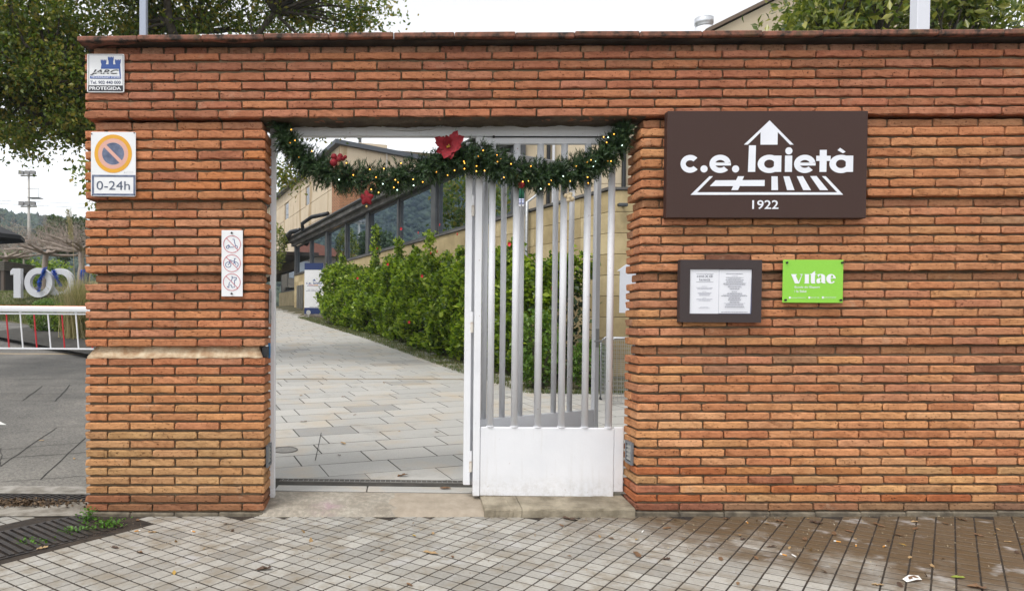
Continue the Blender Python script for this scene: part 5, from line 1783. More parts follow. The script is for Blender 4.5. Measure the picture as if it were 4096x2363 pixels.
MB().cyl((0, 0, 0), (0, 0, 1.28), 0.19, 24).build('duct', mat('vent_white', (0.60, 0.62, 0.65), 0.4), vp, True)
MB().tube([(0, 0, 1.281), (0, 0, 1.33), (0, 0, 1.36), (0, 0, 1.48)], [0.19, 0.165, 0.195, 0.195], 24).build('cap', mat('vent_steel', (0.58, 0.60, 0.63), 0.3, 0.5), vp, True)

# club house: upper storey set back behind the pavilion roof
ch2 = thing('club_house', 'two storey cream building with a dark roof edge beyond the pavilion', 'building', (-0.45, 25.06, 0), FA)
mb = MB(); mb.box(0.02, 24, -9, -0.05, 4.0, 8.46); mb.build('wall', JOINT, ch2)
RZ = [(4.9, 5.88), (5.9, 6.88), (6.9, 7.82), (7.84, 8.47)]
WINS = [(5.7, 6.7), (11.0, 12.3), (15.2, 16.4)]
def panel(a, b, z0, z1, m=STREAK):
    MB().bbox(a, b, -0.05, 0, z0, z1, 0.004).build('wall_panel', m, ch2)
for r_, (z0, z1) in enumerate(RZ):
    cuts = [1.3, 3.4, 5.7, 6.7, 8.8, 11.0, 12.3, 15.2, 16.4, 19, 22, 24]
    for a, b in zip(cuts, cuts[1:]):
        if r_ == 2 and (a, b) in WINS: continue
        panel(a, b - 0.008, z0, z1)
for (a, b) in WINS:
    w = MB().box(a, a + 0.05, -0.30, -0.045, 6.9, 7.82).box(b - 0.05, b, -0.30, -0.045, 6.9, 7.82).box(a + 0.05, b - 0.05, -0.3, -0.045, 6.9, 6.94).box(a + 0.05, b - 0.05, -0.3, -0.045, 7.78, 7.82).build('window', CREAM, ch2)
    mb = MB(); quad(mb, [(a + 0.05, -0.045, 6.94), (b - 0.05, -0.045, 6.94), (b - 0.05, -0.045, 7.78), (a + 0.05, -0.045, 7.78)]); mb.build('pane', mat('dark_pane', (0.03, 0.035, 0.04), 0.1), w)
def small_bricks():
    m, n, l, p = nmat('small_brickwork')
    t = n.new('ShaderNodeTexBrick'); tc = n.new('ShaderNodeNewGeometry').outputs['Position']
    mp = n.new('ShaderNodeMapping'); mp.inputs['Rotation'].default_value = (PI / 2, 0, 0); l.new(tc, mp.inputs['Vector'])
    l.new(mp.outputs[0], t.inputs['Vector'])
    t.inputs['Scale'].default_value = 1.0; t.inputs['Brick Width'].default_value = 0.30; t.inputs['Row Height'].default_value = 0.065; t.inputs['Mortar Size'].default_value = 0.010
    t.inputs['Color1'].default_value = (0.42, 0.20, 0.10, 1); t.inputs['Color2'].default_value = (0.36, 0.16, 0.08, 1); t.inputs['Mortar'].default_value = (0.15, 0.10, 0.06, 1)
    l.new(t.outputs[0], p.inputs['Base Color']); p.inputs['Roughness'].default_value = 0.9
    return m
SB = small_bricks()
MB().box(0.0, 1.29, -0.06, 0.003, 4.9, 8.0).build('brick_corner', SB, ch2)
MB().bbox(0.0, 1.29, -0.05, 0.004, 8.001, 8.47, 0.004).build('wall_panel', STREAK, ch2)
MB().box(-0.04, 0.018, -9, 0.0, 4.9, 7.55).build('brick_front', SB, ch2)
mb = MB(); mb.add([(-0.05, 0.0, 7.551), (-0.05, -9, 6.70), (-0.05, -9, 7.55), (-0.05, 0.0, 8.47), (0.019, 0, 7.551), (0.019, -9, 6.70), (0.019, -9, 7.55), (0.019, 0, 8.47)], [(0, 1, 2, 3), (7, 6, 5, 4), (0, 4, 5, 1), (1, 5, 6, 2), (2, 6, 7, 3), (3, 7, 4, 0)])
mb.build('front_band', STREAK, ch2)
ROOFM = mat('slate_roof', (0.075, 0.085, 0.10), 0.6)
mb = MB(); mb.add([(-0.25, 0.25, 8.48), (24, 0.25, 8.48), (24, -9.2, 7.54), (-0.25, -9.2, 7.54), (-0.25, 0.25, 8.66), (24, 0.25, 8.66), (24, -9.2, 7.72), (-0.25, -9.2, 7.72)], [(3, 2, 1, 0), (4, 5, 6, 7), (0, 1, 5, 4), (2, 3, 7, 6), (0, 4, 7, 3), (1, 2, 6, 5)])
mb.build('roof', ROOFM, ch2)
MB().box(1.6, 2.3, -2.6, -1.3, 8.2, 9.05).build('chimney', STREAK, ch2)
MB().tube([(2.5, -1.6, 8.3), (2.5, -1.6, 19)], 0.075, 8).build('mast', DKMET, ch2)
mb = MB(); mb.tube([(-0.10, -2.0, 8.50), (-0.14, -2.0, 8.0), (-0.12, -1.95, 7.0), (-0.12, -1.95, 5.5)], 0.03, 6); mb.build('drainpipe', mat('pale_pipe', (0.5, 0.46, 0.4), 0.6), ch2)
MB().box(3.9, 8, -6.8, -3.2, 8.0, 8.75).build('skylight', mat('skylight_white', (0.6, 0.63, 0.66), 0.3), ch2)

# totem panel by the building door
tt = thing('totem_sign', 'white and navy club totem panel half hidden by the hedge end', 'totem sign', (-1.55, 22.56, 1.50))
MB().bbox(0, 0.72, -0.04, 0.04, 0.0, 1.93, 0.004).build('panel', WHITE_SIGN, tt)
fn = lambda x, y: ((x - 383) / 202 * 0.72, 1.93 - (y - 828) / 552 * 1.93)
f = Flat(fn, -0.0425); f.rect(383, 828, 585, 902); f.build('navy_band', mat('totem_navy', (0.012, 0.03, 0.12), 0.5), tt)
f = Flat(fn, -0.0425); f.rect(383, 1312, 585, 1380); f.build('navy_band', MATS['totem_navy'], tt)
tb = lambda x0, y0, x1, y1: (fn(x0, 0)[0], fn(x1, 0)[0], fn(0, y1)[1], fn(0, y0)[1])
text_poly('c.e. laietà', *tb(400, 1030, 570, 1058), -0.0425, NAVY, tt, 0.012)
f = Flat(fn, -0.0425); f.poly([(487, 1000), (505, 1022), (468, 1022)]); f.stroke([(428, 1064), (412, 1078), (560, 1078), (548, 1064)], 3); f.build('emblem', NAVY, tt)
f = Flat(fn, -0.0430); f.stroke([(432, 1068), (480, 1068)], 5); f.build('red_line', REDP, tt)
f = Flat(fn, -0.0430); [f.rect(487 + 11 * k, 1062, 494 + 11 * k, 1074) for k in range(4)]; f.build('yellow_stripes', YEL, tt)
f = Flat(fn, -0.0425)
for y, w in ((1115, 130), (1130, 165), (1303, 90)): line_of_type(f, 483, y, w, 6)
stuff(f.build('type_lines', INKG, tt))
MB().box(0.0, 0.72, -0.06, 0.06, -0.12, -0.001).build('plinth', CONC, tt)
gl_ = thing('spotlight', 'round pale ground spotlight in front of the totem panel', 'spotlight', (-1.35, 22.2, 1.36))
MB().tube([(0, -0.02, 0.20), (0, 0.04, 0.20)], [0.085, 0.075], 16).build('head', mat('spot_grey', (0.45, 0.45, 0.43), 0.4), gl_)
MB().cyl((0, 0.02, 0), (0, 0.02, 0.12), 0.03, 8).build('stem', MATS['spot_grey'], gl_)

# security camera, wire trolley, house-shaped sign by the rear corner
sc_ = thing('security_camera', 'small dark security camera on the corner of the stone wing', 'camera', (5.62, 6.79, 3.15))
MB().bbox(-0.05, 0.10, -0.10, -0.03, 0.0, 0.055, 0.01).build('body', mat('camera_grey', (0.06, 0.065, 0.07), 0.4), sc_)
MB().tube([(0.05, 0.03, 0.03), (0.05, -0.03, 0.03)], 0.02, 8).build('bracket', MATS['camera_grey'], sc_)
MB().cyl((-0.062, -0.065, 0.027), (-0.049, -0.065, 0.027), 0.018, 10).build('lens', BLACKM, sc_)
hs_ = thing('house_shaped_sign', 'white house-shaped board half hidden behind the wall reveal', 'sign', (5.33, 5.56, 1.45))
MB().prism([(-0.06, 0.0), (0.40, 0.0), (0.40, 0.60), (0.44, 0.60), (0.17, 0.80), (-0.10, 0.60), (-0.06, 0.60)], 0, 0.03).build('board', mat('board_white', (0.66, 0.68, 0.74), 0.5), hs_)
MB().cyl((0.17, 0.05, -1.12), (0.17, 0.05, 0.5), 0.025, 10).build('post', DKMET, hs_)
wt = thing('wire_trolley', 'upright galvanised wire mesh trolley beside the gate leaf', 'trolley', (4.72, 4.10, zp(4.1)))
mb = MB()
for a, b in (((0, 0), (0.55, 0)), ((0, 0.4), (0.55, 0.4))):
    mb.tube([(a[0], a[1], 0.02), (a[0], a[1], 0.78), (a[0] + 0.05, a[1], 0.83), (b[0] - 0.05, b[1], 0.83), (b[0], b[1], 0.78), (b[0], b[1], 0.02)], 0.012, 8)
mb.build('tube_frame', GALV, wt, True)
WIRE = mat('bright_wire', (0.55, 0.56, 0.58), 0.35, 0.7)
for side in range(4):
    mb = MB()
    for k in range(1, 17):
        z = 0.05 * k
        mb.bar(*{0: ((0, 0, z), (0.55, 0, z)), 1: ((0, 0.4, z), (0.55, 0.4, z)), 2: ((0, 0, z), (0, 0.4, z)), 3: ((0.55, 0, z), (0.55, 0.4, z))}[side], 0.004, 0.004)
    for k in range(1, 11 if side < 2 else 8):
        x = 0.05 * k
        p0 = {0: (x, 0), 1: (x, 0.4), 2: (0, x), 3: (0.55, x)}[side]
        mb.bar((*p0, 0.05), (*p0, 0.82), 0.004, 0.004, (0, 1, 0))
    stuff(mb.build('wire_mesh', WIRE, wt))
for x in (0.0, 0.55):
    for y in (0.0, 0.4): MB().cyl((x - 0.012, y, 0.03), (x + 0.012, y, 0.03), 0.03, 12).build('wheel', BLACKM, wt)

# poles behind the wall
gp = thing('square_pole', 'slim grey square pole rising behind the wall above the pier', 'pole', (0.115, 0.70, 0.0))
MB().bbox(-0.026, 0.026, -0.026, 0.026, 0.0, 6.5, 0.003).build('shaft', mat('pole_grey', (0.30, 0.33, 0.40), 0.4, 0.4), gp)
MB().bar((0.032, 0, 3.4), (0.032, 0, 6.5), 0.004, 0.004, (0, 1, 0)).build('cable', BLACKM, gp)
MB().bbox(-0.10, 0.10, -0.10, 0.10, 0.0, 0.012, 0.003).build('base_plate', GALV, gp)
wp = thing('white_pole', 'thick white metal post rising behind the wall among laurel leaves', 'pole', (6.645, 1.56, 0.1))
MB().bbox(-0.055, 0.055, -0.05, 0.05, 0, 6.0, 0.004).build('shaft', mat('pole_white', (0.66, 0.68, 0.74), 0.45), wp)
MB().bbox(-0.12, 0.12, -0.12, 0.12, 0.0, 0.02, 0.003).build('base_plate', GALV, wp)

# ================================================================ vegetation
BARK = mat('bark', (0.045, 0.036, 0.028), 0.95, c2=(0.10, 0.085, 0.068), scale=12, bump=1.0, bscale=30, bdist=0.02)
def limb(mb, a, b, r0, r1, n_=5, sag=0.15, sides=6):
    a, b = Vector(a), Vector(b)
    L = (b - a).length
    pts, rs = [], []
    o1 = Vector((random.uniform(-1, 1), random.uniform(-1, 1), random.uniform(-0.3, 1))) * L * sag
    for i in range(n_ + 1):
        t = i / n_
        pts.append(a.lerp(b, t) + o1 * math.sin(t * PI) * 0.6 + Vector((random.uniform(-1, 1), random.uniform(-1, 1), random.uniform(-1, 1))) * L * 0.02 * (0 < i < n_))
        rs.append(r0 + (r1 - r0) * t)
    mb.tube(pts, rs, sides, False)
    return pts

def tree(t, base, fork, clusters, leafm, leaf, per, spread, trunk_r, crown_name='crown', up=0.25, limbs=9, aspect=0.55):
    """tapered trunk, limbs reaching into the crown, twigs to each clump, leaves round the clumps"""
    org = t.location
    mb = MB(org)
    base, fork = Vector(base), Vector(fork)
    limb(mb, base, fork, trunk_r, trunk_r * 0.72, 6, 0.05, 10)
    cl = [Vector(c) for c in clusters]
    mains = []
    for k in range(limbs):
        c = cl[int(k * len(cl) / limbs)]
        end = fork.lerp(c, 0.72)
        mains.append(limb(mb, fork, end, trunk_r * 0.5, trunk_r * 0.14, 7, 0.12, 7))
    nodes = [p for m_ in mains for p in m_[2:]]
    for c in cl:
        nd = min(nodes, key=lambda p: (p - c).length)
        if (nd - c).length < 3.2:
            limb(mb, nd, c, min(0.035, trunk_r * 0.14), 0.006, 4, 0.14, 4)
    mb.build('trunk', BARK, t, True)
    pts = []
    C = np.array([tuple(c) for c in cl])
    k = np.repeat(np.arange(len(C)), per)
    sp = spread * rng.uniform(0.55, 1.25, len(C))[k][:, None]
    P_ = C[k] + rng.normal(size=(len(k), 3)) * sp * np.array([1, 1, 0.62])
    me = leaves_mesh(crown_name, P_ - np.array(org), up, leaf, aspect)
    return link(crown_name, me, leafm, t)

OAK = leafmat('oak_leaf', [(0.045, 0.080, 0.014), (0.08, 0.13, 0.020), (0.115, 0.175, 0.026), (0.16, 0.205, 0.034), (0.22, 0.245, 0.045), (0.33, 0.25, 0.040), (0.10, 0.145, 0.022)], 0.44, 0.4)
oak = thing('oak_tree', 'huge spreading evergreen oak with dark branches behind the pier', 'tree', (-1.8, 8.2, zr(8.2)))
cls = []
def blob(cx, cy, cz, rx, ry, rz_, n_):
    for _ in range(n_):
        while True:
            v = rng.normal(size=3)
            v /= np.linalg.norm(v)
            r_ = rng.uniform(0.25, 1.0) ** 0.5
            p_ = (cx + v[0] * rx * r_, cy + v[1] * ry * r_, cz + v[2] * rz_ * r_)
            break
        cls.append(p_)
for b_ in ((-4.6, 7.0, 6.6, 2.0, 1.8, 1.9, 120), (-5.2, 7.6, 5.3, 1.6, 1.6, 1.1, 80), (-3.3, 7.4, 6.6, 1.6, 1.8, 1.6, 95), (-1.9, 7.4, 7.5, 1.6, 2.0, 1.5, 85), (-0.4, 7.6, 7.5, 1.5, 2.0, 1.25, 70), (0.75, 7.6, 7.0, 0.9, 1.2, 0.6, 22), (1.25, 7.4, 6.55, 0.5, 0.6, 0.3, 7),
           (-3.35, 6.8, 5.15, 0.75, 0.9, 0.75, 34), (-3.15, 6.7, 4.45, 0.35, 0.5, 0.4, 9), (-3.9, 6.8, 4.25, 0.4, 0.4, 0.25, 5), (-6.2, 6.0, 5.6, 1.4, 1.3, 1.6, 60),
           (0.35, 7.2, 4.75, 0.40, 0.8, 0.30, 8), (0.10, 7.2, 3.95, 0.18, 0.4, 0.4, 3), (0.80, 7.4, 4.85, 0.40, 0.6, 0.2, 6), (-0.5, 7.6, 5.3, 0.8, 1.2, 0.8, 22), (1.05, 7.6, 5.0, 0.3, 0.4, 0.15, 3)):
    blob(*b_)
random.Random(4).shuffle(cls)
tree(oak, (-1.8, 8.2, zr(8.2)), (-1.9, 8.0, 3.9), cls, OAK, 0.080, 155, 0.23, 0.30, limbs=14)

# stone pine bough low at the left edge
PINE = leafmat('pine_needle', [(0.012, 0.025, 0.012), (0.022, 0.042, 0.018), (0.035, 0.055, 0.022)], 0.1, 0.5)
def needles_mesh(cs, per, spread, ln):
    C = np.asarray(cs); k = np.repeat(np.arange(len(C)), per)
    return leaves_mesh('needles', C[k] + rng.normal(size=(len(k), 3)) * spread, 0.4, ln, 0.06, 0.4, 0.0)
pn = thing('stone_pine', 'dark pine with drooping needle boughs under the oak crown', 'tree', (-9.4, 10.0, zr(10)))
pc = [(-8.6 + random.gauss(0, 0.55), 10 + random.gauss(0, 0.6), 6.55 + random.gauss(0, 0.33)) for _ in range(46)]
mb = MB(pn.location); limb(mb, (-9.4, 10, zr(10)), (-9.3, 10, 6.2), 0.22, 0.16, 6, 0.03, 10)
for c in pc: limb(mb, (-9.3, 10, 6.0), c, 0.035, 0.008, 4, 0.08, 4)
mb.build('trunk', BARK, pn, True)
link('crown', needles_mesh(np.array(pc) - np.array(pn.location), 130, 0.16, 0.15), PINE, pn)

# laurel behind the wall on the right
LAU = leafmat('laurel_leaf', [(0.05, 0.085, 0.016), (0.10, 0.145, 0.026), (0.16, 0.20, 0.038), (0.25, 0.28, 0.06), (0.38, 0.36, 0.09), (0.12, 0.17, 0.03)], 0.38, 0.30)
cls = []
for b_ in ((8.1, 4.3, 4.9, 1.3, 0.8, 1.05, 110), (7.05, 3.3, 4.95, 0.40, 0.5, 0.5, 26), (6.75, 3.2, 4.55, 0.22, 0.4, 0.3, 10), (9.2, 4.2, 4.9, 1.0, 0.7, 1.0, 50), (7.6, 3.5, 5.4, 0.7, 0.6, 0.5, 30)):
    blob(*b_)
la = thing('laurel_shrub', 'glossy laurel foliage showing over the wall top around the white post', 'shrub', (7.8, 3.9, zp(3.9)))
tree(la, (7.8, 3.9, zp(3.9)), (7.8, 3.9, 2.6), cls, LAU, 0.108, 60, 0.20, 0.10, up=0.1, limbs=8, aspect=0.42)

# hibiscus hedge along the pavilion
HIB = leafmat('hibiscus_leaf', [(0.040, 0.080, 0.010), (0.085, 0.150, 0.014), (0.16, 0.25, 0.022), (0.26, 0.36, 0.032), (0.38, 0.46, 0.06), (0.13, 0.21, 0.018)], 0.44, 0.38)
hg = thing('hibiscus_hedge', 'leafy green hibiscus hedge with red flowers beside the paved walk', 'hedge', (2.0, 13.8, zp(13.8)))
HL = [(-0.12, 19.8), (0.6, 17.6), (2.05, 13.7), (2.9, 10.9), (3.55, 8.95), (4.1, 7.2), (4.75, 5.95)]
acc = [0]
for (xa, ya), (xb, yb) in zip(HL, HL[1:]): acc.append(acc[-1] + math.hypot(xb - xa, yb - ya))
def hpos(t):
    d = t * acc[-1]
    for i in range(len(acc) - 1):
        if d <= acc[i + 1]:
            w = (d - acc[i]) / (acc[i + 1] - acc[i])
            return HL[i][0] + (HL[i + 1][0] - HL[i][0]) * w, HL[i][1] + (HL[i + 1][1] - HL[i][1]) * w, d
def htop(d):
    return 1.62 + 0.5 * noise.noise(Vector((d * 0.55, 3.1, 0))) + 0.45 * noise.noise(Vector((d * 1.7, 7.7, 0)))
cen, dirs = [], []
NH = 4600
for k in range(NH):
    t = random.random() ** 0.85
    x, y, d = hpos(t)
    H = htop(d)
    # leafy shoots on the side towards the walk, and over the top; gaps between them let the dark heart show
    u = random.random()
    if u < 0.70:
        h = random.random() ** 0.85 * H + 0.06
        lump = 2.6 * noise.noise(Vector((x * 1.5, y * 1.5, h * 2.2))) + 1.2 * noise.noise(Vector((x * 4, y * 4, h * 5)))
        if lump < -0.55 and random.random() < 0.85: continue
        off = -0.50 * math.sin(PI * min(0.98, 0.20 + 0.70 * h / H)) ** 0.55 + abs(random.gauss(0, 0.05)) - 0.12 * lump
    else:
        h = H - abs(random.gauss(0, 0.10)) + 0.10 * math.sin(d * 13); off = random.uniform(-0.42, 0.40)
    cen.append((x + off * 0.94, y + off * 0.33, zp(y) + h)); dirs.append((-0.9, -0.5, 0.6))
# upright shoots
for (t, hh) in ((0.10, 0.5), (0.22, 0.4), (0.34, 1.15), (0.41, 0.5), (0.47, 0.6), (0.57, 0.4), (0.63, 0.9), (0.70, 0.55), (0.75, 0.5), (0.82, 0.4), (0.90, 0.35)):
    x, y, d = hpos(t)
    for q in range(int(32 * hh)):
        u = random.random()
        cen.append((x - 0.12 + random.gauss(0, 0.07 * (1.2 - u)), y + random.gauss(0, 0.07), zp(y) + htop(d) + hh * u)); dirs.append((0, 0, 1))
C = np.array(cen); Dn = np.array(dirs)
per = 14
k = np.repeat(np.arange(len(C)), per)
P_ = C[k] + rng.normal(size=(len(k), 3)) * np.array([0.050, 0.050, 0.055])
link('foliage', leaves_mesh('foliage', P_ - np.array(hg.location), 0.75, 0.100, 0.66, 0.35, 0.3, Dn[k], 0.45), HIB, hg)
mb = MB(hg.location)
for q in range(150):
    x, y, d = hpos(random.random())
    limb(mb, (x + random.uniform(-0.2, 0.2), y, zp(y) - 0.02), (x - random.uniform(0.0, 0.4), y + random.uniform(-0.25, 0.25), zp(y) + htop(d) * random.uniform(0.6, 1.0)), 0.014, 0.004, 4, 0.06, 4)
mb.build('stems', BARK, hg)
# leafy heart hides the wall; inner shade is put into its dark colours
HEART = leafmat('shaded_heart_leaf', [(0.015, 0.030, 0.006), (0.03, 0.055, 0.010), (0.05, 0.085, 0.014)], 0.2, 0.5)
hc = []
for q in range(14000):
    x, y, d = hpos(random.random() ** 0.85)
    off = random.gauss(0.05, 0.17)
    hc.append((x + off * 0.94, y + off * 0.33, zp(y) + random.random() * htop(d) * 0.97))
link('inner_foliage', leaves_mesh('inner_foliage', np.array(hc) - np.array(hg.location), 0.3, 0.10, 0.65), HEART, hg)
HRED = mat('hibiscus_red', (0.55, 0.012, 0.020), 0.5)
def flower(p_, r_, bud=False):
    mb = MB(hg.location)
    if bud:
        mb.tube([p_, (p_[0] + 0.005, p_[1], p_[2] + 0.03), (p_[0] + 0.006, p_[1], p_[2] + 0.055)], [0.008, 0.011, 0.003], 6)
        return mb.build('bud', HRED, hg, True)
    vs, fs = [Vector(p_)], []
    for i in range(20):
        a = 2 * PI * i / 20
        rr_ = r_ * (0.75 + 0.3 * abs(math.cos(2.5 * a)))
        vs.append(Vector((p_[0] + rr_ * math.cos(a) * 0.8, p_[1] - 0.35 * rr_ - 0.25 * rr_ * math.cos(a), p_[2] + rr_ * math.sin(a))))
    for i in range(20): fs.append((0, 1 + i, 1 + (i + 1) % 20))
    mb.add(vs, fs)
    return mb.build('flower', HRED, hg)
for p_ in ((2.11, 11.4, 3.36), (2.55, 10.0, 2.22), (2.30, 10.75, 1.27), (0.93, 14.85, 2.44), (1.8, 12.3, 2.63), (3.80, 6.4, 2.51), (4.2, 5.0, 1.77)): flower(p_, 0.036)
for p_ in ((2.47, 10.4, 3.13), (2.71, 9.7, 2.64), (2.82, 9.35, 2.64), (2.86, 9.25, 3.15), (3.14, 8.4, 2.87), (1.51, 13.2, 3.06)): flower(p_, 0.05, True)
# low shrubs at the end of the hedge, seen through the gate bars
def shrub(name, label, loc, rx, ry, h, n_, leafm, leaf, up=0.4, aspect=0.5, group=None):
    t = thing(name, label, 'shrub', loc, 0, group)
    P_ = []
    for q in range(n_):
        v = rng.normal(size=3); v /= np.linalg.norm(v); r_ = rng.uniform(0.4, 1) ** 0.5
        P_.append((v[0] * rx * r_, v[1] * ry * r_, h * 0.5 + v[2] * h * 0.5 * r_))
    link('foliage', leaves_mesh('foliage', P_, up, leaf, aspect), leafm, t)
    mb = MB()
    for q in range(14):
        limb(mb, (random.gauss(0, 0.05), random.gauss(0, 0.05), -0.03), (random.gauss(0, rx * 0.5), random.gauss(0, ry * 0.5), h * random.uniform(0.5, 0.95)), 0.012, 0.003, 4, 0.08, 4)
    mb.build('stems', BARK, t)
    return t
FRESH = leafmat('fresh_leaf', [(0.05, 0.11, 0.015), (0.09, 0.18, 0.022), (0.13, 0.23, 0.03), (0.17, 0.26, 0.045)], 0.35, 0.4)
shrub('low_shrub', 'bushy bright green plant at the hedge end behind the gate bars', (4.05, 5.35, zp(5.3)), 0.38, 0.3, 1.15, 1500, FRESH, 0.075, 0.6)
shrub('low_shrub', 'low rounded green plant by the stone wing corner', (4.78, 5.25, zp(5.25)), 0.30, 0.3, 0.72, 1300, FRESH, 0.075, 0.7, 0.4)
shrub('oleander', 'dark oleander bush beside the far end of the pavilion', (-3.45, 27.0, zp(27) + 1.7), 0.55, 0.55, 2.2, 700, LAU, 0.22, 0.3, 0.25)

# ---------------------------------------------------------------- beyond the driveway
EDG = [(-30, 26), (-22, 26), (-12.5, 20.9), (-9.9, 18.4), (-8.0, 16.0), (-5.2, 11.6), (-3.6, 10.6), (-1.5, 9.2), (-0.03, 7.0), (2, 5)]
def edge_y(x):
    for (xa, ya), (xb, yb) in zip(EDG, EDG[1:]):
        if xa <= x <= xb: return ya + (yb - ya) * (x - xa) / (xb - xa)
    return 26 if x < -30 else 5
def zl(x, y):
    d = max(0.0, y - edge_y(x) - 0.2)
    return zr(y) + 0.010 + 0.21 * min(d, 4.0)
vs, fs = [], []
NX, NY = 150, 44
for i in range(NX + 1):
    x = -48 + 46.2 * (i / NX) ** 0.55
    for j in range(NY + 1):
        y = edge_y(x) - 0.05 + 48 * (j / NY) ** 2.0
        vs.append((x, y, zl(x, y) + random.uniform(-0.01, 0.01) * (j > 0)))
for i in range(NX):
    for j in range(NY):
        q = i * (NY + 1) + j
        if (vs[q + NY + 1][0] - 2.13) / (vs[q + NY + 1][1] + 4.94) < -0.235:
            fs.append((q, q + NY + 1, q + NY + 2, q + 1))
mb = MB(); mb.add(vs, fs)
struct(mb.build('lawn', mat('lawn_soil', (0.085, 0.070, 0.036), 0.95, c2=(0.13, 0.125, 0.05), scale=0.9, bump=0.8, bscale=20, bdist=0.03), None, True))
LGR = leafmat('lawn_blade', [(0.06, 0.09, 0.02), (0.10, 0.14, 0.03), (0.14, 0.17, 0.045), (0.20, 0.18, 0.07)], 0.3, 0.6)
roots = []
for q in range(26000):
    x = random.uniform(-16, -3.6); y = edge_y(x) + 0.1 + abs(random.gauss(0, 3.0))
    roots.append((x, y, zl(x, y) - 0.01))
o = link('grass', blades_mesh('grass', roots, 0.09, 0.02, 0.9, 0.6), LGR); o['kind'] = 'stuff'

# rising barrier arm with its hanging skirt
bar = thing('barrier_arm', 'white and red rising barrier arm with hanging skirt across the driveway', 'barrier', (-1.85, 4.56, 0.26))
BW = mat('barrier_white', (0.74, 0.75, 0.77), 0.35)
BR = mat('barrier_red', (0.45, 0.012, 0.02), 0.4)
BOr = mat('barrier_orange', (0.75, 0.17, 0.03), 0.45)
bo = (-1.85, 4.56, 0.26)
mb = MB(bo)
pr_ = [(-0.028, -0.037), (0.028, -0.037), (0.034, -0.012), (0.034, 0.020), (0.024, 0.037), (-0.024, 0.037), (-0.034, 0.020), (-0.034, -0.012)]
vs = [(x, 4.56 + a, 1.437 + b) for x in (-6.2, -1.9) for a, b in pr_] + [(-1.80, 4.56 + a * 0.5, 1.425 + b * 0.35) for a, b in pr_]
fs = [tuple(reversed(range(8)))] + [(i, (i + 1) % 8, 8 + (i + 1) % 8, 8 + i) for i in range(8)] + [(8 + i, 8 + (i + 1) % 8, 16 + (i + 1) % 8, 16 + i) for i in range(8)] + [tuple(range(16, 24))]
mb.add(vs, fs); mb.build('arm', BW, bar)
mb = MB(bo); mb.box(-6.2, -1.92, 4.545, 4.575, 1.4745, 1.4805); mb.build('reflective_strip', BOr, bar)
for z in (1.375, 0.915):
    mb = MB(bo); mb.box(-6.2, -1.93, 4.548, 4.572, z - 0.010, z + 0.010); mb.build('skirt_rail', BW, bar)
k = 0
x = -1.95
while x > -6.2:
    mb = MB(bo); mb.cyl((x, 4.56, 0.925), (x - 0.035, 4.56, 1.364), 0.0105, 8); mb.build('rod', BR if k % 2 == 0 else BW, bar)
    if k % 4 == 1:
        mb = MB(bo); mb.box(x - 0.05, x - 0.02, 4.552, 4.568, 1.386, 1.400); mb.build('hanger', BW, bar)
    x -= 0.186; k += 1
mb = MB(bo); mb.box(-1.88, -1.78, 4.50, 4.62, 0.26, 0.98); mb.build('rest_post', mat('barrier_post', (0.12, 0.14, 0.17), 0.5), bar)

# big numerals
NUM = mat('numeral_white', (0.60, 0.61, 0.65), 0.7, c2=(0.67, 0.68, 0.72), scale=40)
NSIDE = mat('numeral_side', (0.04, 0.04, 0.09), 0.6)
nm = thing('numeral_one', 'tall grey figure 1 of the hundred on the lawn', 'numeral', (-13.67, 24.06, 2.08))
MB().prism([(0.13, 0), (0.42, 0), (0.42, 1.19), (0.10, 1.19), (0.0, 1.08), (0.0, 0.92), (0.13, 0.96)], 0, 0.22).build('figure', NUM, nm)
def ring_num(name, label, x, z, R, r_, y=24.06):
    t = thing(name, label, 'numeral', (x, y, z - R))
    vs, fs = [], []
    n_ = 56
    for (rad, yy) in ((R, 0), (r_, 0), (r_, 0.22), (R, 0.22)):
        for k in range(n_):
            a = 2 * PI * k / n_
            vs.append((rad * math.cos(a), yy, R + rad * math.sin(a) * 1.05))
    for s_ in range(4):
        for k in range(n_):
            q = (k + 1) % n_; s2_ = (s_ + 1) % 4
            fs.append((s_ * n_ + k, s_ * n_ + q, s2_ * n_ + q, s2_ * n_ + k))
    mb = MB(); mb.add(vs, fs); mb.build('ring', NUM, t)
    return t
ring_num('numeral_zero', 'grey ring shaped first zero of the hundred on the lawn', -12.53, 2.70, 0.57, 0.34)
ring_num('numeral_zero', 'grey ring shaped last zero of the hundred beside the pampas grass', -11.77, 2.70, 0.57, 0.34, 24.30)
TIN = leafmat('blue_tinsel', [(0.006, 0.03, 0.30), (0.012, 0.08, 0.55), (0.03, 0.18, 0.75)], 0.0, 0.2)
def tinsel(label, pts, y):
    t = thing('tinsel', label, 'tinsel', (pts[0][0], y, pts[0][1]), 0, 'blue tinsel on the lawn')
    cs = []
    for (xa, za), (xb, zb) in zip(pts, pts[1:]):
        for q in range(220):
            u = random.random(); cs.append((xa + (xb - xa) * u + random.gauss(0, 0.035), y + random.gauss(0, 0.035), za + (zb - za) * u + random.gauss(0, 0.02)))
    stuff(link('strands', leaves_mesh('strands', np.array(cs) - np.array([pts[0][0], y, pts[0][1]]), 0, 0.10, 0.16), TIN, t))
    mb = MB((pts[0][0], y, pts[0][1])); mb.tube([(x_, y, z_) for x_, z_ in pts], 0.006, 4); mb.build('cord', NSIDE, t)
tinsel('blue tinsel hanging through the first zero', [(-12.22, 3.30), (-12.30, 3.05), (-12.45, 2.75), (-12.48, 2.35)], 24.0)
tinsel('blue tinsel hanging over the last zero', [(-11.98, 3.20), (-11.88, 2.95), (-11.68, 2.55)], 24.2)
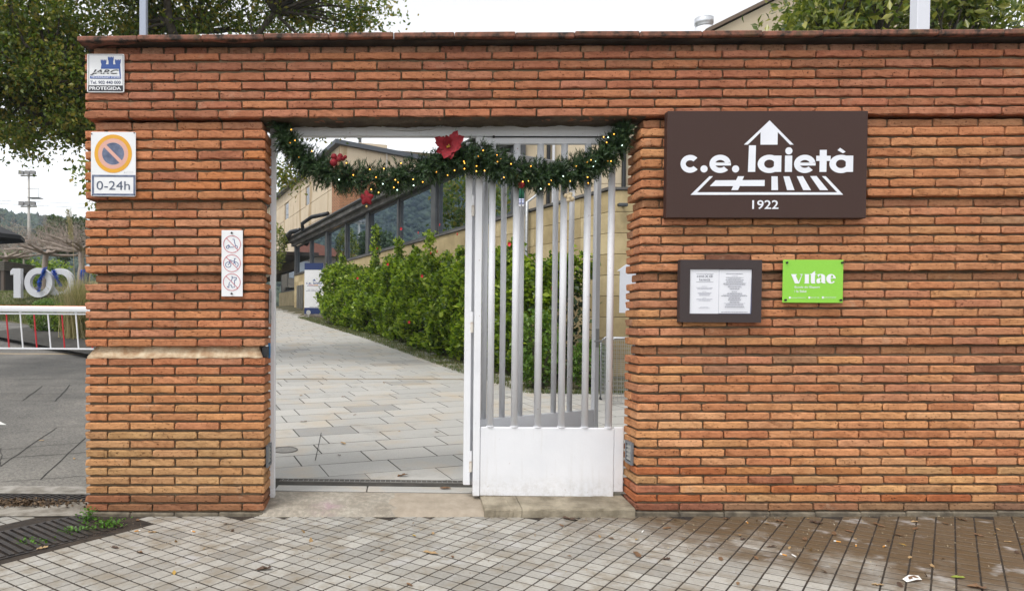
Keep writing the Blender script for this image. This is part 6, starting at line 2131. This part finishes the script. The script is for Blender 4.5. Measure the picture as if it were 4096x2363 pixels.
tinsel('blue tinsel looped beside the lantern', [(-10.72, 3.20), (-10.98, 3.22), (-11.00, 2.95), (-10.85, 2.70)], 24.6)
# bush, pampas grass
shrub('leafy_bush', 'bright green leafy bush in front of the large numerals', (-7.75, 15.1, zl(-7.75, 15.1) - 0.05), 0.55, 0.4, 1.05, 2600, FRESH, 0.07, 0.6)
shrub('leafy_bush', 'smaller yellow green bush touching the pampas grass', (-7.15, 14.9, zl(-7.15, 14.9) - 0.05), 0.45, 0.35, 0.95, 1800, HIB, 0.06, 0.6)
STRAW = leafmat('dry_blade', [(0.32, 0.26, 0.14), (0.44, 0.37, 0.21), (0.54, 0.46, 0.28), (0.26, 0.25, 0.10), (0.15, 0.19, 0.05)], 0.25, 0.6)
pg = thing('pampas_grass', 'dry straw coloured pampas grass clump beside the pier', 'grass clump', (-5.90, 13.1, zl(-5.9, 13.1)))
roots = [(random.gauss(0, 0.16), random.gauss(0, 0.16), 0) for _ in range(1500)]
link('blades', blades_mesh('blades', roots, 1.30, 0.016, 0.62, 0.45), STRAW, pg)
for (dx, hh) in ((-0.25, 3.3), (0.05, 2.3), (0.28, 2.5), (0.5, 2.1)):
    mb = MB(); mb.tube([(dx * 0.3, 0, 0.3), (dx * 0.7, 0, hh * 0.5), (dx, 0, hh)], [0.008, 0.007, 0.004], 5); mb.build('stalk', mat('straw', (0.40, 0.33, 0.19), 0.8), pg)
cs = [(-0.25 - 0.08 * u + random.gauss(0, 0.03), random.gauss(0, 0.03), 3.25 - 0.75 + 0.75 * u) for u in np.linspace(0, 1, 320)]
link('plume', leaves_mesh('plume', cs, 0, 0.10, 0.10, 0.4, 0.1, np.tile([[-0.3, 0, 0.9]], (320, 1)), 0.6), STRAW, pg)
pg2 = [(random.gauss(0.1, 0.04), -0.3 + random.gauss(0, 0.03), 0.1 + 0.45 * random.random()) for _ in range(160)]
link('plume', leaves_mesh('plume', pg2, 0, 0.10, 0.10), STRAW, pg)

# bare pollarded trees
TW = mat('grey_bark', (0.27, 0.215, 0.18), 0.95, c2=(0.40, 0.335, 0.285), scale=6)
def bare_tree(label, x, y, h, spread, n_):
    t = thing('bare_tree', label, 'tree', (x, y, zl(x, y)), 0, 'bare pollarded trees')
    mb = MB(); limb(mb, (0, 0, -0.1), (0.1, 0, h * 0.42), 0.17, 0.14, 5, 0.03, 8); mb.build('trunk', TW, t, True)
    mb = MB()
    for k in range(9):
        a = 2 * PI * k / 9 + random.uniform(-0.2, 0.2)
        r_ = spread * random.uniform(0.45, 0.75)
        e = Vector((r_ * math.cos(a), r_ * math.sin(a), h * random.uniform(0.42, 0.58)))
        pts = limb(mb, (0.1, 0, h * 0.40), e, 0.085, 0.05, 6, 0.12, 5)
        for q in range(n_):
            p0 = random.choice(pts[2:])
            e2 = p0 + Vector((random.gauss(0, 0.55), random.gauss(0, 0.55), abs(random.gauss(0.25, 0.45))))
            p2_ = limb(mb, p0, e2, 0.014, 0.006, 3, 0.2, 3)
            for w in range(3):
                limb(mb, p2_[random.randrange(1, 4)], e2 + Vector((random.gauss(0, 0.4), random.gauss(0, 0.4), abs(random.gauss(0.2, 0.3)))), 0.008, 0.003, 2, 0.2, 3)
    mb.build('branches', TW, t)
bare_tree('bare pollarded tree with a tangle of grey twigs behind the numerals', -16.7, 33.0, 4.6, 4.2, 20)
bare_tree('bare pollarded tree close behind the pampas grass', -13.9, 31.0, 4.9, 3.8, 20)
bare_tree('bare twiggy tree at the left behind the figure one', -20.5, 36.0, 4.2, 4.0, 16)
# evergreen shapes behind
def round_tree(name, label, x, y, z, r_, h, n_, leafm, leaf):
    t = thing(name, label, 'tree', (x, y, zl(x, y)))
    z0 = z - t.location.z
    mb = MB(); limb(mb, (0, 0, -0.1), (0, 0, z0), 0.2, 0.10, 5, 0.03, 8); mb.build('trunk', BARK, t, True)
    P_ = []
    for q in range(n_):
        v = rng.normal(size=3); v /= np.linalg.norm(v); rr_ = rng.uniform(0.5, 1.0)
        b = 0.85 + 0.2 * math.sin(v[0] * 7 + v[2] * 5)
        P_.append((v[0] * r_ * rr_ * b, v[1] * r_ * rr_ * b, z0 + v[2] * h * rr_ * b))
    link('crown', leaves_mesh('crown', P_, 0.4, leaf, 0.6), leafm, t)
    return t
round_tree('umbrella_pine', 'round green pine beyond the bare trees', -24.5, 52, 7.6, 2.3, 1.9, 3600, leafmat('far_pine', [(0.03, 0.06, 0.015), (0.06, 0.10, 0.025), (0.09, 0.13, 0.035)], 0.2, 0.5), 0.34)
round_tree('yellow_green_tree', 'yellow green rounded tree behind the bare twigs at left', -28.3, 50, 5.2, 2.3, 1.4, 3200, FRESH, 0.30)
round_tree('dark_cypress', 'dark green bushy tree behind the last zero', -14.2, 37.5, 3.6, 1.8, 1.5, 2400, OAK, 0.22)
round_tree('green_hedge_tree', 'mid green bush behind the figure one', -20.5, 41, 3.9, 1.6, 1.3, 1800, HIB, 0.22)

# grove beyond the driveway, mirrored in the pavilion windows
for k, (x, y, zc) in enumerate(((-9.0, 24.5, 6.6),)):
    round_tree('grove_oak', 'dark oak of the grove mirrored in the pavilion windows', x, y, zc, 2.3, 2.6, 2600, OAK, 0.24)

# park building with red roof, kiosk, parasol
ph = thing('park_house', 'small park house with red tiled roof behind the bare trees', 'building', (-17.5, 46, zl(-17.5, 46)))
MB().box(0, 9, 0, 4, -0.3, 2.5).build('wall', mat('park_wall', (0.22, 0.18, 0.14), 0.85), ph)
mb = MB(); mb.prism([(-0.4, 2.5), (9.4, 2.5), (9.4, 2.66), (4.5, 3.5), (-0.4, 2.66)], -0.4, 4.4); mb.build('roof', mat('red_tiles', (0.24, 0.085, 0.055), 0.85, c2=(0.30, 0.12, 0.08), scale=5), ph)
for k in range(3): MB().box(1.2 + 2.6 * k, 2.4 + 2.6 * k, -0.03, -0.001, 0.7, 2.0).build('window', mat('park_window', (0.35, 0.36, 0.38), 0.4), ph)
kk = thing('kiosk', 'dark timber kiosk with slatted eave at the left edge', 'kiosk', (-19.65, 29.0, zl(-19, 29)))
MB().box(0, 3.05, 0, 2.4, -0.3, 0.95).build('wall', mat('kiosk_wall', (0.035, 0.03, 0.028), 0.7), kk)
for k in range(5): MB().box(-0.1, 3.2, -0.35, 2.6, 0.96 + 0.09 * k, 1.02 + 0.09 * k).build('eave_board', mat('kiosk_board', (0.12, 0.11, 0.09), 0.8), kk)
MB().box(3.0, 3.14, -0.3, -0.16, -0.3, 0.95).build('post', mat('kiosk_post', (0.10, 0.075, 0.06), 0.8), kk)
um = thing('parasol', 'open black parasol at the left edge above the lawn', 'parasol', (-13.4, 21.0, zl(-13.4, 21)))
zb = 4.25 - um.location.z
vs = [(0, 0, zb + 0.75)] + [(1.8 * math.cos(PI / 4 * k), 1.8 * math.sin(PI / 4 * k), zb) for k in range(8)] + [(1.8 * math.cos(PI / 4 * k), 1.8 * math.sin(PI / 4 * k), zb - 0.14) for k in range(8)]
mb = MB(); mb.add(vs, [(0, 1 + k, 1 + (k + 1) % 8) for k in range(8)] + [(1 + k, 9 + k, 9 + (k + 1) % 8, 1 + (k + 1) % 8) for k in range(8)]); mb.build('canopy', mat('black_canvas', (0.022, 0.022, 0.025), 0.8), um)
MB().cyl((0, 0, 0), (0, 0, zb + 0.8), 0.03, 8).build('pole', DKMET, um)
MB().cyl((0, 0, -0.02), (0, 0, 0.08), 0.35, 16).build('base', DKMET, um)
# floodlight mast, lamp posts, lantern, wires
ms = thing('floodlight_mast', 'tall pale floodlight mast with two banks of lamps before the hill', 'light mast', (-39.3, 75, 4.5))
MB().tube([(0, 0, 0), (0, 0, 12.7)], [0.22, 0.11], 12).build('mast', mat('mast_concrete', (0.42, 0.40, 0.37), 0.7), ms, True)
FLD = mat('floodlight_grey', (0.16, 0.155, 0.15), 0.5)
for z in (9.0, 12.4):
    MB().box(-0.9, 0.9, -0.06, 0.06, z - 0.08, z + 0.08).build('crossbar', MATS['mast_concrete'], ms)
    for k, x in enumerate((-0.75, -0.05, 0.55)):
        mb = MB(); mb.add([(x - 0.25, -0.35, z + 0.10), (x + 0.25, -0.35, z + 0.05), (x + 0.25, 0.1, z + 0.15), (x - 0.25, 0.1, z + 0.2), (x - 0.28, -0.25, z + 0.55), (x + 0.28, -0.25, z + 0.5), (x + 0.2, 0.15, z + 0.5), (x - 0.2, 0.15, z + 0.55)],
                          [(3, 2, 1, 0), (4, 5, 6, 7), (0, 1, 5, 4), (1, 2, 6, 5), (2, 3, 7, 6), (3, 0, 4, 7)])
        mb.build('floodlight', FLD, ms)
MB().box(0.1, 1.4, -0.5, 0.5, 9.9, 9.96).tube([(1.35, -0.45, 9.96), (1.35, -0.45, 10.9), (0.1, -0.45, 10.9)], 0.03, 4).build('platform', FLD, ms)
lp = thing('lamp_post', 'slim lamp post with a flat double head in front of the hill', 'lamp post', (-21.5, 40, zl(-21.5, 40)))
hh = 5.95 - lp.location.z
MB().tube([(0, 0, 0), (0, 0, hh)], [0.06, 0.045], 8).build('post', mat('lamp_wood', (0.30, 0.27, 0.22), 0.8), lp)
MB().box(-0.42, 0.42, -0.06, 0.06, hh, hh + 0.05).build('arm', FLD, lp)
for s_ in (-1, 1): MB().bbox(s_ * 0.38 - 0.14, s_ * 0.38 + 0.14, -0.1, 0.1, hh + 0.05, hh + 0.11, 0.01).build('lamp_head', FLD, lp)
ln = thing('lantern', 'small grey roofed lantern on a post behind the pampas grass', 'lantern', (-10.9, 25.0, zl(-10.9, 25)))
hh = 3.25 - ln.location.z
MB().cyl((0, 0, 0), (0, 0, hh), 0.03, 8).build('post', DKMET, ln)
MB().box(-0.08, 0.08, -0.08, 0.08, hh, hh + 0.16).build('glass_box', mat('lantern_grey', (0.35, 0.37, 0.40), 0.4), ln)
MB().tube([(0, 0, hh + 0.16), (0, 0, hh + 0.27)], [0.17, 0.02], 4).build('cap', mat('lantern_roof', (0.30, 0.32, 0.36), 0.5), ln)
for k in range(2):
    w = thing('overhead_wire', ('upper' if k else 'lower') + ' thin overhead wire crossing the sky before the hill', 'wire', (-30, 40, 8))
    MB().tube([(-8, 0, 1.10 + 0.12 * k), (0, 0, 0.72 + 0.12 * k), (8, 0, 0.30 + 0.20 * k), (16, 0, -0.05 + 0.3 * k), (24, 0, -0.2 + 0.4 * k)], 0.012, 4).build('wire', BLACKM, w)
fl2 = thing('garden_lights', 'amber fairy lights in the dark shrub behind the last zero', 'fairy lights', (-14.5, 35.6, 3.0))
for q in range(46):
    o = link('bulb', bm_['a'], None, fl2); o.scale = (4.5, 4.5, 4.5); o.location = (random.uniform(-0.3, 2.2), random.uniform(-0.2, 0.2), random.uniform(-0.6, 1.0))
mb = MB(); mb.tube([(-0.3, 0, 0.8), (0.5, 0, 0.2), (1.2, 0, 0.6), (2.2, 0, -0.2)], 0.01, 4); mb.build('cable', BLACKM, fl2)

# ---------------------------------------------------------------- wooded hills
def ridge(az):
    return 0.110 + 0.010 * math.sin(az * 9 + 0.5) + 0.006 * math.sin(az * 23 + 1.0) - 0.05 * max(0, az + 0.15) + 0.15 * min(1, max(0, (-0.56 - az) / 0.25))  # last term raises the unseen ridge, shaped for its reflection in the windows
vs, fs = [], []
NA, NR = 110, 22
for i in range(NA + 1):
    az = -1.35 + 1.75 * i / NA
    for j in range(NR + 1):
        u = j / NR
        R_ = 150 + 420 * u
        hgt = 3 + (ridge(az) * 470 - 2) * (math.sin(min(u / 0.78, 1) * PI / 2) ** 1.6) - max(0, u - 0.78) * 60
        hgt += 3.0 * math.sin(az * 40 + u * 9) * math.sin(u * PI)
        vs.append((2.13 + R_ * math.sin(az), -4.94 + R_ * math.cos(az), hgt))
for i in range(NA):
    for j in range(NR):
        q = i * (NR + 1) + j
        fs.append((q, q + NR + 1, q + NR + 2, q + 1))
mb = MB(); mb.add(vs, fs)
HILLM = mat('wooded_hill', (0.020, 0.034, 0.020), 0.95, c2=(0.040, 0.058, 0.030), scale=0.06)
struct(mb.build('hills', HILLM, None, True))
hv = np.array(vs)
base = []
ico = []
for k in range(1, 4):
    pass
oct_v = np.array([(0, 0, 1), (1, 0, 0.1), (0.3, 0.95, 0.15), (-0.8, 0.6, 0.05), (-0.8, -0.6, 0.15), (0.3, -0.95, 0.05), (0, 0, -0.7)], 'f')
oct_f = np.array([(0, 1, 2), (0, 2, 3), (0, 3, 4), (0, 4, 5), (0, 5, 1), (6, 2, 1), (6, 3, 2), (6, 4, 3), (6, 5, 4), (6, 1, 5)])
V, F = [], []
NT = 24000
for q in range(NT):
    i = random.random() * (NA - 1); j = random.random() ** 0.8 * (NR - 3)
    a_, b_ = int(i), int(j)
    p0 = hv[a_ * (NR + 1) + b_]; p1_ = hv[(a_ + 1) * (NR + 1) + b_]; p2_ = hv[a_ * (NR + 1) + b_ + 1]
    p_ = p0 + (p1_ - p0) * (i - a_) + (p2_ - p0) * (j - b_)
    s_ = random.uniform(0.7, 1.9)
    V.append(oct_v * np.array([s_, s_, s_ * random.uniform(0.8, 1.4)]) * rng.uniform(0.75, 1.25, (7, 1)) + p_ + np.array([0, 0, s_ * 0.3]))
    F.append(oct_f + q * 7)
HT = leafmat('hill_trees', [(0.014, 0.028, 0.014), (0.024, 0.042, 0.018), (0.038, 0.060, 0.026), (0.055, 0.075, 0.035)], 0.0, 0.9)
o = link('forest', arr_mesh('forest', np.concatenate(V), np.concatenate(F)), HT); o['kind'] = 'stuff'

# ================================================================ litter
def leaf_shape(seed, lobed=True):
    rr_ = random.Random(seed)
    vs, fs = [(0, 0, 0.004)], []
    n_ = 18
    for k in range(n_):
        a = 2 * PI * k / n_
        r_ = 0.5 * (0.62 + 0.38 * abs(math.cos(a)) ** 0.7)
        if lobed: r_ *= 0.72 + 0.34 * abs(math.sin(a * 4.0 + 0.4))
        vs.append((r_ * math.cos(a) * 1.0, r_ * math.sin(a) * 0.55, 0.10 * rr_.random() + 0.10 * abs(math.sin(a)) * rr_.random()))
    for k in range(n_): fs.append((0, 1 + k, 1 + (k + 1) % n_))
    me = bpy.data.meshes.new('leaf'); me.from_pydata(vs, [], fs)
    return me
LM = {'brown': mat('dead_leaf_brown', (0.115, 0.058, 0.028), 0.7, c2=(0.19, 0.105, 0.05), scale=4), 'tan': mat('dead_leaf_tan', (0.30, 0.19, 0.09), 0.7, c2=(0.38, 0.26, 0.13), scale=4), 'yellow': mat('dead_leaf_yellow', (0.48, 0.27, 0.03), 0.6, c2=(0.40, 0.30, 0.04), scale=4),
      'dark': mat('dead_leaf_dark', (0.045, 0.026, 0.016), 0.7, c2=(0.09, 0.05, 0.03), scale=4), 'green': mat('dead_leaf_green', (0.20, 0.24, 0.03), 0.6)}
shapes = {}
for c in LM:
    for k in range(3):
        me = leaf_shape(k, k > 0); me.materials.append(LM[c]); shapes[c, k] = me
LBL = {'brown': 'brown curled fallen leaf lying on the pavement tiles', 'tan': 'pale tan fallen leaf lying on the pavement tiles', 'yellow': 'yellow fallen leaf lying on the pavement tiles', 'dark': 'dark wet fallen leaf lying on the pavement tiles', 'green': 'greenish fallen leaf lying on the pavement tiles'}
def leaf(x, y, z, s_, c, lbl=None, grp=None):
    o = bpy.data.objects.new('fallen_leaf', shapes[c, random.randrange(3)]); COL.objects.link(o)
    o.location = (x, y, z + 0.003); o.scale = (s_, s_, s_ * random.uniform(0.5, 1.3)); o.rotation_euler = (random.uniform(-0.15, 0.15), random.uniform(-0.15, 0.15), random.uniform(0, 6.28))
    tag(o, lbl or LBL[c], 'leaf', grp or (c + ' leaves on the pavement'))
PL = [(4.64,-.13,.067,'brown'),(4.52,-.2,.033,'yellow'),(4.49,-.13,.039,'yellow'),(4.85,-.08,.034,'green'),(4.31,-.08,.045,'brown'),(4.85,-.17,.088,'dark'),(4.63,-.22,.049,'brown'),(3.84,-.29,.07,'brown'),(3.96,-.11,.034,'yellow'),(5.22,-.23,.087,'brown'),(4.95,-.36,.064,'brown'),(4.82,-.42,.063,'brown'),(5.4,-.3,.059,'brown'),(5.2,-.44,.057,'brown'),(5.5,-.15,.044,'tan'),(5.84,-.1,.067,'brown'),(5.67,-.19,.05,'brown'),(5.68,-.45,.057,'brown'),(5.9,-.32,.048,'tan'),(5.76,-.57,.046,'tan'),(5.79,-.63,.04,'brown'),(5.64,-.77,.048,'dark'),(5.14,-.89,.033,'tan'),(5.09,-.64,.04,'tan'),(4.89,-.52,.041,'tan'),(4.21,-.53,.046,'dark'),(4.31,-.67,.059,'dark'),(3.92,-.89,.056,'brown'),(4.12,-.88,.052,'brown'),(4.4,-.7,.029,'brown'),(4.58,-.53,.061,'brown'),(4.43,-.91,.042,'brown'),(4.98,-.86,.043,'tan'),(3.48,-.82,.091,'brown'),(3.62,-.89,.056,'dark'),(3.84,-1.27,.038,'green'),(4.23,-.45,.036,'dark'),(4.37,-1.1,.031,'yellow'),(5.0,-1.0,.046,'tan'),(4.86,-1.15,.031,'dark'),(4.64,-1.28,.059,'dark'),(4.53,-1.28,.059,'tan'),(5.01,-1.17,.06,'green'),(4.99,-1.32,.084,'brown'),(3.57,-.54,.031,'green'),(3.42,-.52,.036,'brown'),(4.5,-.74,.029,'dark'),(5.06,-.56,.041,'dark'),(5.79,-.43,.037,'dark'),(2.22,-.19,.039,'tan'),(2.71,-.25,.034,'brown'),(2.34,-.41,.042,'tan'),(2.03,-.76,.034,'brown'),(2.31,-.79,.102,'tan'),(2.43,-.86,.042,'brown'),(2.73,-.73,.034,'brown'),(2.81,-.77,.03,'tan'),(1.87,-1.19,.035,'dark'),(2.18,-1.29,.049,'brown'),(1.59,-.57,.036,'brown'),(1.52,-.39,.023,'tan'),(2.97,-.46,.037,'dark'),(3.18,-.24,.048,'brown'),(3.09,-.85,.029,'tan'),(3.36,-.48,.037,'brown'),(3.37,-.11,.03,'tan'),(3.27,-.09,.109,'dark'),(2.22,-.46,.041,'yellow'),(.44,-.7,.061,'dark'),(.62,-.79,.064,'brown'),(.77,-.59,.04,'yellow'),(.36,-.11,.059,'brown'),(.98,-.2,.044,'brown'),(.93,-1.13,.035,'brown'),(1.4,-1.07,.087,'dark'),(.98,-.72,.026,'dark'),(.01,-.71,.069,'tan'),(1.06,-.35,.042,'dark'),(.56,-.39,.065,'tan')]
ORD = ['first', 'second', 'third', 'fourth', 'fifth', 'sixth', 'seventh', 'eighth', 'ninth', 'tenth', 'eleventh', 'twelfth', 'thirteenth', 'fourteenth', 'fifteenth', 'sixteenth', 'seventeenth', 'eighteenth', 'nineteenth', 'twentieth', 'twenty-first', 'twenty-second', 'twenty-third', 'twenty-fourth']
small = [q for q in PL if q[2] < 0.041]
NM = {'brown': 'brown curled', 'tan': 'pale tan', 'yellow': 'yellow', 'dark': 'dark wet', 'green': 'greenish'}
for c in NM:
    big = sorted([q for q in PL if q[2] >= 0.041 and q[3] == c], key=lambda q: (q[0] - 2.13) / (q[1] + 4.94))
    for k, (x, y, s_, _c) in enumerate(big):
        leaf(x, y, zg(x), s_, c, '%s fallen leaf on the pavement, %s of its colour from the left' % (NM[c], ORD[k]) if len(big) > 1 else '%s fallen leaf on the pavement, the only large one of its colour' % NM[c])
WK = [(2.15, 0.80, 0.09, 'brown'), (1.59, 1.43, 0.05, 'brown'), (1.38, 4.5, 0.06, 'brown'), (1.08, 2.88, 0.08, 'brown'), (2.12, 2.44, 0.04, 'tan'), (2.5, 2.42, 0.06, 'dark'), (1.88, 5.77, 0.06, 'brown'), (1.61, 3.29, 0.05, 'brown'), (0.82, 4.57, 0.07, 'tan'), (1.59, 1.88, 0.08, 'tan')]
for k, (x, y, s_, c) in enumerate(sorted(WK, key=lambda q: q[1])):
    leaf(x, y, zp(y) + 0.004, s_, c, '%s fallen leaf on the pale walk, %s from the gateway drain' % (c, ORD[k]), 'leaves on the walk')
leaf(2.47, 0.46, zp(0.46) + 0.004, 0.085, 'brown', 'large lobed brown leaf by the foot of the middle gate post', 'leaf by the post')
for (x, y, s_) in ((-1.55, 6.9, 0.16), (-0.85, 1.6, 0.05), (-1.5, 2.3, 0.06), (-0.6, 2.4, 0.05)):
    leaf(x, y, zr(y) + 0.004, s_, 'tan', {6.9: 'large tan leaf on the driveway short of the barrier', 1.6: 'tan leaf on the driveway nearest its drain channel', 2.3: 'small tan leaf on the driveway beside the white arrow', 2.4: 'small tan leaf on the driveway next to the pier'}[y], 'leaves on the driveway')
# cigarette ends
FIL = mat('filter_orange', (0.55, 0.26, 0.06), 0.7); CPA = mat('cigarette_paper', (0.72, 0.71, 0.68), 0.7)
CE = [(4.4, -0.19, 'o'), (3.65, -0.39, 'w'), (4.76, -0.59, 'o'), (4.80, -0.67, 'o'), (4.95, -0.68, 'o'), (4.31, -0.84, 'o'), (4.35, -0.86, 'w'), (0.44, -0.38, 'o'), (0.83, -0.39, 'o')]
for k, (x, y, c) in enumerate(sorted(CE, key=lambda q: (q[0] - 2.13) / (q[1] + 4.94))):
    t = thing('cigarette_end', '%s cigarette end on the pavement, %s of all the ends from the left' % ('orange tipped' if c == 'o' else 'white paper', ORD[k]), 'cigarette end', (x, y, zg(x) + 0.007), random.uniform(0, 3), 'cigarette ends on the pavement')
    MB().cyl((0, 0, 0), (0.024, 0, 0), 0.0042, 8).build('filter', FIL if c == 'o' else CPA, t)
    MB().cyl((0.0241, 0, 0), (0.036, 0, 0), 0.004, 8).build('paper', CPA, t)
t = thing('paper_scrap', 'torn white scrap of paper lying on the pavement', 'paper scrap', (4.744, -1.219, zg(4.74) + 0.004), 0.3)
mb = MB(); mb.add([(-0.05, -0.01, 0.0), (0.0, -0.022, 0.012), (0.05, -0.012, 0.003), (0.055, 0.012, 0.016), (0.0, 0.02, 0.022), (-0.045, 0.018, 0.006)], [(0, 1, 4, 5), (1, 2, 3, 4)]); mb.build('sheet', CPA, t)
mb = MB(); mb.add([(-0.03, -0.006, 0.012), (0.03, -0.01, 0.016), (0.02, 0.008, 0.022), (-0.02, 0.008, 0.019)], [(0, 1, 2, 3)]); mb.build('print_patch', LM['brown'], t)
# small leaves and crumbs, too many and too small to pick apart
lp_ = [(x, y, zg(x) + 0.006) for (x, y, s_, c) in small]
o = link('leaf_litter', leaves_mesh('leaf_litter', lp_, 3.0, 0.036, 0.55), leafmat('small_dead_leaf', [(0.09, 0.05, 0.025), (0.20, 0.12, 0.06), (0.34, 0.22, 0.09), (0.05, 0.03, 0.02), (0.45, 0.28, 0.05)], 0.0, 0.7)); o['kind'] = 'stuff'
pts = []
for q in range(1500):
    x = random.uniform(0.2, 6.3); y = -abs(random.gauss(0, 0.55)) - 0.005
    if x < 3.5 and random.random() < 0.6: continue
    if y < -1.6: continue
    pts.append((x, y, zg(x) + 0.004))
o = link('grit', leaves_mesh('grit', pts, 3.0, 0.009, 0.7), leafmat('grit_bits', [(0.08, 0.05, 0.03), (0.20, 0.13, 0.07), (0.42, 0.36, 0.24), (0.14, 0.09, 0.05), (0.5, 0.45, 0.35)], 0.0, 0.8)); o['kind'] = 'stuff'
pts = [(random.gauss(-0.62, 0.22), random.gauss(0.31, 0.05), zg(-0.6) + 0.012 + random.random() * 0.008) for _ in range(700)]
o = link('litter', leaves_mesh('litter', pts, 2.0, 0.035, 0.5), leafmat('litter_bits', [(0.03, 0.02, 0.012), (0.08, 0.05, 0.025), (0.16, 0.10, 0.05)], 0.0, 0.8)); o['kind'] = 'stuff'
# weeds sprouting from the grating
WEED = leafmat('weed_leaf', [(0.05, 0.13, 0.012), (0.09, 0.22, 0.02), (0.13, 0.28, 0.03)], 0.35, 0.4)
def weed(label, x, y, n_, r_, h):
    t = thing('weed', label, 'weed', (x, y, zg(x) - 0.006), 0, 'weeds in the drain grating')
    P_ = [(random.gauss(0, r_), random.gauss(0, r_ * 0.7), 0.006 + h * random.random() ** 1.5) for _ in range(n_)]
    link('leaves', leaves_mesh('leaves', P_, 0.9, 0.020, 0.75), WEED, t)
    mb = MB()
    for q in range(6): mb.tube([(0, 0, 0), (random.gauss(0, r_ * 0.6), random.gauss(0, r_ * 0.5), h * 0.6)], 0.0015, 4)
    mb.build('stalks', mat('weed_stalk', (0.08, 0.16, 0.03), 0.6), t)
weed('tallest green weed at the pier corner of the grating', 0.02, -0.10, 130, 0.035, 0.09)
weed('spreading green weed near the right end of the grating', 0.235, -0.24, 120, 0.05, 0.05)
weed('small weed tuft in the middle of the grating', 0.02, -0.38, 60, 0.035, 0.03)
weed('sparse weed sprigs along the grating', 0.13, -0.31, 60, 0.05, 0.035)
weed('tiny weed leaves near the left edge of the grating', -0.10, -0.60, 45, 0.06, 0.03)

# ---------------------------------------------------------------- the air in front of the hills
HZ = bpy.data.materials.new('haze'); HZ.use_nodes = True
n, l = HZ.node_tree.nodes, HZ.node_tree.links
n.remove(n['Principled BSDF'])
pv = n.new('ShaderNodeVolumePrincipled')
pv.inputs['Color'].default_value = (0.62, 0.74, 0.90, 1)
pv.inputs['Density'].default_value = 0.00062
pv.inputs['Anisotropy'].default_value = 0.0
l.new(pv.outputs[0], n['Material Output'].inputs['Volume'])
hzb = MB().box(-620, 310, -70, 650, -2.2, 110).build('haze', HZ)
hzb['kind'] = 'stuff'
